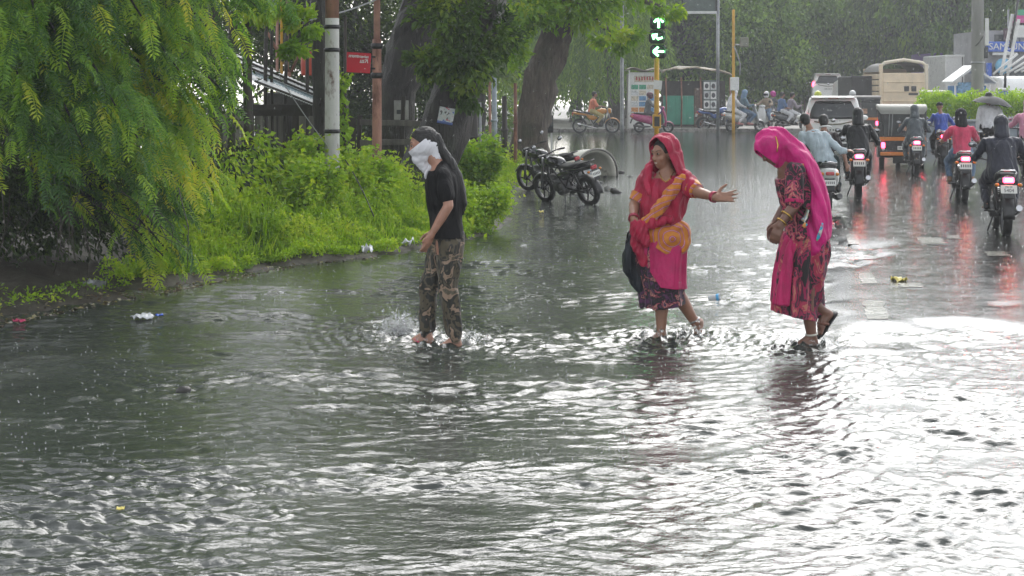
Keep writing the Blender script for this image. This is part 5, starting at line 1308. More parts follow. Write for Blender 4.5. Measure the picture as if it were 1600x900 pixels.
# --- cars
def car(name, label, loc, rz, h=1.60, hw=.84, L=3.9, back=.0, lit=False, sc=1.0):
    """hatchback people carrier; rear at y=0, nose at y=L"""
    t_ = thing(name, label, 'car', loc, rz, 'white cars on the road'); t_.scale = (sc,) * 3
    zb = .95
    MB().loft([rrect(y, hw * w_, z0, z1, .10) for y, w_, z0, z1 in ((0, .90, .42, .90), (.05, .97, .36, .98), (.35, 1, .30, 1.0), (1.2, 1, .26, .98), (2.6, 1, .26, .96), (3.3, .98, .28, .90), (3.75, .90, .32, .78), (L, .75, .40, .66))]).build('body', M_WHITEC, t_)
    MB().loft([rrect(y, hw * w0, .92, z1, .14, hwt=hw * w1) for y, w0, w1, z1 in ((.04, .94, .86, 1.02), (.10, .95, .85, 1.22), (.22, .96, .82, h - .06), (.40, .96, .80, h), (1.6, .96, .80, h + .01), (2.2, .95, .79, h - .04), (2.7, .94, .80, 1.30), (3.1, .92, .84, .96))]).build('cabin', M_WHITEC, t_)
    # rear screen follows the slope
    def scr(u, v): 
        z = 1.03 + v * (h - .12 - 1.03); y = .045 + .17 * v ** 1.2 - .012; w_ = hw * (.86 - .10 * v); return ((u - .5) * 2 * w_, y - .02 + .05 * (2 * u - 1) ** 4, z)
    MB().sheet(None, 14, 6, scr).build('rear_screen', M_GLASS, t_, fix=False).modifiers.new('t', 'SOLIDIFY').thickness = .012
    MB().box((0, .16, h - .03), (hw * 1.5, .22, .035), ch=.015).build('roof_spoiler', M_WHITEC, t_); MB().box((0, .05, h - .045), (.26, .02, .025), ch=.004).build('brake_lamp', mat('brake_lens_dull', (.25, .07, .04), .3), t_)
    for s in (-1, 1):
        tl = MB().loft([ering((s * hw * w_, y, z), .05, .05, 10, (1, 0, 0), (0, 1, 0), 3) for w_, y, z in ((.90, .06, .86), (.91, .05, 1.0), (.87, .10, 1.12))]).build('tail_light', M_TAIL if lit else M_TAIL, t_)
        for k, (y0, y1) in enumerate(((.45, 1.25), (1.3, 2.1))):
            poly = [(y0, 1.0), (y1, 1.0), (y1 - (.02 if k == 0 else .05), h - .10), (y0 + (.12 if k == 0 else .02), h - .10)]
            MB().prism(poly, 'X', 0, .012).build('side_window', M_GLASS, t_).matrix_local = Matrix.Translation((s * hw * .935 + (-.006), 0, 0)) @ Matrix.Rotation(-s * R(11) * 0, 4, 'Y')
        wheel(t_, (s * (hw - .09), .75, .30), .30, .18, spokes=7); wheel(t_, (s * (hw - .09), 3.15, .30), .30, .18, spokes=7)
        mr = MB().ell((s * (hw + .08), 2.45, 1.02), (.10, .06, .07), 12, 8).build('mirror', M_WHITEC, t_)
    MB().loft([rrect(y, hw * w_, .30, .60, .08) for y, w_ in ((-.06, .88), (-.03, .97), (.10, 1.01), (.3, 1.005))]).build('bumper', M_WHITEC, t_)
    MB().box((0, -.07, .34), (hw * 1.5, .05, .09), ch=.02).build('bumper_insert', M_BPLAS, t_)
    MB().tube([(-hw * .62, -.012, .965), (-.2, -.03, .90), (0, -.034, .885), (.2, -.03, .90), (hw * .62, -.012, .965)], .018, 7).build('trim_strip', mat('olive_chrome', (.22, .21, .14), .25, .7), t_)
    MB().ell((0, -.035, 1.0), (.07, .02, .05), 12, 8).build('badge', M_CHROME, t_); MB().tube([(.05, .02, 1.03), (-.35, .05, 1.10)], .010, 5).build('wiper', M_BLACK, t_)
    plate(t_, (0, -.025, .74), .46, .10, None)
    return t_
q = gp(1302, 247); car('car', 'white people carrier braking behind the riders', (q.x, q.y, .0), RZ, 1.62, .80)
# far car climbs the ramp beyond the junction
rmp = MB().prism([(66, -.30), (84, .98), (150, 1.35), (150, -.3)], 'X', 0, 4.6).build('road_ramp', M_ASPH); rmp.matrix_world = Matrix.Translation((-4.6 + UD * 0, 0, 0)); tag(rmp, kind='structure')
rmp.location = (at(1262, 0, 82).x - .6, 0, 0)
q = at(1294, 0, 84); car('car', 'white car climbing the ramp with its brake lights on', (q.x, 84, .98), RZ * .6, 1.55, .86, lit=True)

def rickshaw(label, loc, rz, hood, stripes=True, sc=1.0, lit=True):
    t_ = thing('auto_rickshaw', label, 'rickshaw', loc, rz, 'auto rickshaws in the traffic'); t_.scale = (sc,) * 3
    bk = mat('rickshaw_black_paint', (.014, .014, .015), .3, var=.25, coat=.4); og = mat('rickshaw_orange_paint', (.62, .20, .03), .35, var=.12)
    MB().loft([rrect(y, w_, z0, z1, .08) for y, w_, z0, z1 in ((0, .60, .35, .82), (.06, .64, .30, .86), (.8, .65, .26, .84), (1.5, .62, .26, .60), (2.0, .45, .28, .62), (2.45, .30, .34, .80), (2.6, .18, .40, .72))]).build('body', bk, t_)
    # hood: cloth over hoops, open rear window
    mb = MB(); zt = 1.66
    for s in (-1, 1): MB().box((s * .56, .06, 1.22), (.14, .06, .80), ch=.02).build('rear_pillar', bk, t_)
    MB().loft([rrect(y, w_, z - .10, z, .045) for y, w_, z in ((-.04, .58, zt - .10), (.04, .65, zt), (.6, .67, zt + .06), (1.4, .63, zt + .04), (1.7, .55, zt - .02))]).build('hood', hood, t_)
    MB().box((0, .04, 1.52), (1.05, .04, .14), ch=.02).build('hood_flap', mat('black_canvas', (.02, .02, .022), .6, var=.4, bmp=.4), t_)
    MB().box((0, .05, 1.17), (.98, .012, .60)).build('rear_window', mat('smoky_plastic_window', (.045, .05, .05), .18, var=.5, scale=4, coat=.3), t_)
    for x in (-.36, -.28): MB().tube([(x, .02, .88), (x + .03, .02, 1.46)], .012, 5).build('curtain_cord', M_CABLE, t_)
    if stripes:
        MB().box((0, -.012, .80), (1.20, .03, .10), ch=.008).build('orange_band', og, t_); MB().box((0, -.03, .40), (1.16, .06, .10), ch=.02).build('orange_bumper', og, t_)
        MB().box((.02, .04, 1.10), (.22, .012, .20), ch=.03).build('sticker', mat('faded_orange_print', (.45, .25, .16), .5, var=.6, scale=20), t_)
    for s in (-1, 1):
        MB().box((s * .50, -.02, .63), (.10, .04, .15), ch=.02).build('tail_light', M_TAIL if lit else M_TAILO, t_); MB().ell((s * .50, -.03, .52), (.04, .02, .04), 10, 7).build('reverse_lamp', M_LENS, t_)
        wheel(t_, (s * .52, .45, .23), .23, .13)
        MB().tube([(s * .62, .1, 1.55), (s * .62, 1.2, 1.60), (s * .56, 1.75, 1.5), (s * .48, 2.1, .9)], .022, 6).build('hood_hoop', bk, t_)
    wheel(t_, (0, 2.25, .23), .23, .12); MB().box((0, .55, .72), (1.1, .5, .16), ch=.05).build('bench', M_SEAT, t_); MB().box((0, .30, 1.02), (1.06, .12, .44), ch=.04).build('bench_back', M_SEAT, t_)
    MB().box((0, 1.95, 1.22), (.92, .012, .52), rot=(R(-18), 0, 0)).build('windscreen', mat('smoky_plastic_window', (.045, .05, .05)), t_)
    plate(t_, (0, -.035, .56), .26, .10, None); MB().box((0, -.03, .24), (.5, .02, .18), rot=(.1, 0, 0), ch=.01).build('mud_flap', M_RUBBER, t_)
    return t_
PALEH = mat('pale_canvas_hood', (.30, .30, .27), .55, var=.15, scale=3, bmp=.3, dirt=((.22, .21, .18), 3, .6)); BLKH = mat('black_canvas', (.02, .02, .022), .6)
q = gp(1410, 264); rickshaw('black and orange auto rickshaw with a pale roof behind the grey rider', (q.x, q.y, 0), RZ, PALEH, sc=.86)
q = at(1350, 0, 57); rickshaw('black roofed auto rickshaw between the white car and the tan truck', (q.x, 57, 0), RZ, BLKH, sc=.9)
q = at(1466, 0, 64); rickshaw('pale roofed auto rickshaw coming out beside the tan truck', (q.x, 64, 0), R(160), PALEH, stripes=True, lit=False)

def truck():
    Y = 72.0; t_ = thing('tan_truck', 'tall tan truck with a hooped open tailgate seen from behind', 'truck', (at(1412, 0, Y).x, Y, .0), RZ * .3); o = Vector(t_.location)
    tan = mat('tan_truck_paint', (.74, .60, .42), .5, var=.15, scale=2, dirt=((.28, .20, .13), 3, .66)); ptan = mat('pale_cream_tarp', (.70, .62, .48), .6, var=.15)
    z = lambda py: at(0, py, Y).z; hw = 1.06
    tg = MB().box((0, .0, (z(114) + z(170)) / 2), (2 * hw - .26, .08, z(114) - z(170)), ch=.02).build('tailgate', tan, t_)
    for k in range(3): MB().box((0, -.055, z(128 + k * 15)), (2 * hw - .30, .04, .05), ch=.008).build('tailgate_rib', tan, t_)
    MB().box((.12, -.06, z(139)), (.22, .03, .26), ch=.02).build('hinge_plate', M_BPLAS, t_); MB().box((.44, -.06, z(139)), (.22, .03, .26), ch=.02).build('hinge_plate', M_BPLAS, t_); MB().box((.42, -.06, z(147)), (.42, .03, .09), ch=.01).build('latch_bar', M_BPLAS, t_)
    for s in (-1, 1):
        MB().box((s * (hw - .05), .03, (z(100) + z(170)) / 2), (.16, .16, z(100) - z(170)), ch=.03).build('corner_post', ptan if s > 0 else tan, t_)
        for k in range(6): MB().box((s * hw, 2.4, .95 + k * .27), (.06, 4.6, .22), ch=.01).build('side_board', tan, t_)
    MB().tube([(-hw + .05, .03, z(104)), (-hw + .22, .03, z(98)), (0, .03, z(93.5)), (hw - .22, .03, z(98)), (hw - .05, .03, z(104))], .075, 8).build('hoop', ptan, t_)
    MB().sheet(None, 14, 6, lambda u, v: ((2 * u - 1) * hw, .3 + 4.4 * v, z(112) + (z(97) - z(112)) * (1 - (2 * u - 1) ** 4))).build('tarpaulin_cover', mat('dark_olive_tarp', (.025, .027, .024), .6, var=.3), t_, fix=False)
    MB().box((0, 2.4, .82), (2.1, 4.8, .14), ch=.02).build('bed', tan, t_); MB().box((0, 4.75, 1.75), (2.05, .08, 1.9)).build('headboard', tan, t_)
    MB().loft([rrect(y, .98, .6, zt, .12) for y, zt in ((4.9, 2.3), (5.1, 2.4), (6.0, 2.35), (6.5, 1.7), (6.7, 1.5))]).build('cab', tan, t_)
    for s in (-1, 1):
        for y in (1.2, 5.4): wheel(t_, (s * .82, y, .42), .42, .26, spokes=6)
        MB().box((s * .85, -.05, .78), (.18, .05, .10), ch=.01).build('tail_light', M_TAIL, t_)
    MB().box((0, -.04, .62), (2.0, .1, .12), ch=.02).build('bumper', M_BLACK, t_)
truck()
def boxlorry(name, label, px0, px1, ptop, Y, m, depth=5.0, roof=None, cab=None):
    x0, x1 = at(px0, 0, Y).x, at(px1, 0, Y).x; t_ = thing(name, label, 'lorry', ((x0 + x1) / 2, Y, 0)); w_ = x1 - x0; zt = at(0, ptop, Y).z
    MB().box((0, depth / 2, (zt + .85) / 2), (w_, depth, zt - .85), ch=.05).build('cargo_box', m, t_)
    for s in (-1, 1):
        MB().box((s * (w_ / 2 - .05), -.02, (zt + .85) / 2), (.1, .05, zt - .9), ch=.01).build('edge_rail', roof or m, t_)
        for y in (.9, depth - .8): wheel(t_, (s * (w_ / 2 - .2), y, .42), .42, .26, spokes=6)
        MB().box((s * (w_ / 2 - .25), -.03, .75), (.2, .05, .1), ch=.01).build('tail_light', M_TAILO, t_)
    MB().box((0, -.01, zt - .05), (w_ + .04, .06, .12), ch=.02).build('top_rail', roof or m, t_); MB().box((0, depth / 2, .75), (w_ - .2, depth, .2)).build('chassis', M_BLACK, t_)
    MB().box((.0, -.02, (zt + .85) / 2), (.04, .03, zt - 1.0)).build('door_seam', M_BPLAS, t_)
    MB().loft([rrect(y, w_ / 2 * .95, .55, z1, .15) for y, z1 in ((depth + .1, 2.1), (depth + .3, 2.2), (depth + 1.2, 2.1), (depth + 1.7, 1.4))]).build('cab', cab or M_WHITE, t_)
boxlorry('purple_lorry', 'purple box lorry behind the white one right of the tan truck', 1457, 1522, 83, 92, mat('purple_lorry_paint', (.16, .09, .30), .45, var=.2, scale=1.5), 5, mat('violet_trim', (.20, .10, .42), .45))
boxlorry('white_lorry', 'white box lorry left of the grey utility pole', 1477, 1530, 86, 82, M_WHITEC, 4.5)
boxlorry('black_tempo', 'dark tarpaulin covered tempo left of the tan truck', 1331, 1376, 119, 74, mat('black_canvas', (.02, .02, .022), .6), 3.2)
def van():
    Y = 66.0; q = at(1604, 0, Y); t_ = thing('white_van', 'white van with a wide windscreen at the right edge behind the hedge', 'van', (q.x, Y, 0))
    hw = .95; MB().loft([rrect(y, hw * w_, .35, z1, .14) for y, w_, z1 in ((0, .95, 1.2), (.1, 1, 1.35), (.5, 1, 1.5), (4.0, 1, 1.5))]).build('body', M_WHITEC, t_)
    MB().loft([rrect(y, hw, 1.3, z1, .14, hwt=hw * .88) for y, z1 in ((.15, 1.45), (.35, 1.8), (.6, 2.2), (.9, 2.3), (4.0, 2.3))]).build('cabin', M_WHITEC, t_)
    MB().sheet(None, 10, 4, lambda u, v: ((u - .5) * 1.66 * (1 - .08 * v), .16 + .40 * v, 1.46 + .66 * v)).build('windscreen', mat('pale_windscreen', (.20, .27, .29), .1, coat=.5), t_, fix=False).modifiers.new('t', 'SOLIDIFY').thickness = .03
    for s in (-1, 1): MB().ell((s * .7, -.01, .85), (.16, .05, .10), 12, 8).build('headlight', M_LENS, t_); wheel(t_, (s * .8, .8, .33), .33, .2); wheel(t_, (s * .8, 3.3, .33), .33, .2)
    MB().box((0, -.04, .5), (1.8, .12, .2), ch=.04).build('bumper', M_BPLAS, t_)
van()

# ================================================================== people
def frame(d, up=(0, 0, 1)):
    """columns: right, forward(d), up"""
    d = Vector(d).normalized(); u = Vector(up); x = d.cross(u)
    if x.length < 1e-5: x = d.orthogonal()
    x.normalize(); u = x.cross(d); return Matrix((x, d, u)).transposed()
def prim_mb(prims):
    mb = MB()
    for p in prims:
        k = p[0]
        if k == 'c':
            _, a, r0, b, r1 = p; a, b = Vector(a), Vector(b); mb.tube([a, b], [r0, r1], 12); mb.ell(a, (r0,) * 3, 12, 8); mb.ell(b, (r1,) * 3, 12, 8)
        elif k == 't':
            _, pts, rad = p
            for i in range(len(pts) - 1): mb.tube([pts[i], pts[i + 1]], [rad[i], rad[i + 1]], 12); mb.ell(pts[i], (rad[i],) * 3, 12, 8)
            mb.ell(pts[-1], (rad[-1],) * 3, 12, 8)
        elif k == 'e': mb.ell(p[1], p[2], 18, 12, p[3] if len(p) > 3 else None)
        elif k == 'l': mb.loft(p[1])
    return mb
_RM = None
def organic(name, prims, m, parent, voxel=.008, smooth=5, clips=(), fill=True, disp=None, thick=0.0, mb=None):
    mb = mb or prim_mb(prims)
    me = bpy.data.meshes.new(name + '_src'); me.from_pydata(mb.v, [], mb.f)
    bm = bmesh.new(); bm.from_mesh(me); bmesh.ops.recalc_face_normals(bm, faces=bm.faces); bm.to_mesh(me); bm.free()
    o = bpy.data.objects.new(name + '_src', me); COL.objects.link(o)
    r = o.modifiers.new('r', 'REMESH'); r.mode = 'VOXEL'; r.voxel_size = voxel
    if smooth: s = o.modifiers.new('s', 'SMOOTH'); s.factor = .5; s.iterations = smooth
    dg = bpy.context.evaluated_depsgraph_get(); out = bpy.data.meshes.new_from_object(o.evaluated_get(dg))
    bpy.data.objects.remove(o); bpy.data.meshes.remove(me)
    n = len(out.vertices)
    if disp is not None and n:
        co = np.empty(n * 3, np.float32); out.vertices.foreach_get('co', co); co = co.reshape(-1, 3)
        nr = np.empty(n * 3, np.float32); out.vertices.foreach_get('normal', nr); nr = nr.reshape(-1, 3)
        out.vertices.foreach_set('co', (co + nr * np.asarray(disp(co))[:, None]).astype(np.float32).ravel()); out.update()
    if clips:
        bm = bmesh.new(); bm.from_mesh(out)
        for cl in clips:
            c, nn = cl[0], cl[1]
            if len(cl) > 2:
                fc = [f_ for f_ in bm.faces if (f_.calc_center_median() - cl[3]).length < cl[2]]; g = list({v for f_ in fc for v in f_.verts}) + list({e for f_ in fc for e in f_.edges}) + fc
            else: g = bm.verts[:] + bm.edges[:] + bm.faces[:]
            rr = bmesh.ops.bisect_plane(bm, geom=g, plane_co=c, plane_no=nn, clear_outer=True)
            if fill:
                ed = [e for e in rr['geom_cut'] if isinstance(e, bmesh.types.BMEdge)]
                if ed: bmesh.ops.holes_fill(bm, edges=ed, sides=0)
        bm.to_mesh(out); bm.free()
    out.name = name; out.materials.clear(); out.materials.append(m)
    out.polygons.foreach_set('use_smooth', [True] * len(out.polygons)); out.update()
    q = ob(name, out, None, parent)
    if thick: sm_ = q.modifiers.new('t', 'SOLIDIFY'); sm_.thickness = thick; sm_.offset = -1
    return q
def folds(seed, amp, lx, lz, d=(0, 0, 1)):
    """cloth folds: ridges running mostly down the cloth"""
    g = np.random.RandomState(seed); K = []
    dv = np.array(d, float); dv /= np.linalg.norm(dv); along = min(.6, lx / lz)
    for i in range(9):
        k = g.normal(size=3); k = k - dv * (k @ dv); k /= np.linalg.norm(k); k = k + dv * g.normal() * along * .6
        K.append((k, g.uniform(0, 6.28), g.uniform(.6, 1.6)))
    def f(P):
        h = 0
        for k, ph, s_ in K:
            h = h + np.sin(P @ (k * (2 * np.pi / (lx * s_))) + ph)
        h = h / 2.2; return amp * np.tanh(h)
    return f

def skin_mat(name, c):
    if name in MATS: return MATS[name]
    m, n, l, b = nt(name); MATS[name] = m; v = texco(n, l); r = ramp(n, [(.3, [x * .82 for x in c]), (.7, [min(1, x * 1.15) for x in c])]); l.new(noise(n, l, v, 16, 4), r.inputs['Fac'])
    l.new(r.outputs[0], b.inputs['Base Color']); setin(b, Roughness=.42, Subsurface_Weight=.15, Subsurface_Scale=.01); b.inputs['Subsurface Radius'].default_value = (1, .4, .25)
    l.new(bump(n, l, noise(n, l, v, 220, 2), .12, .002), b.inputs['Normal']); return m
SKIN_F = skin_mat('skin_light_brown', (.40, .21, .145)); SKIN_M = skin_mat('skin_medium_brown', (.30, .155, .10)); SKIN_D = skin_mat('skin_deep_brown', (.19, .095, .065))
def cloth_mat(name, c, rough=.7, var=.22, wet=0.0, fine=260, sheen=.2):
    if name in MATS: return MATS[name]
    m, n, l, b = nt(name); MATS[name] = m; v = texco(n, l)
    r = ramp(n, [(.3, [x * (1 - var) for x in c]), (.7, [min(1, x * (1 + var)) for x in c])]); l.new(noise(n, l, v, 7, 5, .6), r.inputs['Fac']); l.new(r.outputs[0], b.inputs['Base Color'])
    setin(b, Roughness=rough, Sheen_Weight=sheen if max(c) > .15 else 0.0, Specular_IOR_Level=.5 if max(c) > .15 else .25); h = bump(n, l, noise(n, l, texco(n, l, (1, 1, .22)), 12, 3, .5, .9), .85, .035); h = bump(n, l, noise(n, l, texco(n, l, (1, 1, .35)), 26, 4, .6), .5, .012, h); h = bump(n, l, noise(n, l, v, fine, 2), .25, .002, h); l.new(h, b.inputs['Normal']); return m
def mixmat(name, stops, scale, rough=.65, dist=1.2, kind='noise', detail=3, stretch=(1, 1, 1), centre=None):
    """cloth print: colours in hard-edged patches"""
    if name in MATS: return MATS[name]
    m, n, l, b = nt(name); MATS[name] = m; v = texco(n, l, stretch)
    if centre is not None: v.node.inputs['Location'].default_value = [-a_ for a_ in centre]
    if kind == 'noise': f = noise(n, l, v, scale, detail, .55, dist)
    elif kind == 'ring':
        w_ = n.new('ShaderNodeTexWave'); w_.wave_type = 'RINGS'; w_.rings_direction = 'SPHERICAL'; w_.inputs['Scale'].default_value = scale; w_.inputs['Distortion'].default_value = dist; w_.inputs['Detail'].default_value = 2; w_.inputs['Detail Scale'].default_value = 1.5
        l.new(v, w_.inputs['Vector']); f = w_.outputs['Fac']
    else:
        w_ = n.new('ShaderNodeTexVoronoi'); w_.inputs['Scale'].default_value = scale; l.new(v, w_.inputs['Vector']); s_ = n.new('ShaderNodeSeparateColor'); l.new(w_.outputs['Color'], s_.inputs[0]); f = s_.outputs[0]
    r = ramp(n, stops, 'CONSTANT'); l.new(f, r.inputs['Fac']); l.new(r.outputs[0], b.inputs['Base Color']); setin(b, Roughness=rough, Sheen_Weight=.15)
    h = bump(n, l, noise(n, l, texco(n, l, (1, 1, .22)), 12, 3, .5, .9), .85, .035); h = bump(n, l, noise(n, l, texco(n, l, (1, 1, .35)), 22, 4, .6), .5, .012, h); l.new(bump(n, l, noise(n, l, texco(n, l), 260, 2), .2, .002, h), b.inputs['Normal']); return m
M_HAIR = mat('black_hair', (.008, .007, .006), .5, var=.4, scale=30, bmp=.6, bscale=90, stretch=(1, 1, .15))
M_EYE = mat('dark_eye', (.012, .01, .01), .15, var=.1); M_EYEW = mat('eye_white', (.34, .31, .28), .3, var=.05); M_LIP = mat('lip', (.30, .10, .09), .4); M_TEETH = mat('teeth', (.65, .62, .56), .3, var=.05)

def hand_prims(w, d, up, curl=.5, side=1, spread=.12, s=1.0, thumb=.9):
    """w wrist, d pointing to the fingers, up = back of the hand, side = thumb side along d x up"""
    M = frame(d, up); W = Vector(w); P = lambda x, y, z: W + M @ Vector((x * side * s, y * s, z * s)); o = []
    o.append(('c', P(0, -.02, 0), .026 * s, P(0, .02, 0), .029 * s)); 
    for x in (-.028, -.010, .010, .028): o.append(('c', P(x * .7, .015, 0), .017 * s, P(x, .082, .002), .0125 * s))
    for i, (x, L) in enumerate(((.030, .070), (.010, .080), (-.011, .074), (-.030, .058))):
        a = (x * 1.0, .085, .0); sp = spread * (x / .03)
        c1, c2 = curl * .55, curl * 1.25; l1, l2 = L * .52, L * .48
        b = (a[0] + math.sin(sp) * l1, a[1] + math.cos(c1) * l1, a[2] - math.sin(c1) * l1); e = (b[0] + math.sin(sp) * l2, b[1] + math.cos(c2) * l2, b[2] - math.sin(c2) * l2)
        o.append(('t', [P(*a), P(*b), P(*e)], [.0098 * s, .0088 * s, .0072 * s]))
    t0 = (.026, .018, -.004); t1 = (.026 + .034 * thumb, .048, -.012); t2 = (.026 + .050 * thumb, .082, -.016 - .01 * curl)
    o.append(('t', [P(*t0), P(*t1), P(*t2)], [.0145 * s, .0115 * s, .0090 * s])); return o
def head_prims(c, f, up, s=1.0):
    M = frame(f, up); C = Vector(c); P = lambda x, y, z: C + M @ Vector((x * s, y * s, z * s)); E = lambda p, r: ('e', P(*p), [q * s for q in r], M)
    o = [E((0, -.012, .022), (.077, .095, .092)), E((0, .030, -.045), (.058, .060, .070)), E((0, .052, -.085), (.030, .028, .026)), E((0, .072, .018), (.052, .022, .030))]
    o += [('c', P(0, .090, .006), .009 * s, P(0, .104, -.028), .0135 * s), E((.010, .096, -.031), (.009, .010, .007)), E((-.010, .096, -.031), (.009, .010, .007))]
    o += [E((0, .083, -.056), (.024, .012, .007)), E((0, .081, -.066), (.022, .012, .007))]
    for x in (-1, 1): o += [E((x * .079, -.004, -.008), (.010, .020, .030)), E((x * .042, .060, -.030), (.022, .022, .020)), E((x * .031, .082, .030), (.020, .010, .007))]
    return o
def eyes(c, f, up, parent, s=1.0):
    M = frame(f, up); C = Vector(c)
    for x in (-1, 1):
        e = MB().ell(C + M @ Vector((x * .031 * s, .081 * s, .008 * s)), (.012 * s, .009 * s, .0055 * s), 10, 7, M).build('eye', M_EYEW, parent); MB().ell(C + M @ Vector((x * .031 * s, .089 * s, .008 * s)), (.007 * s, .004 * s, .007 * s), 8, 6, M).build('iris', M_EYE, e)
        MB().tube([C + M @ Vector((x * q * s, (.089 - .012 * (q / .05) ** 3) * s, (.028 + (.006 if .025 < q < .04 else 0)) * s)) for q in (.012, .025, .038, .052)], [.003, .0045, .004, .002], 6).build('eyebrow', M_HAIR, parent)
def foot_prims(a, d, s=1.0, pitch=0.0):
    """a ankle, d toe direction (horizontal or tilted)"""
    M = frame(d); A = Vector(a); P = lambda x, y, z: A + M @ Vector((x * s, y * s, z * s))
    o = [('c', P(0, 0, .02), .036 * s, P(0, -.020, -.050), .031 * s), ('c', P(0, -.01, -.045), .034 * s, P(0, .085, -.048), .030 * s), ('c', P(0, .02, -.01), .030 * s, P(0, .10, -.045), .024 * s), ('c', P(-.016, .09, -.056), .022 * s, P(.016, .09, -.056), .022 * s)]
    for i, x in enumerate((-.034, -.018, -.002, .014, .030)): o.append(('c', P(x, .11, -.062), .011 * s, P(x * 1.1, .155 - .012 * abs(i - 1) , -.066), (.010 if i else .013) * s))
    return o
def tring(c, rx, ry, ax, ay, n=20): return ering(c, rx, ry, n, ax, ay)
def torus(mb, c, r, t, ax, n=20):
    """ring round axis ax"""
    M = frame(ax); c = Vector(c); mb.tube([c + M @ Vector((r * math.cos(6.2832 * i / n), 0, r * math.sin(6.2832 * i / n))) for i in range(n + 1)], t, 6, caps=False)

# ------------------------------------------------------------------ girl with the white face scarf
def girl():
    Y0 = yof(537); B = gp(690, 537); J = lambda px, py, dy=0.0: at(px, py, Y0 + dy) - B
    t_ = thing('person', 'girl in black t-shirt and camouflage trousers with a white scarf over her face', 'person', B)
    hc, hf, hu = J(661, 224), (-1, -.12, -.30), (-.30, 0, 1)
    X, Yv = (1, 0, 0), (0, 1, 0)
    tor = [(256, 688, .055, .06), (264, 690, .085, .12), (272, 691, .105, .168), (290, 692, .124, .165), (310, 694, .118, .150), (334, 696, .108, .132), (352, 698, .112, .150), (372, 699, .118, .165), (392, 699, .105, .155)]
    def T(infl, y0=0, y1=999): return ('l', [tring(J(cx, y), rx + infl, ry + infl, X, Yv) for y, cx, rx, ry in tor if y0 <= y <= y1])
    sN, eN, wN = J(692, 273, -.165), J(701, 319, -.205), J(675, 362, -.19)
    sF, eF, wF = J(690, 273, .165), J(694, 319, .20), J(676, 360, .20)
    hipN, kN, aN = J(703, 378, -.085), J(699, 443, -.085), J(711, 524, -.06)
    hipF, kF, aF = J(694, 378, .085), J(671, 443, .09), J(667, 515, .10)
    arm = lambda s, e, w_: [('t', [s, s.lerp(e, .5), e], [.050, .044, .037]), ('t', [e, e.lerp(w_, .4), w_], [.037, .037, .024])]
    body = [T(0)] + head_prims(hc, hf, hu) + [('c', J(672, 240), .052, J(686, 258), .056)] + arm(sN, eN, wN) + arm(sF, eF, wF)
    body += hand_prims(wN, J(664, 388, -.19) - wN, (.9, -.5, .1), .35, 1, .03, .95, .5) + hand_prims(wF, J(664, 386, .2) - wF, (-.3, 1, .1), .55, -1, .05)
    for h, k, a in ((hipN, kN, aN), (hipF, kF, aF)): body += [('t', [h, k], [.078, .054]), ('t', [k, k.lerp(a, .35), a], [.052, .052, .032])]
    body += foot_prims(aN + Vector((0, 0, .005)), (-1, -.25, -.1)) + foot_prims(aF, (-1, .1, -.05))
    organic('body', body, SKIN_F, t_, .0075, 3); eyes(hc, hf, hu, t_)
    fs = folds(3, .007, .16, .5)
    sleeve = lambda s, e: ('t', [s + Vector((0, (.02 if s.y < 0 else -.02), .0)), s.lerp(e, .35), s.lerp(e, .62)], [.062, .061, .062])
    organic('t_shirt', [T(.017, 262, 372), sleeve(sN, eN), sleeve(sF, eF), ('c', sN, .060, J(690, 264), .07), ('c', sF, .060, J(690, 264), .07)], cloth_mat('black_cotton', (.006, .006, .007), .8, .3), t_, .009, 4,
            clips=[(J(0, 367), (0, 0, -1)), (s_(sN, eN, .60), (eN - sN)) if False else (J(0, 367), (0, 0, -1))], disp=fs)
    camo = mixmat('camouflage_cloth', [(0, (.016, .016, .013)), (.42, (.085, .070, .042)), (.50, (.020, .020, .016)), (.555, (.27, .19, .13)), (.61, (.10, .085, .055)), (.67, (.025, .024, .02))], 8, .75, .5)
    tr = [T(.010, 352, 392)]
    for h, k, a, rr in ((hipN, kN, aN, .078), (hipF, kF, aF, .082)): tr += [('t', [h, h.lerp(k, .5), k, k.lerp(a, .5), k.lerp(a, .86), k.lerp(a, .97)], [.100, .090, rr * .9, rr * .82, .060, .044])]
    organic('trousers', tr, camo, t_, .010, 4, clips=[(J(0, 358), (0, 0, 1))], disp=folds(5, .012, .10, .22))
    # hair: cap swept back and a long loose tail down the back
    M = frame(hf, hu); P = lambda x, y, z: hc + M @ Vector((x, y, z))
    organic('hair', [('e', P(0, -.018, .030), (.088, .106, .098), M), ('t', [P(0, -.10, .03), J(691, 236), J(703, 252), J(713, 272), J(720, 298), J(723, 318), J(722, 332)], [.040, .036, .036, .036, .034, .028, .010])], M_HAIR, t_, .009, 3,
            clips=[], disp=lambda p: .004 * np.sin(p[:, 0] * 160 + p[:, 1] * 140), mb=None) if False else None
    organic('hair', [('e', P(0, -.020, .026), (.088, .106, .097), M), ('e', P(0, -.075, -.03), (.062, .055, .075), M)], M_HAIR, t_, .008, 3, clips=[(P(0, .036, .03), M @ Vector((0, 1, -.75)))], disp=folds(8, .0025, .018, .5, (1, 0, .1)))
    organic('ponytail', [('t', [P(0, -.10, .01), J(690, 236), J(702, 252), J(713, 272), J(720, 296), J(724, 316), J(723, 333)], [.046, .042, .042, .042, .038, .030, .008])], M_HAIR, t_, .008, 3, disp=folds(7, .003, .02, .6, (.3, 0, -1)))
    # scarf: tied behind the head, down to a point under the chin
    wh = mat('white_cotton_scarf', (.70, .70, .73), .75, var=.08, scale=10, bmp=.35, bscale=26, stretch=(1, 1, .5))
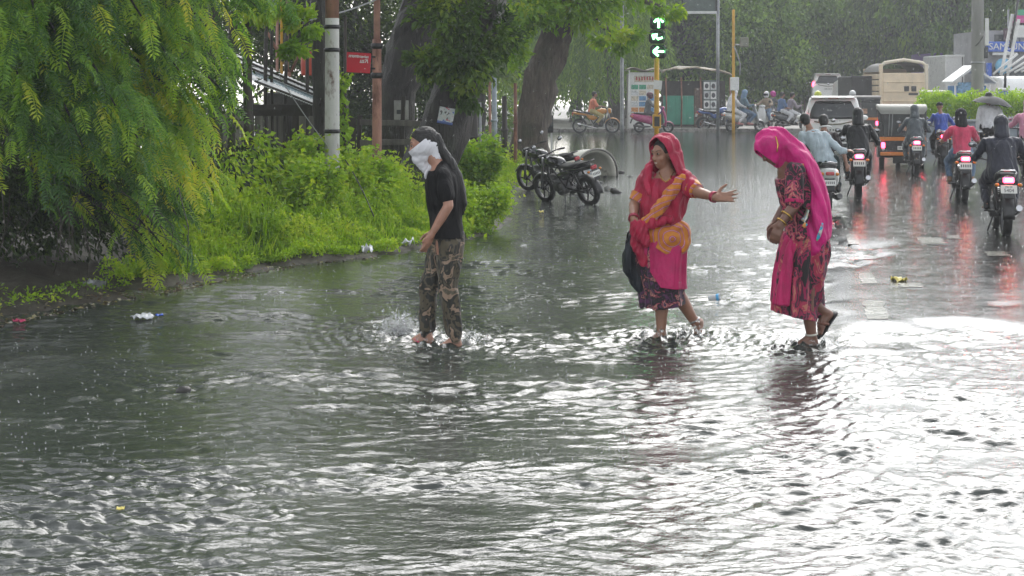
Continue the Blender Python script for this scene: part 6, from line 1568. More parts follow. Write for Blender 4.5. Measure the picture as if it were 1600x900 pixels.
    organic('face_scarf', [('e', P(0, .008, -.014), (.101, .116, .094), M), ('e', P(0, .035, -.07), (.070, .070, .075), M), ('t', [P(0, .06, -.09), J(664, 262), J(668, 272)], [.055, .034, .014]), ('t', [P(0, -.05, -.03), J(681, 246), J(670, 266)], [.074, .050, .018])], wh, t_, .0065, 5,
            clips=[(P(0, .11, -.022), M @ Vector((0, .42, 1))), (P(0, -.098, 0), M @ Vector((0, -1, .1)))], disp=folds(9, .0025, .035, .3, (-.45, 0, -.8)))
    organic('scarf_tail', [('t', [J(667, 266, -.02), J(665, 272, -.02), J(665, 277, -.02)], [.014, .013, .008])], wh, t_, .006, 1)
    pk = mat('pink_rubber_sandal', (.62, .03, .10), .4, var=.15)
    for a, d in ((aN, Vector((-1, -.25, -.1))), (aF, Vector((-1, .1, -.05)))):
        M2 = frame(d); s = MB().loft([ering(a + M2 @ Vector((0, y, -.083)), w_, .009, 14, M2 @ Vector((1, 0, 0)), M2 @ Vector((0, 0, 1)), 3) for y, w_ in ((-.06, .02), (-.04, .034), (.03, .032), (.10, .044), (.15, .036), (.175, .015))]).build('sandal', pk, t_)
        MB().tube([a + M2 @ Vector(v) for v in ((-.04, .04, -.07), (-.02, .09, -.035), (0, .12, -.05), (.02, .09, -.035), (.04, .04, -.07))], .008, 6).build('strap', pk, s)
def s_(a, b, t): return a.lerp(b, t)
girl()

# ------------------------------------------------------------------ woman in the crimson sari, pointing
CRIM = cloth_mat('crimson_sari_cloth', (.36, .002, .040), .6, .28, sheen=.05); MAGE = cloth_mat('magenta_sari_cloth', (.45, .003, .10), .6, .25, sheen=.05)
ORNG = mixmat('orange_tie_dye', [(0, (.52, .17, .008)), (.26, (.40, .015, .13)), (.40, (.58, .50, .42)), (.50, (.40, .015, .16)), (.66, (.56, .20, .012))], 3.6, .6, 2.5, 'ring', centre=(.05, -.2, .77))
FLOR1 = mixmat('dark_floral_print', [(0, (.016, .010, .018)), (.36, (.09, .02, .08)), (.44, (.012, .010, .014)), (.54, (.30, .05, .09)), (.58, (.45, .22, .16)), (.63, (.07, .02, .07)), (.68, (.012, .01, .014))], 15, .7, .8)
FLOR2 = mixmat('black_pink_floral_print', [(0, (.010, .009, .011)), (.44, (.30, .012, .08)), (.48, (.012, .010, .012)), (.55, (.36, .03, .08)), (.59, (.48, .20, .14)), (.62, (.34, .012, .10)), (.66, (.012, .01, .012))], 11, .7, .8)
FLOR3 = mixmat('crimson_floral_print', [(0, (.012, .010, .012)), (.43, (.30, .010, .07)), (.47, (.05, .012, .03)), (.51, (.40, .03, .08)), (.57, (.48, .18, .12)), (.60, (.36, .012, .10)), (.67, (.012, .01, .012))], 8, .7, .7, stretch=(1, 1, .6))
GOLD = mat('gold_metal', (.62, .40, .10), .25, .9, var=.1)
def woman1():
    Y0 = yof(524); B = gp(1036, 524); J = lambda px, py, dy=0.0: at(px, py, Y0 + dy) - B
    t_ = thing('person', 'smiling woman in a crimson and orange sari pointing with an open hand', 'person', B)
    lat, fr = Vector((.86, -.51, 0)), Vector((-.51, -.86, 0))
    hc, hf, hu = J(1037, 239), (-.80, -.60, -.10), (-.05, 0, 1)
    tor = [(262, 1042, .052, .055), (270, 1042, .09, .07), (278, 1041, .165, .09), (296, 1040, .168, .115), (318, 1036, .160, .118), (342, 1033, .150, .112), (362, 1031, .172, .128), (388, 1030, .190, .142)]
    def T(i, y0=0, y1=999): return ('l', [tring(J(cx, y), a + i, b + i, lat, fr) for y, cx, a, b in tor if y0 <= y <= y1])
    sL, eL, wL = J(1070, 282, -.08), J(1092, 299, -.24), J(1117, 306, -.40)
    sR, eR, wR = J(1010, 282, .09), J(991, 318, .06), J(990, 340, -.13)
    body = [T(0)] + head_prims(hc, hf, hu) + [('c', J(1039, 254), .050, J(1042, 268), .055)]
    for s, e, w_ in ((sL, eL, wL), (sR, eR, wR)): body += [('t', [s, s.lerp(e, .5), e], [.052, .048, .042]), ('t', [e, e.lerp(w_, .4), w_], [.042, .039, .026])]
    body += hand_prims(wL, Vector((.93, -.22, .04)), (.15, .75, -.55), .20, 1, .25, 1.05, 1.25)
    body += hand_prims(wR, J(994, 352, -.17) - wR, (-.6, -.8, .2), 1.3, 1, .03)
    kA, aA = J(1034, 458, .0), J(1033, 514, -.02); kB, aB = J(1058, 452, .10), J(1087, 500, .12)
    for h, k, a in ((J(1028, 390), kA, aA), (J(1040, 390, .05), kB, aB)): body += [('t', [h, k], [.085, .060]), ('t', [k, k.lerp(a, .3), a], [.056, .054, .034])]
    body += foot_prims(aA, (-.75, -.65, -.05)); body += foot_prims(aB + Vector((.015, .01, .01)), (-.22, -.42, -.95))
    organic('body', body, SKIN_M, t_, .0075, 3); eyes(hc, hf, hu, t_)
    M = frame(hf, hu); P = lambda x, y, z: hc + M @ Vector((x, y, z))
    MB().ell(P(0, .090, -.061), (.016, .006, .004), 10, 6, M).build('teeth', M_TEETH, t_)
    organic('hair', [('e', P(0, -.016, .032), (.082, .098, .090), M)], M_HAIR, t_, .009, 3, clips=[(P(0, .055, .04), M @ Vector((0, 1, -.35)))])
    # head veil falling to the shoulders
    organic('veil', [('e', P(0, -.012, .030), (.118, .138, .125), M), ('e', P(0, -.01, -.06), (.112, .120, .12), M), ('l', [tring(J(1043, y), a, b, lat, fr) for y, a, b in ((236, .115, .10), (252, .125, .11), (264, .140, .115), (276, .185, .115), (288, .19, .12))]), ('c', P(0, -.05, -.02), .11, J(1046, 282, .02), .12)],
            CRIM, t_, .009, 4, clips=[(P(0, .046, 0), M @ Vector((0, 1, -.22)), .21, P(0, 0, -.02))], fill=False, disp=folds(21, .006, .07, .5), thick=.007)
    organic('veil_end', [('t', [P(.088, .02, .05), P(.105, .02, -.06), J(1013, 262, -.03), J(1010, 282, -.06), J(1014, 300, -.10)], [.020, .026, .032, .036, .02])], CRIM, t_, .008, 2, disp=folds(22, .005, .04, .3))
    # bodice and sleeves
    organic('sari_bodice', [T(.026, 274, 372), ('t', [sL + Vector((0, 0, .01)), sL.lerp(eL, .55)], [.078, .072]), ('t', [sR + Vector((0, 0, .01)), sR.lerp(eR, .55)], [.076, .066]), ('c', sL, .07, sR, .07)], CRIM, t_, .009, 4, disp=folds(23, .013, .11, .3))
    for s, e in ((sL, eL), (sR, eR)): organic('sleeve_cuff', [('t', [s.lerp(e, .52), s.lerp(e, .84)], [.070, .061])], ORNG, t_, .008, 2, clips=[(s.lerp(e, .86), e - s), (s.lerp(e, .54), s - e)])
    # skirts
    sk = [(352, 1030, .180, .135), (385, 1029, .195, .150), (420, 1031, .180, .150), (450, 1034, .172, .150), (476, 1036, .172, .150)]
    organic('petticoat', [('l', [tring(J(cx, y), a, b, lat, fr, 28) for y, cx, a, b in sk])], FLOR1, t_, .010, 3, clips=[(J(1036, 474), (.12, 0, -1))], disp=folds(24, .020, .10, 1.2))
    organic('sari_drape', [('l', [tring(J(cx + 1, y, -.01), a + .022, b + .022, lat, fr, 28) for y, cx, a, b in sk])], MAGE, t_, .010, 3,
            clips=[(J(1036, 441), (-.10, 0, -1)), (J(1003, 402), Vector((-.80, 0, -.55)))], disp=folds(25, .018, .11, .8))
    # the orange patterned end wrapped round the hips and tucked up by the right hand
    organic('sari_wrap', [('l', [tring(J(cx, y, -.012), a, b, lat, (fr + Vector((.0, 0, .0))).normalized(), 28) for y, cx, a, b in ((340, 1035, .14, .12), (348, 1036, .195, .165), (362, 1036, .212, .180), (376, 1037, .208, .178), (386, 1038, .190, .165), (390, 1039, .16, .14))])], ORNG, t_, .010, 3,
            clips=[(J(1000, 366), Vector((-.55, 0, -.85))), (J(1030, 338), Vector((-.18, 0, 1)))], disp=folds(26, .016, .12, .10))
    organic('sari_sash', [('t', [J(1066, 276, -.14), J(1050, 296, -.17), J(1034, 318, -.175), J(1018, 338, -.165), J(1004, 348, -.15)], [.034, .042, .046, .044, .030])], ORNG, t_, .008, 3, disp=folds(27, .010, .05, .5))
    organic('sari_bunch', [('t', [J(990, 347, -.16), J(1000, 356, -.17), J(1008, 372, -.16)], [.030, .055, .050]), ('t', [J(992, 350, -.16), J(1020, 346, -.18), J(1046, 340, -.17)], [.03, .04, .03]), ('t', [J(990, 350, -.16), J(996, 380, -.12), J(1006, 405, -.13)], [.03, .045, .03])], CRIM, t_, .008, 2, disp=folds(28, .012, .05, .12))
    mb = MB()
    for f_ in (.93, .98, 1.03): torus(mb, eL.lerp(wL, f_ - .04), .037, .006, wL - eL); torus(mb, eR.lerp(wR, f_ - .06), .037, .006, wR - eR)
    mb.build('bangles', mat('dark_red_bangle', (.30, .03, .06), .3, .3), t_)
    mb = MB(); torus(mb, aB + Vector((-.01, -.01, .03)), .041, .006, kB - aB); mb.build('anklet', mat('silver_metal', (.5, .5, .5), .3, .9), t_)
    mb = MB(); mb.tube([J(1030, 268, -.06), J(1034, 278, -.12), J(1040, 283, -.135), J(1047, 278, -.12), J(1052, 268, -.06)], .004, 5); mb.build('necklace', GOLD, t_)
    # black bag hanging from the right hand
    bg_ = thing('black_bag', 'black cloth bag hanging from the hand of the woman in the orange patterned sari', 'bag', J(985, 450, 0) + B); o2 = Vector(bg_.location); K = lambda px, py, dy=0.0: J(px, py, dy) + B - o2
    organic('bag_body', [('t', [K(990, 372, .02), K(985, 392, .02), K(988, 415, .02), K(1000, 440, .02), K(1006, 456, .03)], [.060, .072, .075, .055, .020])], cloth_mat('black_blue_cloth', (.016, .020, .027), .45, .4), bg_, .009, 3, disp=folds(29, .014, .08, .6))
    MB().tube([K(990, 352, -.12), K(981, 360, -.08), K(979, 375, -.02)], .008, 6).tube([K(992, 352, -.13), K(986, 362, -.08), K(990, 372, -.02)], .007, 6).build('handle', M_BLACK, bg_)
woman1()

# ------------------------------------------------------------------ stooping woman in the magenta veil
def woman2():
    Y0 = yof(536); B = gp(1258, 536); J = lambda px, py, dy=0.0: at(px, py, Y0 + dy) - B
    t_ = thing('person', 'stooping woman under a bright magenta veil looking down at her feet', 'person', B)
    X, Yv = (1, 0, 0), (0, 1, 0)
    hc, hf, hu = J(1208, 231), (-.80, -.10, -.60), (-.60, 0, .80)
    ax = Vector((1, 0, .28)).normalized()
    tor = [(254, 1226, .052, .055), (262, 1232, .085, .12), (272, 1238, .110, .165), (292, 1245, .128, .165), (316, 1250, .120, .152), (342, 1255, .115, .145), (366, 1258, .135, .165), (390, 1258, .145, .175)]
    def T(i, y0=0, y1=999): return ('l', [tring(J(cx, y), a + i, b + i, ax, Yv) for y, cx, a, b in tor if y0 <= y <= y1])
    sN, eN, wN = J(1243, 270, -.165), J(1241, 320, -.215), J(1220, 346, -.25)
    sF, eF, wF = J(1238, 270, .165), J(1228, 320, .19), J(1210, 346, .14)
    body = [T(0)] + head_prims(hc, hf, hu) + [('c', J(1216, 244), .050, J(1229, 258), .055)]
    for s, e, w_ in ((sN, eN, wN), (sF, eF, wF)): body += [('t', [s, s.lerp(e, .5), e], [.052, .048, .043]), ('t', [e, e.lerp(w_, .4), w_], [.043, .040, .027])]
    body += hand_prims(wN, J(1211, 367, -.25) - wN, (-.5, -.85, .1), .7, 1, .08, 1.05) + hand_prims(wF, J(1202, 366, .12) - wF, (-.6, .8, .1), .7, -1, .08)
    kA, aA = J(1261, 458, -.05), J(1268, 520, -.03); kB, aB = J(1256, 452, .08), J(1287, 482, .10)
    for h, k, a in ((J(1258, 390, -.08), kA, aA), (J(1258, 390, .08), kB, aB)): body += [('t', [h, k], [.090, .062]), ('t', [k, k.lerp(a, .3), a], [.058, .056, .036])]
    body += foot_prims(aA + Vector((0, 0, .006)), (-1, -.28, -.08)) + foot_prims(aB, (-.62, -.25, -.75))
    organic('body', body, SKIN_D, t_, .0075, 3); eyes(hc, hf, hu, t_)
    M = frame(hf, hu); P = lambda x, y, z: hc + M @ Vector((x, y, z))
    organic('hair', [('e', P(0, -.016, .032), (.082, .098, .090), M)], M_HAIR, t_, .009, 3, clips=[(P(0, .055, .04), M @ Vector((0, 1, -.35)))])
    organic('blouse', [T(.020, 268, 372), ('t', [sN + Vector((0, 0, .01)), sN.lerp(eN, .5), sN.lerp(eN, .84)], [.074, .070, .066]), ('t', [sF, sF.lerp(eF, .8)], [.072, .064]), ('c', sN, .068, sF, .068)], FLOR2, t_, .009, 4, clips=[], disp=folds(31, .011, .09, .3))
    organic('sleeve_hem', [('t', [sN.lerp(eN, .78), sN.lerp(eN, .88)], [.071, .069])], MAGE, t_, .007, 1, clips=[(sN.lerp(eN, .90), eN - sN), (sN.lerp(eN, .80), sN - eN)])
    VEIL = cloth_mat('bright_magenta_veil', (.55, .003, .17), .55, .28, sheen=.05)
    # veil over the head and down the back
    rg = [(224, 1228, .085, .11), (240, 1244, .085, .15), (262, 1258, .085, .19), (290, 1267, .100, .20), (320, 1271, .118, .21), (348, 1272, .130, .22), (372, 1270, .135, .22), (388, 1264, .120, .20), (397, 1262, .08, .15)]
    organic('veil', [('e', P(0, -.004, .025), (.118, .138, .128), M), ('e', P(0, .03, -.035), (.100, .110, .105), M), ('c', P(0, -.06, .02), .10, J(1240, 240), .10),
                     ('l', [tring(J(cx, y, .01), a, b, Vector((1, 0, .35)).normalized(), Yv, 28) for y, cx, a, b in rg])],
            VEIL, t_, .009, 4, clips=[(P(0, .100, 0), M @ Vector((0, 1, -.30)), .20, hc)], fill=False, disp=folds(32, .011, .075, .9, (.45, 0, -.9)), thick=.007)
    # shiny printed borders of the veil
    BORD = mixmat('rainbow_foil_border', [(0, (.62, .62, .60)), (.30, (.05, .45, .65)), (.42, (.60, .55, .08)), (.55, (.10, .50, .25)), (.66, (.55, .50, .52)), (.8, (.60, .25, .05))], 26, .35, .5, 'voronoi')
    def strip(pts, w_, name='veil_border', m=BORD):
        mb = MB(); P3 = [Vector(p) for p in pts]; n = len(P3); vs = []
        for i, p in enumerate(P3):
            d = (P3[min(i + 1, n - 1)] - P3[max(i - 1, 0)]).normalized(); s = d.cross(Vector((0, -1, 0))).normalized(); wv = w_ * (.55 + .45 * math.sin(math.pi * (i + .5) / n))
            vs += [p - s * wv, p + s * wv]
        mb.add(vs, [(2 * i, 2 * i + 1, 2 * i + 3, 2 * i + 2) for i in range(n - 1)], True); o = mb.build(name, m, t_, fix=False); sm_ = o.modifiers.new('w', 'SHRINKWRAP'); 
        sm_.target = [c for c in t_.children if c.name.startswith('veil') and 'border' not in c.name][0]; sm_.wrap_method = 'PROJECT'; sm_.use_project_y = True; sm_.use_negative_direction = False; sm_.use_positive_direction = True; sm_.offset = .004
        ss = o.modifiers.new('t', 'SOLIDIFY'); ss.thickness = .003; return o
    def dens(pts, k=6):
        o = []
        for i in range(len(pts) - 1):
            for j in range(k): o.append(pts[i].lerp(pts[i + 1], j / k))
        return o + [pts[-1]]
    strip(dens([J(1264, 258, -.45), J(1270, 285, -.45), J(1272, 315, -.45), J(1265, 340, -.45), J(1255, 352, -.45)]), .020)
    strip(dens([J(1296, 350, -.45), J(1291, 365, -.45), J(1287, 378, -.45)]), .012)
    strip(dens([J(1225, 215, -.45), J(1228, 228, -.45), J(1226, 240, -.45)]), .006, m=GOLD)
    # skirt and pleats
    sk = [(362, 1258, .150, .175), (392, 1256, .185, .19), (420, 1248, .185, .185), (450, 1243, .165, .175), (478, 1241, .160, .17), (498, 1242, .160, .17)]
    organic('skirt', [('l', [tring(J(cx, y), a, b, X, Yv, 28) for y, cx, a, b in sk]), ('t', [J(1258, 420, .05), J(1268, 455, .08), J(1276, 478, .10)], [.12, .085, .05])], FLOR3, t_, .010, 3, clips=[(J(1242, 487), (-.22, 0, -1))], disp=folds(33, .024, .10, 1.0))
    organic('pleats', [('l', [tring(J(cx, y, -.02), a, b, X, Yv, 20) for y, cx, a, b in ((366, 1236, .045, .12), (390, 1230, .060, .16), (430, 1223, .060, .17), (468, 1220, .062, .17))])], MAGE, t_, .009, 3, disp=folds(34, .016, .07, 1.2))
    mb = MB(); torus(mb, eN.lerp(wN, .55), .046, .007, wN - eN); torus(mb, eN.lerp(wN, .93), .040, .006, wN - eN); mb.build('bangles', GOLD, t_)
    sd_ = mat('brown_sandal', (.22, .10, .07), .5, var=.3); bs = mat('black_sandal_sole', (.015, .014, .014), .5)
    for a, d, m in ((aA, Vector((-1, -.28, -.08)), sd_), (aB, Vector((-.62, -.25, -.75)), bs)):
        M2 = frame(d); s = MB().loft([ering(a + M2 @ Vector((0, y, -.086)), w_, .010, 14, M2 @ Vector((1, 0, 0)), M2 @ Vector((0, 0, 1)), 3) for y, w_ in ((-.07, .02), (-.045, .036), (.03, .034), (.10, .046), (.155, .038), (.18, .016))]).build('sandal', m, t_)
        MB().tube([a + M2 @ Vector(v) for v in ((-.042, .05, -.07), (-.03, .08, -.030), (0, .09, -.020), (.03, .08, -.030), (.042, .05, -.07))], .011, 6).build('strap', bs if m is sd_ else sd_, s)
    mb = MB(); torus(mb, aA + Vector((0, 0, .02)), .042, .007, kA - aA); mb.build('anklet', mat('pale_bead_anklet', (.6, .58, .5), .4), t_)
woman2()

for o_ in list(COL.objects):                 # the three women and the bag stand with their soles on the drowned road
    if o_.parent is None and (o_.get('category') == 'person' or o_.name == 'black_bag'): o_.location.z -= .032; o_.scale.z = 1.02

# ------------------------------------------------------------------ riders
def rider(label, bike, top, bot, head='bare', hcol=None, skin=SKIN_M, lean=.0, sy=-.16, sz=.84, sleeves='long', hands=None, voxel=.016, bulk=1.0, roll=0.0, feet=True, headturn=0.0, knees=None, group=None, shoe=None, extra=None):
    t_ = thing('person', label, 'person', bike.location, bike.rotation_euler.z, group); t_.scale = bike.scale
    roll_ = roll; X, Yv = Vector((1, 0, 0)), Vector((0, 1, 0))
    c = lambda z, y, x=0.0: Vector((x + roll_ * z, sy + y + lean * z, sz + z))
    tor = [(.02, -.02, .155, .125), (.12, -.01, .150, .115), (.26, .01, .150, .112), (.38, .03, .170, .118), (.46, .03, .165, .105), (.52, .035, .12, .085), (.56, .04, .075, .065), (.60, .05, .055, .055)]
    def T(i, a=0, b=9): return ('l', [tring(c(z, y), rx * bulk + i, ry * bulk + i, X, Yv) for z, y, rx, ry in tor if a <= z <= b])
    hc = c(.715, .085); hf = Vector((math.sin(headturn), math.cos(headturn), -.12)); hu = (roll * .6, .1, 1)
    hands = hands or [Vector((-.33, .27, 1.07)), Vector((.33, .27, 1.07))]
    body = [T(-.01)] + head_prims(hc, hf, hu) + [('c', c(.56, .04), .055, c(.68, .07), .052)]; A = []
    for i, s in enumerate((-1, 1)):
        sh = c(.465, .03, s * .172 * bulk); w_ = hands[i]; d = w_ - sh; mid = sh.lerp(w_, .5); L = max(0, .275 ** 2 - (d.length / 2) ** 2) ** .5
        e = mid + Vector((s * .55, -.25, -.8)).normalized() * L; A.append((sh, e, w_))
        body += [('t', [sh, e], [.052, .042]), ('t', [e, w_], [.041, .029])] + hand_prims(w_, (d + Vector((0, .2, 0))).normalized() if (w_ - e).length < .01 else (w_ - e), (0, -.3, 1), 1.1, -s, .03)
    G = []
    for i, s in enumerate((-1, 1)):
        h = Vector((s * .10 + 0, sy, sz + .06)); k = (knees[i] if knees else Vector((s * .21, sy + .40, sz - .14))); a = Vector((s * .20, sy + .18, .42 if sz > .8 else .38)); G.append((h, k, a))
        body += [('t', [h, k], [.085, .060]), ('t', [k, k.lerp(a, .35), a], [.056, .054, .036])] + foot_prims(a, (s * .1, 1, -.12))
    organic('body', body, skin, t_, voxel, 2)
    tp = [T(.020 * bulk, 0, .53)]; frac = {'long': .93, 'short': -.75, 'half': -.9}[sleeves]
    for sh, e, w_ in A:
        if frac > 0: tp += [('t', [sh, e], [.070, .058]), ('t', [e, e.lerp(w_, frac)], [.057, .044])]
        else: tp += [('t', [sh, sh.lerp(e, -frac)], [.070, .064])]
    tp += [('c', A[0][0], .060, c(.50, .03), .075), ('c', A[1][0], .060, c(.50, .03), .075)]
    if extra == 'rain': tp += [('t', [c(.35, 0), c(.05, -.05)], [.19, .23])]; tp += [('c', G[0][0], .12, G[0][1].lerp(G[0][0], .3), .10), ('c', G[1][0], .12, G[1][1].lerp(G[1][0], .3), .10)]
    organic('jacket' if sleeves == 'long' else 'shirt', tp, top, t_, voxel, 3, disp=folds(int(abs(bike.location.x) * 10) % 50, .010, .13, .35))
    lg = [('l', [tring(c(z, y), rx * bulk, ry * bulk, X, Yv) for z, y, rx, ry in ((-.06, -.02, .15, .12), (.02, -.02, .165, .135), (.10, -.01, .158, .125))])]
    for h, k, a in G: lg += [('t', [h, k], [.102, .078]), ('t', [k, k.lerp(a, .9)], [.074, .056])]
    organic('trousers', lg, bot, t_, voxel, 3, disp=folds(4, .009, .1, .3))
    sm = shoe or M_BLACK
    for h, k, a in G: organic('shoe', [('c', a + Vector((0, -.03, -.06)), .042, a + Vector((0, .14, -.075)), .040), ('c', a, .044, a + Vector((0, 0, -.05)), .044)], sm, t_, .014, 2)
    M = frame(hf, hu); P = lambda x, y, z: hc + M @ Vector((x, y, z))
    if head == 'bare': organic('hair', [('e', P(0, -.020, .030), (.086, .102, .095), M), ('e', P(0, -.05, -.03), (.070, .06, .06), M)], hcol or M_HAIR, t_, .011, 2, clips=[(P(0, .05, .03), M @ Vector((0, 1, -.5)))])
    elif head == 'helmet':
        hm = organic('helmet', [('e', P(0, -.005, .025), (.125, .145, .130), M), ('e', P(0, .02, -.05), (.115, .125, .09), M)], hcol, t_, .011, 3); MB().sheet(None, 8, 4, lambda u, v: P(.115 * math.sin((u - .5) * 2.2), .02 + .125 * math.cos((u - .5) * 2.2), -.03 + .09 * v)).build('visor', M_GLASS, hm, fix=False)
    elif head == 'hood': organic('hood', [('e', P(0, -.015, .025), (.108, .128, .122), M), ('c', P(0, -.03, -.03), .105, c(.56, .02), .115)], hcol, t_, .011, 3, clips=[(P(0, .075, 0), M @ Vector((0, 1, -.1)))], fill=False, thick=.008)
    elif head == 'cap': organic('cap', [('e', P(0, -.012, .040), (.092, .108, .085), M), ('e', P(0, .10, .035), (.065, .06, .012), M)], hcol, t_, .011, 2, clips=[(P(0, 0, .02), M @ Vector((0, 0, -1)))])
    elif head == 'shawl': organic('shawl', [('e', P(0, -.01, .02), (.108, .125, .12), M), ('t', [P(0, -.03, -.02), c(.45, 0), c(.2, -.04), c(.04, -.05)], [.11, .20, .21, .20])], hcol, t_, .014, 3, clips=[(P(0, .07, 0), M @ Vector((0, 1, -.3)))], fill=False, thick=.01, disp=folds(6, .012, .1, .4))
    return t_
def CL(n, c, r=.7, v=.25): return cloth_mat(n, c, r, v)
JEAN = CL('blue_denim', (.09, .16, .26)); BLK = CL('black_cloth', (.014, .014, .016)); RAINB = cloth_mat('black_rain_vinyl', (.016, .017, .019), .30, .3); GREYR = cloth_mat('grey_rain_vinyl', (.085, .10, .11), .35, .25); GREYT = CL('grey_trousers', (.10, .10, .11)); NAVY = cloth_mat('dark_navy_vinyl', (.035, .037, .052), .38, .25)
b = BIKES
p = rider('rider in a dark jacket with a pale reflective back stripe on the nearest motorcycle', b['jacket'], NAVY, NAVY, 'hood', NAVY, lean=.06, bulk=1.22, extra='rain', voxel=.014)
rf = MB().sheet(None, 10, 2, lambda u, v: (-.135 + u * .27, -.16 - .12 + .14 * (2 * u - 1) ** 2 * .35, .84 + .345 + v * .055)).build('reflective_stripe', mat('reflective_grey', (.55, .56, .52), .4), p, fix=False); w_ = rf.modifiers.new('w', 'SHRINKWRAP'); w_.target = [c for c in p.children if c.name.startswith('jacket')][0]; w_.offset = .006; rf.modifiers.new('t', 'SOLIDIFY').thickness = .004
p = rider('rider in a pink red t-shirt and jeans with a dark head wrap', b['pink'], CL('pink_red_cotton', (.58, .05, .12)), JEAN, 'hood', BLK, lean=.02, sleeves='short', voxel=.014, headturn=.3, shoe=mat('tan_shoe', (.25, .15, .09), .5))
p = rider('rider in a grey hooded raincoat behind the auto rickshaw', b['grey'], GREYR, GREYR, 'hood', GREYR, lean=.10, bulk=1.1, extra='rain', voxel=.015)
p = rider('rider in a wide shiny black raincoat and hood', b['rain'], RAINB, RAINB, 'hood', RAINB, lean=.04, bulk=1.25, extra='rain', voxel=.014, hands=[Vector((-.36, .18, 1.0)), Vector((.36, .18, 1.0))])
p = rider('rider in a bright blue jacket leaning beside the hedge', b['blue'], CL('bright_blue_nylon', (.03, .08, .42), .45), BLK, 'cap', BLK, lean=.12, roll=-.05, voxel=.016)
p = rider('man in a dark brown t-shirt with a white collar driving the white scooter', b['white'], CL('dark_brown_cotton', (.035, .028, .028)), BLK, 'bare', lean=.02, sy=-.02, sz=.79, sleeves='short', voxel=.013, roll=-.03,
          hands=[Vector((-.30, .26, 1.02)), Vector((.34, -.12, .80))]); MB().tube([(-.09, -.02, 1.40), (-.05, -.08, 1.425), (.01, -.095, 1.43), (.07, -.07, 1.425), (.10, -.01, 1.40)], .016, 7).build('collar', M_WHITE, p)
p = rider('man in a pale blue shirt riding pillion with his arm stretched out', b['white'], CL('pale_blue_shirt', (.42, .50, .54)), CL('dark_teal_trousers', (.02, .035, .035)), 'bare', lean=-.03, sy=-.42, sz=.82, sleeves='long', voxel=.013, roll=-.50, bulk=1.06, skin=SKIN_M,
          hands=[Vector((-.30, -.30, .86)), Vector((.30, -.50, 1.03))], knees=[Vector((-.34, -.10, .66)), Vector((.16, -.06, .68))])
FARV = .02
rider('rider in an orange shirt and yellow trousers passing the weeping tree', b['orange'], CL('orange_shirt', (.62, .17, .08)), CL('khaki_yellow_trousers', (.42, .34, .14)), 'bare', hcol=M_HAIR, lean=.05, voxel=FARV, sleeves='half')
rider('rider in grey with a dark cap on the pink scooter', b['pinkscoot'], CL('wet_grey_cloth', (.10, .11, .12)), GREYT, 'helmet', mat('dark_maroon_helmet', (.10, .03, .05), .3), sy=-.2, sz=.79, voxel=FARV)
rider('person wrapped in a white shawl on the silver scooter', b['shawl'], CL('white_cotton', (.66, .66, .68)), CL('white_cotton', (.66, .66, .68)), 'shawl', CL('white_cotton', (.66, .66, .68)), sy=-.45, sz=.80, voxel=FARV, hands=[Vector((-.2, .0, .95)), Vector((.2, .0, .95))], skin=SKIN_F, shoe=mat('pink_sandal', (.5, .2, .2), .5))
rider('driver in a slate blue head wrap and jeans on the silver scooter', b['shawl'], CL('slate_blue_cloth', (.08, .15, .20)), JEAN, 'hood', CL('light_slate_cloth', (.16, .26, .38)), sy=-.05, sz=.80, voxel=FARV, shoe=mat('pink_sandal', (.5, .2, .2)))
rider('rider in a grey shirt and white trousers on the dark scooter', b['pair'], CL('mauve_grey_shirt', (.28, .24, .27)), CL('white_cotton', (.66, .66, .68)), 'bare', lean=.10, sy=-.08, sz=.79, voxel=FARV)
rider('pillion rider in a blue shirt on the dark scooter', b['pair'], CL('mid_blue_shirt', (.07, .14, .28)), CL('white_cotton', (.66, .66, .68)), 'bare', sy=-.48, sz=.81, voxel=FARV, sleeves='short', hands=[Vector((-.25, -.2, .95)), Vector((.25, -.2, .95))])
rider('rider in khaki on the white scooter turned to the camera', b['whitescoot'], CL('khaki_brown_cloth', (.26, .20, .13)), JEAN, 'helmet', mat('white_helmet', (.6, .6, .6), .3), sy=-.2, sz=.79, voxel=FARV)
rider('rider with a magenta helmet half hidden in the scooter crowd', b['farA'], CL('wet_grey_cloth', (.10, .11, .12)), GREYT, 'helmet', mat('magenta_helmet', (.5, .04, .28), .3), sy=-.2, sz=.79, voxel=FARV)
rider('rider in a pink jacket and lime yellow helmet ahead of the white car', b['helmet'], CL('pink_nylon', (.55, .16, .27), .5), BLK, 'helmet', mat('lime_helmet', (.50, .55, .05), .3), sy=-.2, sz=.86, voxel=FARV)
rider('rider in magenta with a white helmet right of the white car roof', b['magenta'], CL('magenta_nylon', (.55, .04, .32), .5), BLK, 'helmet', mat('white_helmet', (.6, .6, .6), .3), sy=-.2, sz=.86, voxel=FARV)
# pink rider cut by the right edge
q = Vector((at(1606, 0, 33).x, 33, .012)); sb = scooter('scooter', 'scooter with a red lamp cut off by the right edge', q, RZ, P_DGREY, True, GB)
rider('rider in a pale pink raincoat cut off by the right edge', sb, CL('pale_pink_nylon', (.62, .25, .36), .5), BLK, 'hood', CL('pale_pink_nylon', (.62, .25, .36)), sy=-.2, sz=.80, voxel=.016, bulk=1.1)
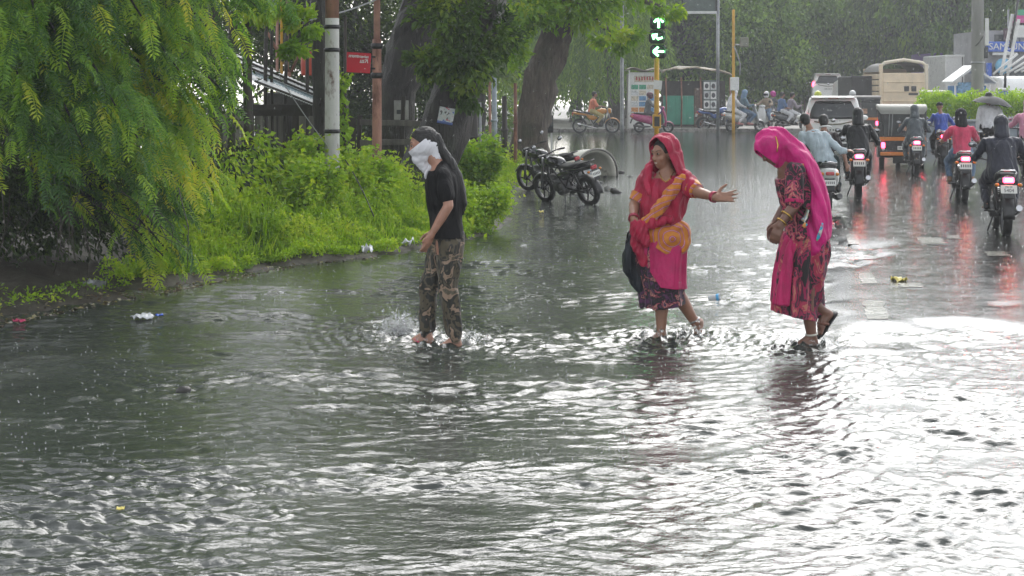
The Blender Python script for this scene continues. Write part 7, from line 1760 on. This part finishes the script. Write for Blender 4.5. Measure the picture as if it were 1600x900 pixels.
# man walking with the umbrella
def walker():
    Y = 36.0; q = Vector((at(1545, 0, Y).x, Y, .012)); e = bpy.data.objects.new('tmp', None); e.location = q; e.rotation_euler.z = RZ
    h = Vector((.22, .25, 1.22))
    t_ = rider('person in white walking under the dark umbrella', e, CL('white_cotton', (.66, .66, .68)), BLK, 'bare', sy=-.05, sz=.92, voxel=.018, hands=[Vector((-.24, .05, .85)), h], knees=[Vector((-.11, .06, .52)), Vector((.11, .0, .52))])
    bpy.data.objects.remove(e)
    u = thing('umbrella', 'dark grey open umbrella tilted above the riders', 'umbrella', q, RZ)
    hand_w = Matrix.Rotation(RZ, 3, 'Z') @ h; top = at(1552, 150, Y) - q; top = Matrix.Rotation(-RZ, 3, 'Z') @ top
    MB().tube([h + Vector((0, .06, -.1)), h.lerp(top, .5), top + Vector((0, 0, .04))], .009, 7).build('shaft', M_STEEL, u)
    M = frame((0, 1, 0), (.16, -.1, 1)); rr = .46
    def can(k):
        def f(a, v): th = 6.2832 * (k + a) / 8; rad = rr * v * (1 - .05 * math.sin(math.pi * a)); return top + M @ Vector((rad * math.cos(th), rad * math.sin(th), -.20 * v ** 2.0 + .02 * math.sin(math.pi * a) * v))
        return f
    for k in range(8): MB().sheet(None, 5, 8, can(k)).build('canopy_panel', mat('umbrella_cloth', (.028, .03, .033), .7, var=.2), u, fix=False)
    for k in range(8): MB().tube([Vector(can(k)(0, v)) - Vector((0, 0, .008)) for v in (0, .3, .6, 1.0)], .005, 5).build('rib', M_STEEL, u)
walker()

# ================================================================== splashes, rain and the wet air
def drops():
    rs = np.random.RandomState(900); P = []; S = []
    for px, py, n, w_, h_ in ((624, 521, 1500, .075, .07), (690, 536, 160, .12, .05), (735, 532, 120, .08, .04), (1032, 527, 120, .10, .04), (1090, 526, 140, .10, .05), (1268, 537, 140, .12, .04)):
        c = gp(px, py)
        for i in range(n):
            P.append((c.x + rs.normal() * w_, c.y + rs.normal() * .06, abs(rs.normal()) * h_)); S.append(rs.uniform(.002, .005) + (.006 if rs.rand() < .12 else 0))
    return np.array(P), np.array(S)
def octa(P, S, stretch):
    d = np.array([(1, 0, 0), (0, 1, 0), (-1, 0, 0), (0, -1, 0), (0, 0, stretch), (0, 0, -stretch)], float)
    V = (P[:, None, :] + d[None] * S[:, None, None]).reshape(-1, 3); f = np.array([(0, 1, 4), (1, 2, 4), (2, 3, 4), (3, 0, 4), (1, 0, 5), (2, 1, 5), (3, 2, 5), (0, 3, 5)])
    return V, (np.arange(len(P))[:, None, None] * 6 + f[None]).reshape(-1, 3)
def water_drop_mat():
    m, n, l, b = nt('falling_water'); setin(b, Roughness=.08, IOR=1.33, Transmission_Weight=.95); b.inputs['Base Color'].default_value = (.9, .92, .92, 1); return m
M_DROP = water_drop_mat()
P, S = drops(); tag(ob('splash', mesh_np('splash', *octa(P, S, 1.4), True), M_DROP), 'spray thrown up by the feet of the three women', 'splash', kind='stuff')
rs = np.random.RandomState(901); n = 6500
Yd = 11 + 45 * rs.rand(n) ** 1.1; P = np.stack([(rs.rand(n) - .5) * .78 * Yd, Yd, rs.uniform(.02, 1, n) * (HC + .053 * Yd + .1)], -1)
tag(ob('rain', mesh_np('rain', *octa(P, .0011 + .0008 * rs.rand(n) + .00004 * Yd, 4.5), True), M_DROP), 'falling raindrops', 'rain', kind='stuff')
# tiny splashes where drops hit the road and water
n = 5200; Yd = 8 + 26 * rs.rand(n) ** 1.1; P = np.stack([(rs.rand(n) - .5) * .74 * Yd, Yd, .012 + .02 * rs.rand(n)], -1); P = P[verge_d(P[:, 0], P[:, 1]) < -.1]
tag(ob('rain_splash', mesh_np('rain_splash', *octa(P, .0022 + .00016 * P[:, 1], 2.4), True), M_DROP), 'tiny splashes of raindrops on the water', 'splash', kind='stuff')

hz = MB().box((20, 70, 7.6), (236, 186, 18.4)).build('haze', None)
m = bpy.data.materials.new('wet_air'); m.use_nodes = True; n_ = m.node_tree.nodes; n_.remove(n_['Principled BSDF'])
pv_ = n_.new('ShaderNodeVolumePrincipled'); pv_.inputs['Color'].default_value = (.93, .96, .97, 1); pv_.inputs['Density'].default_value = .0014; pv_.inputs['Anisotropy'].default_value = .2
m.node_tree.links.new(pv_.outputs[0], n_['Material Output'].inputs['Volume']); hz.data.materials.append(m); tag(hz, 'rain haze', 'haze', kind='stuff')
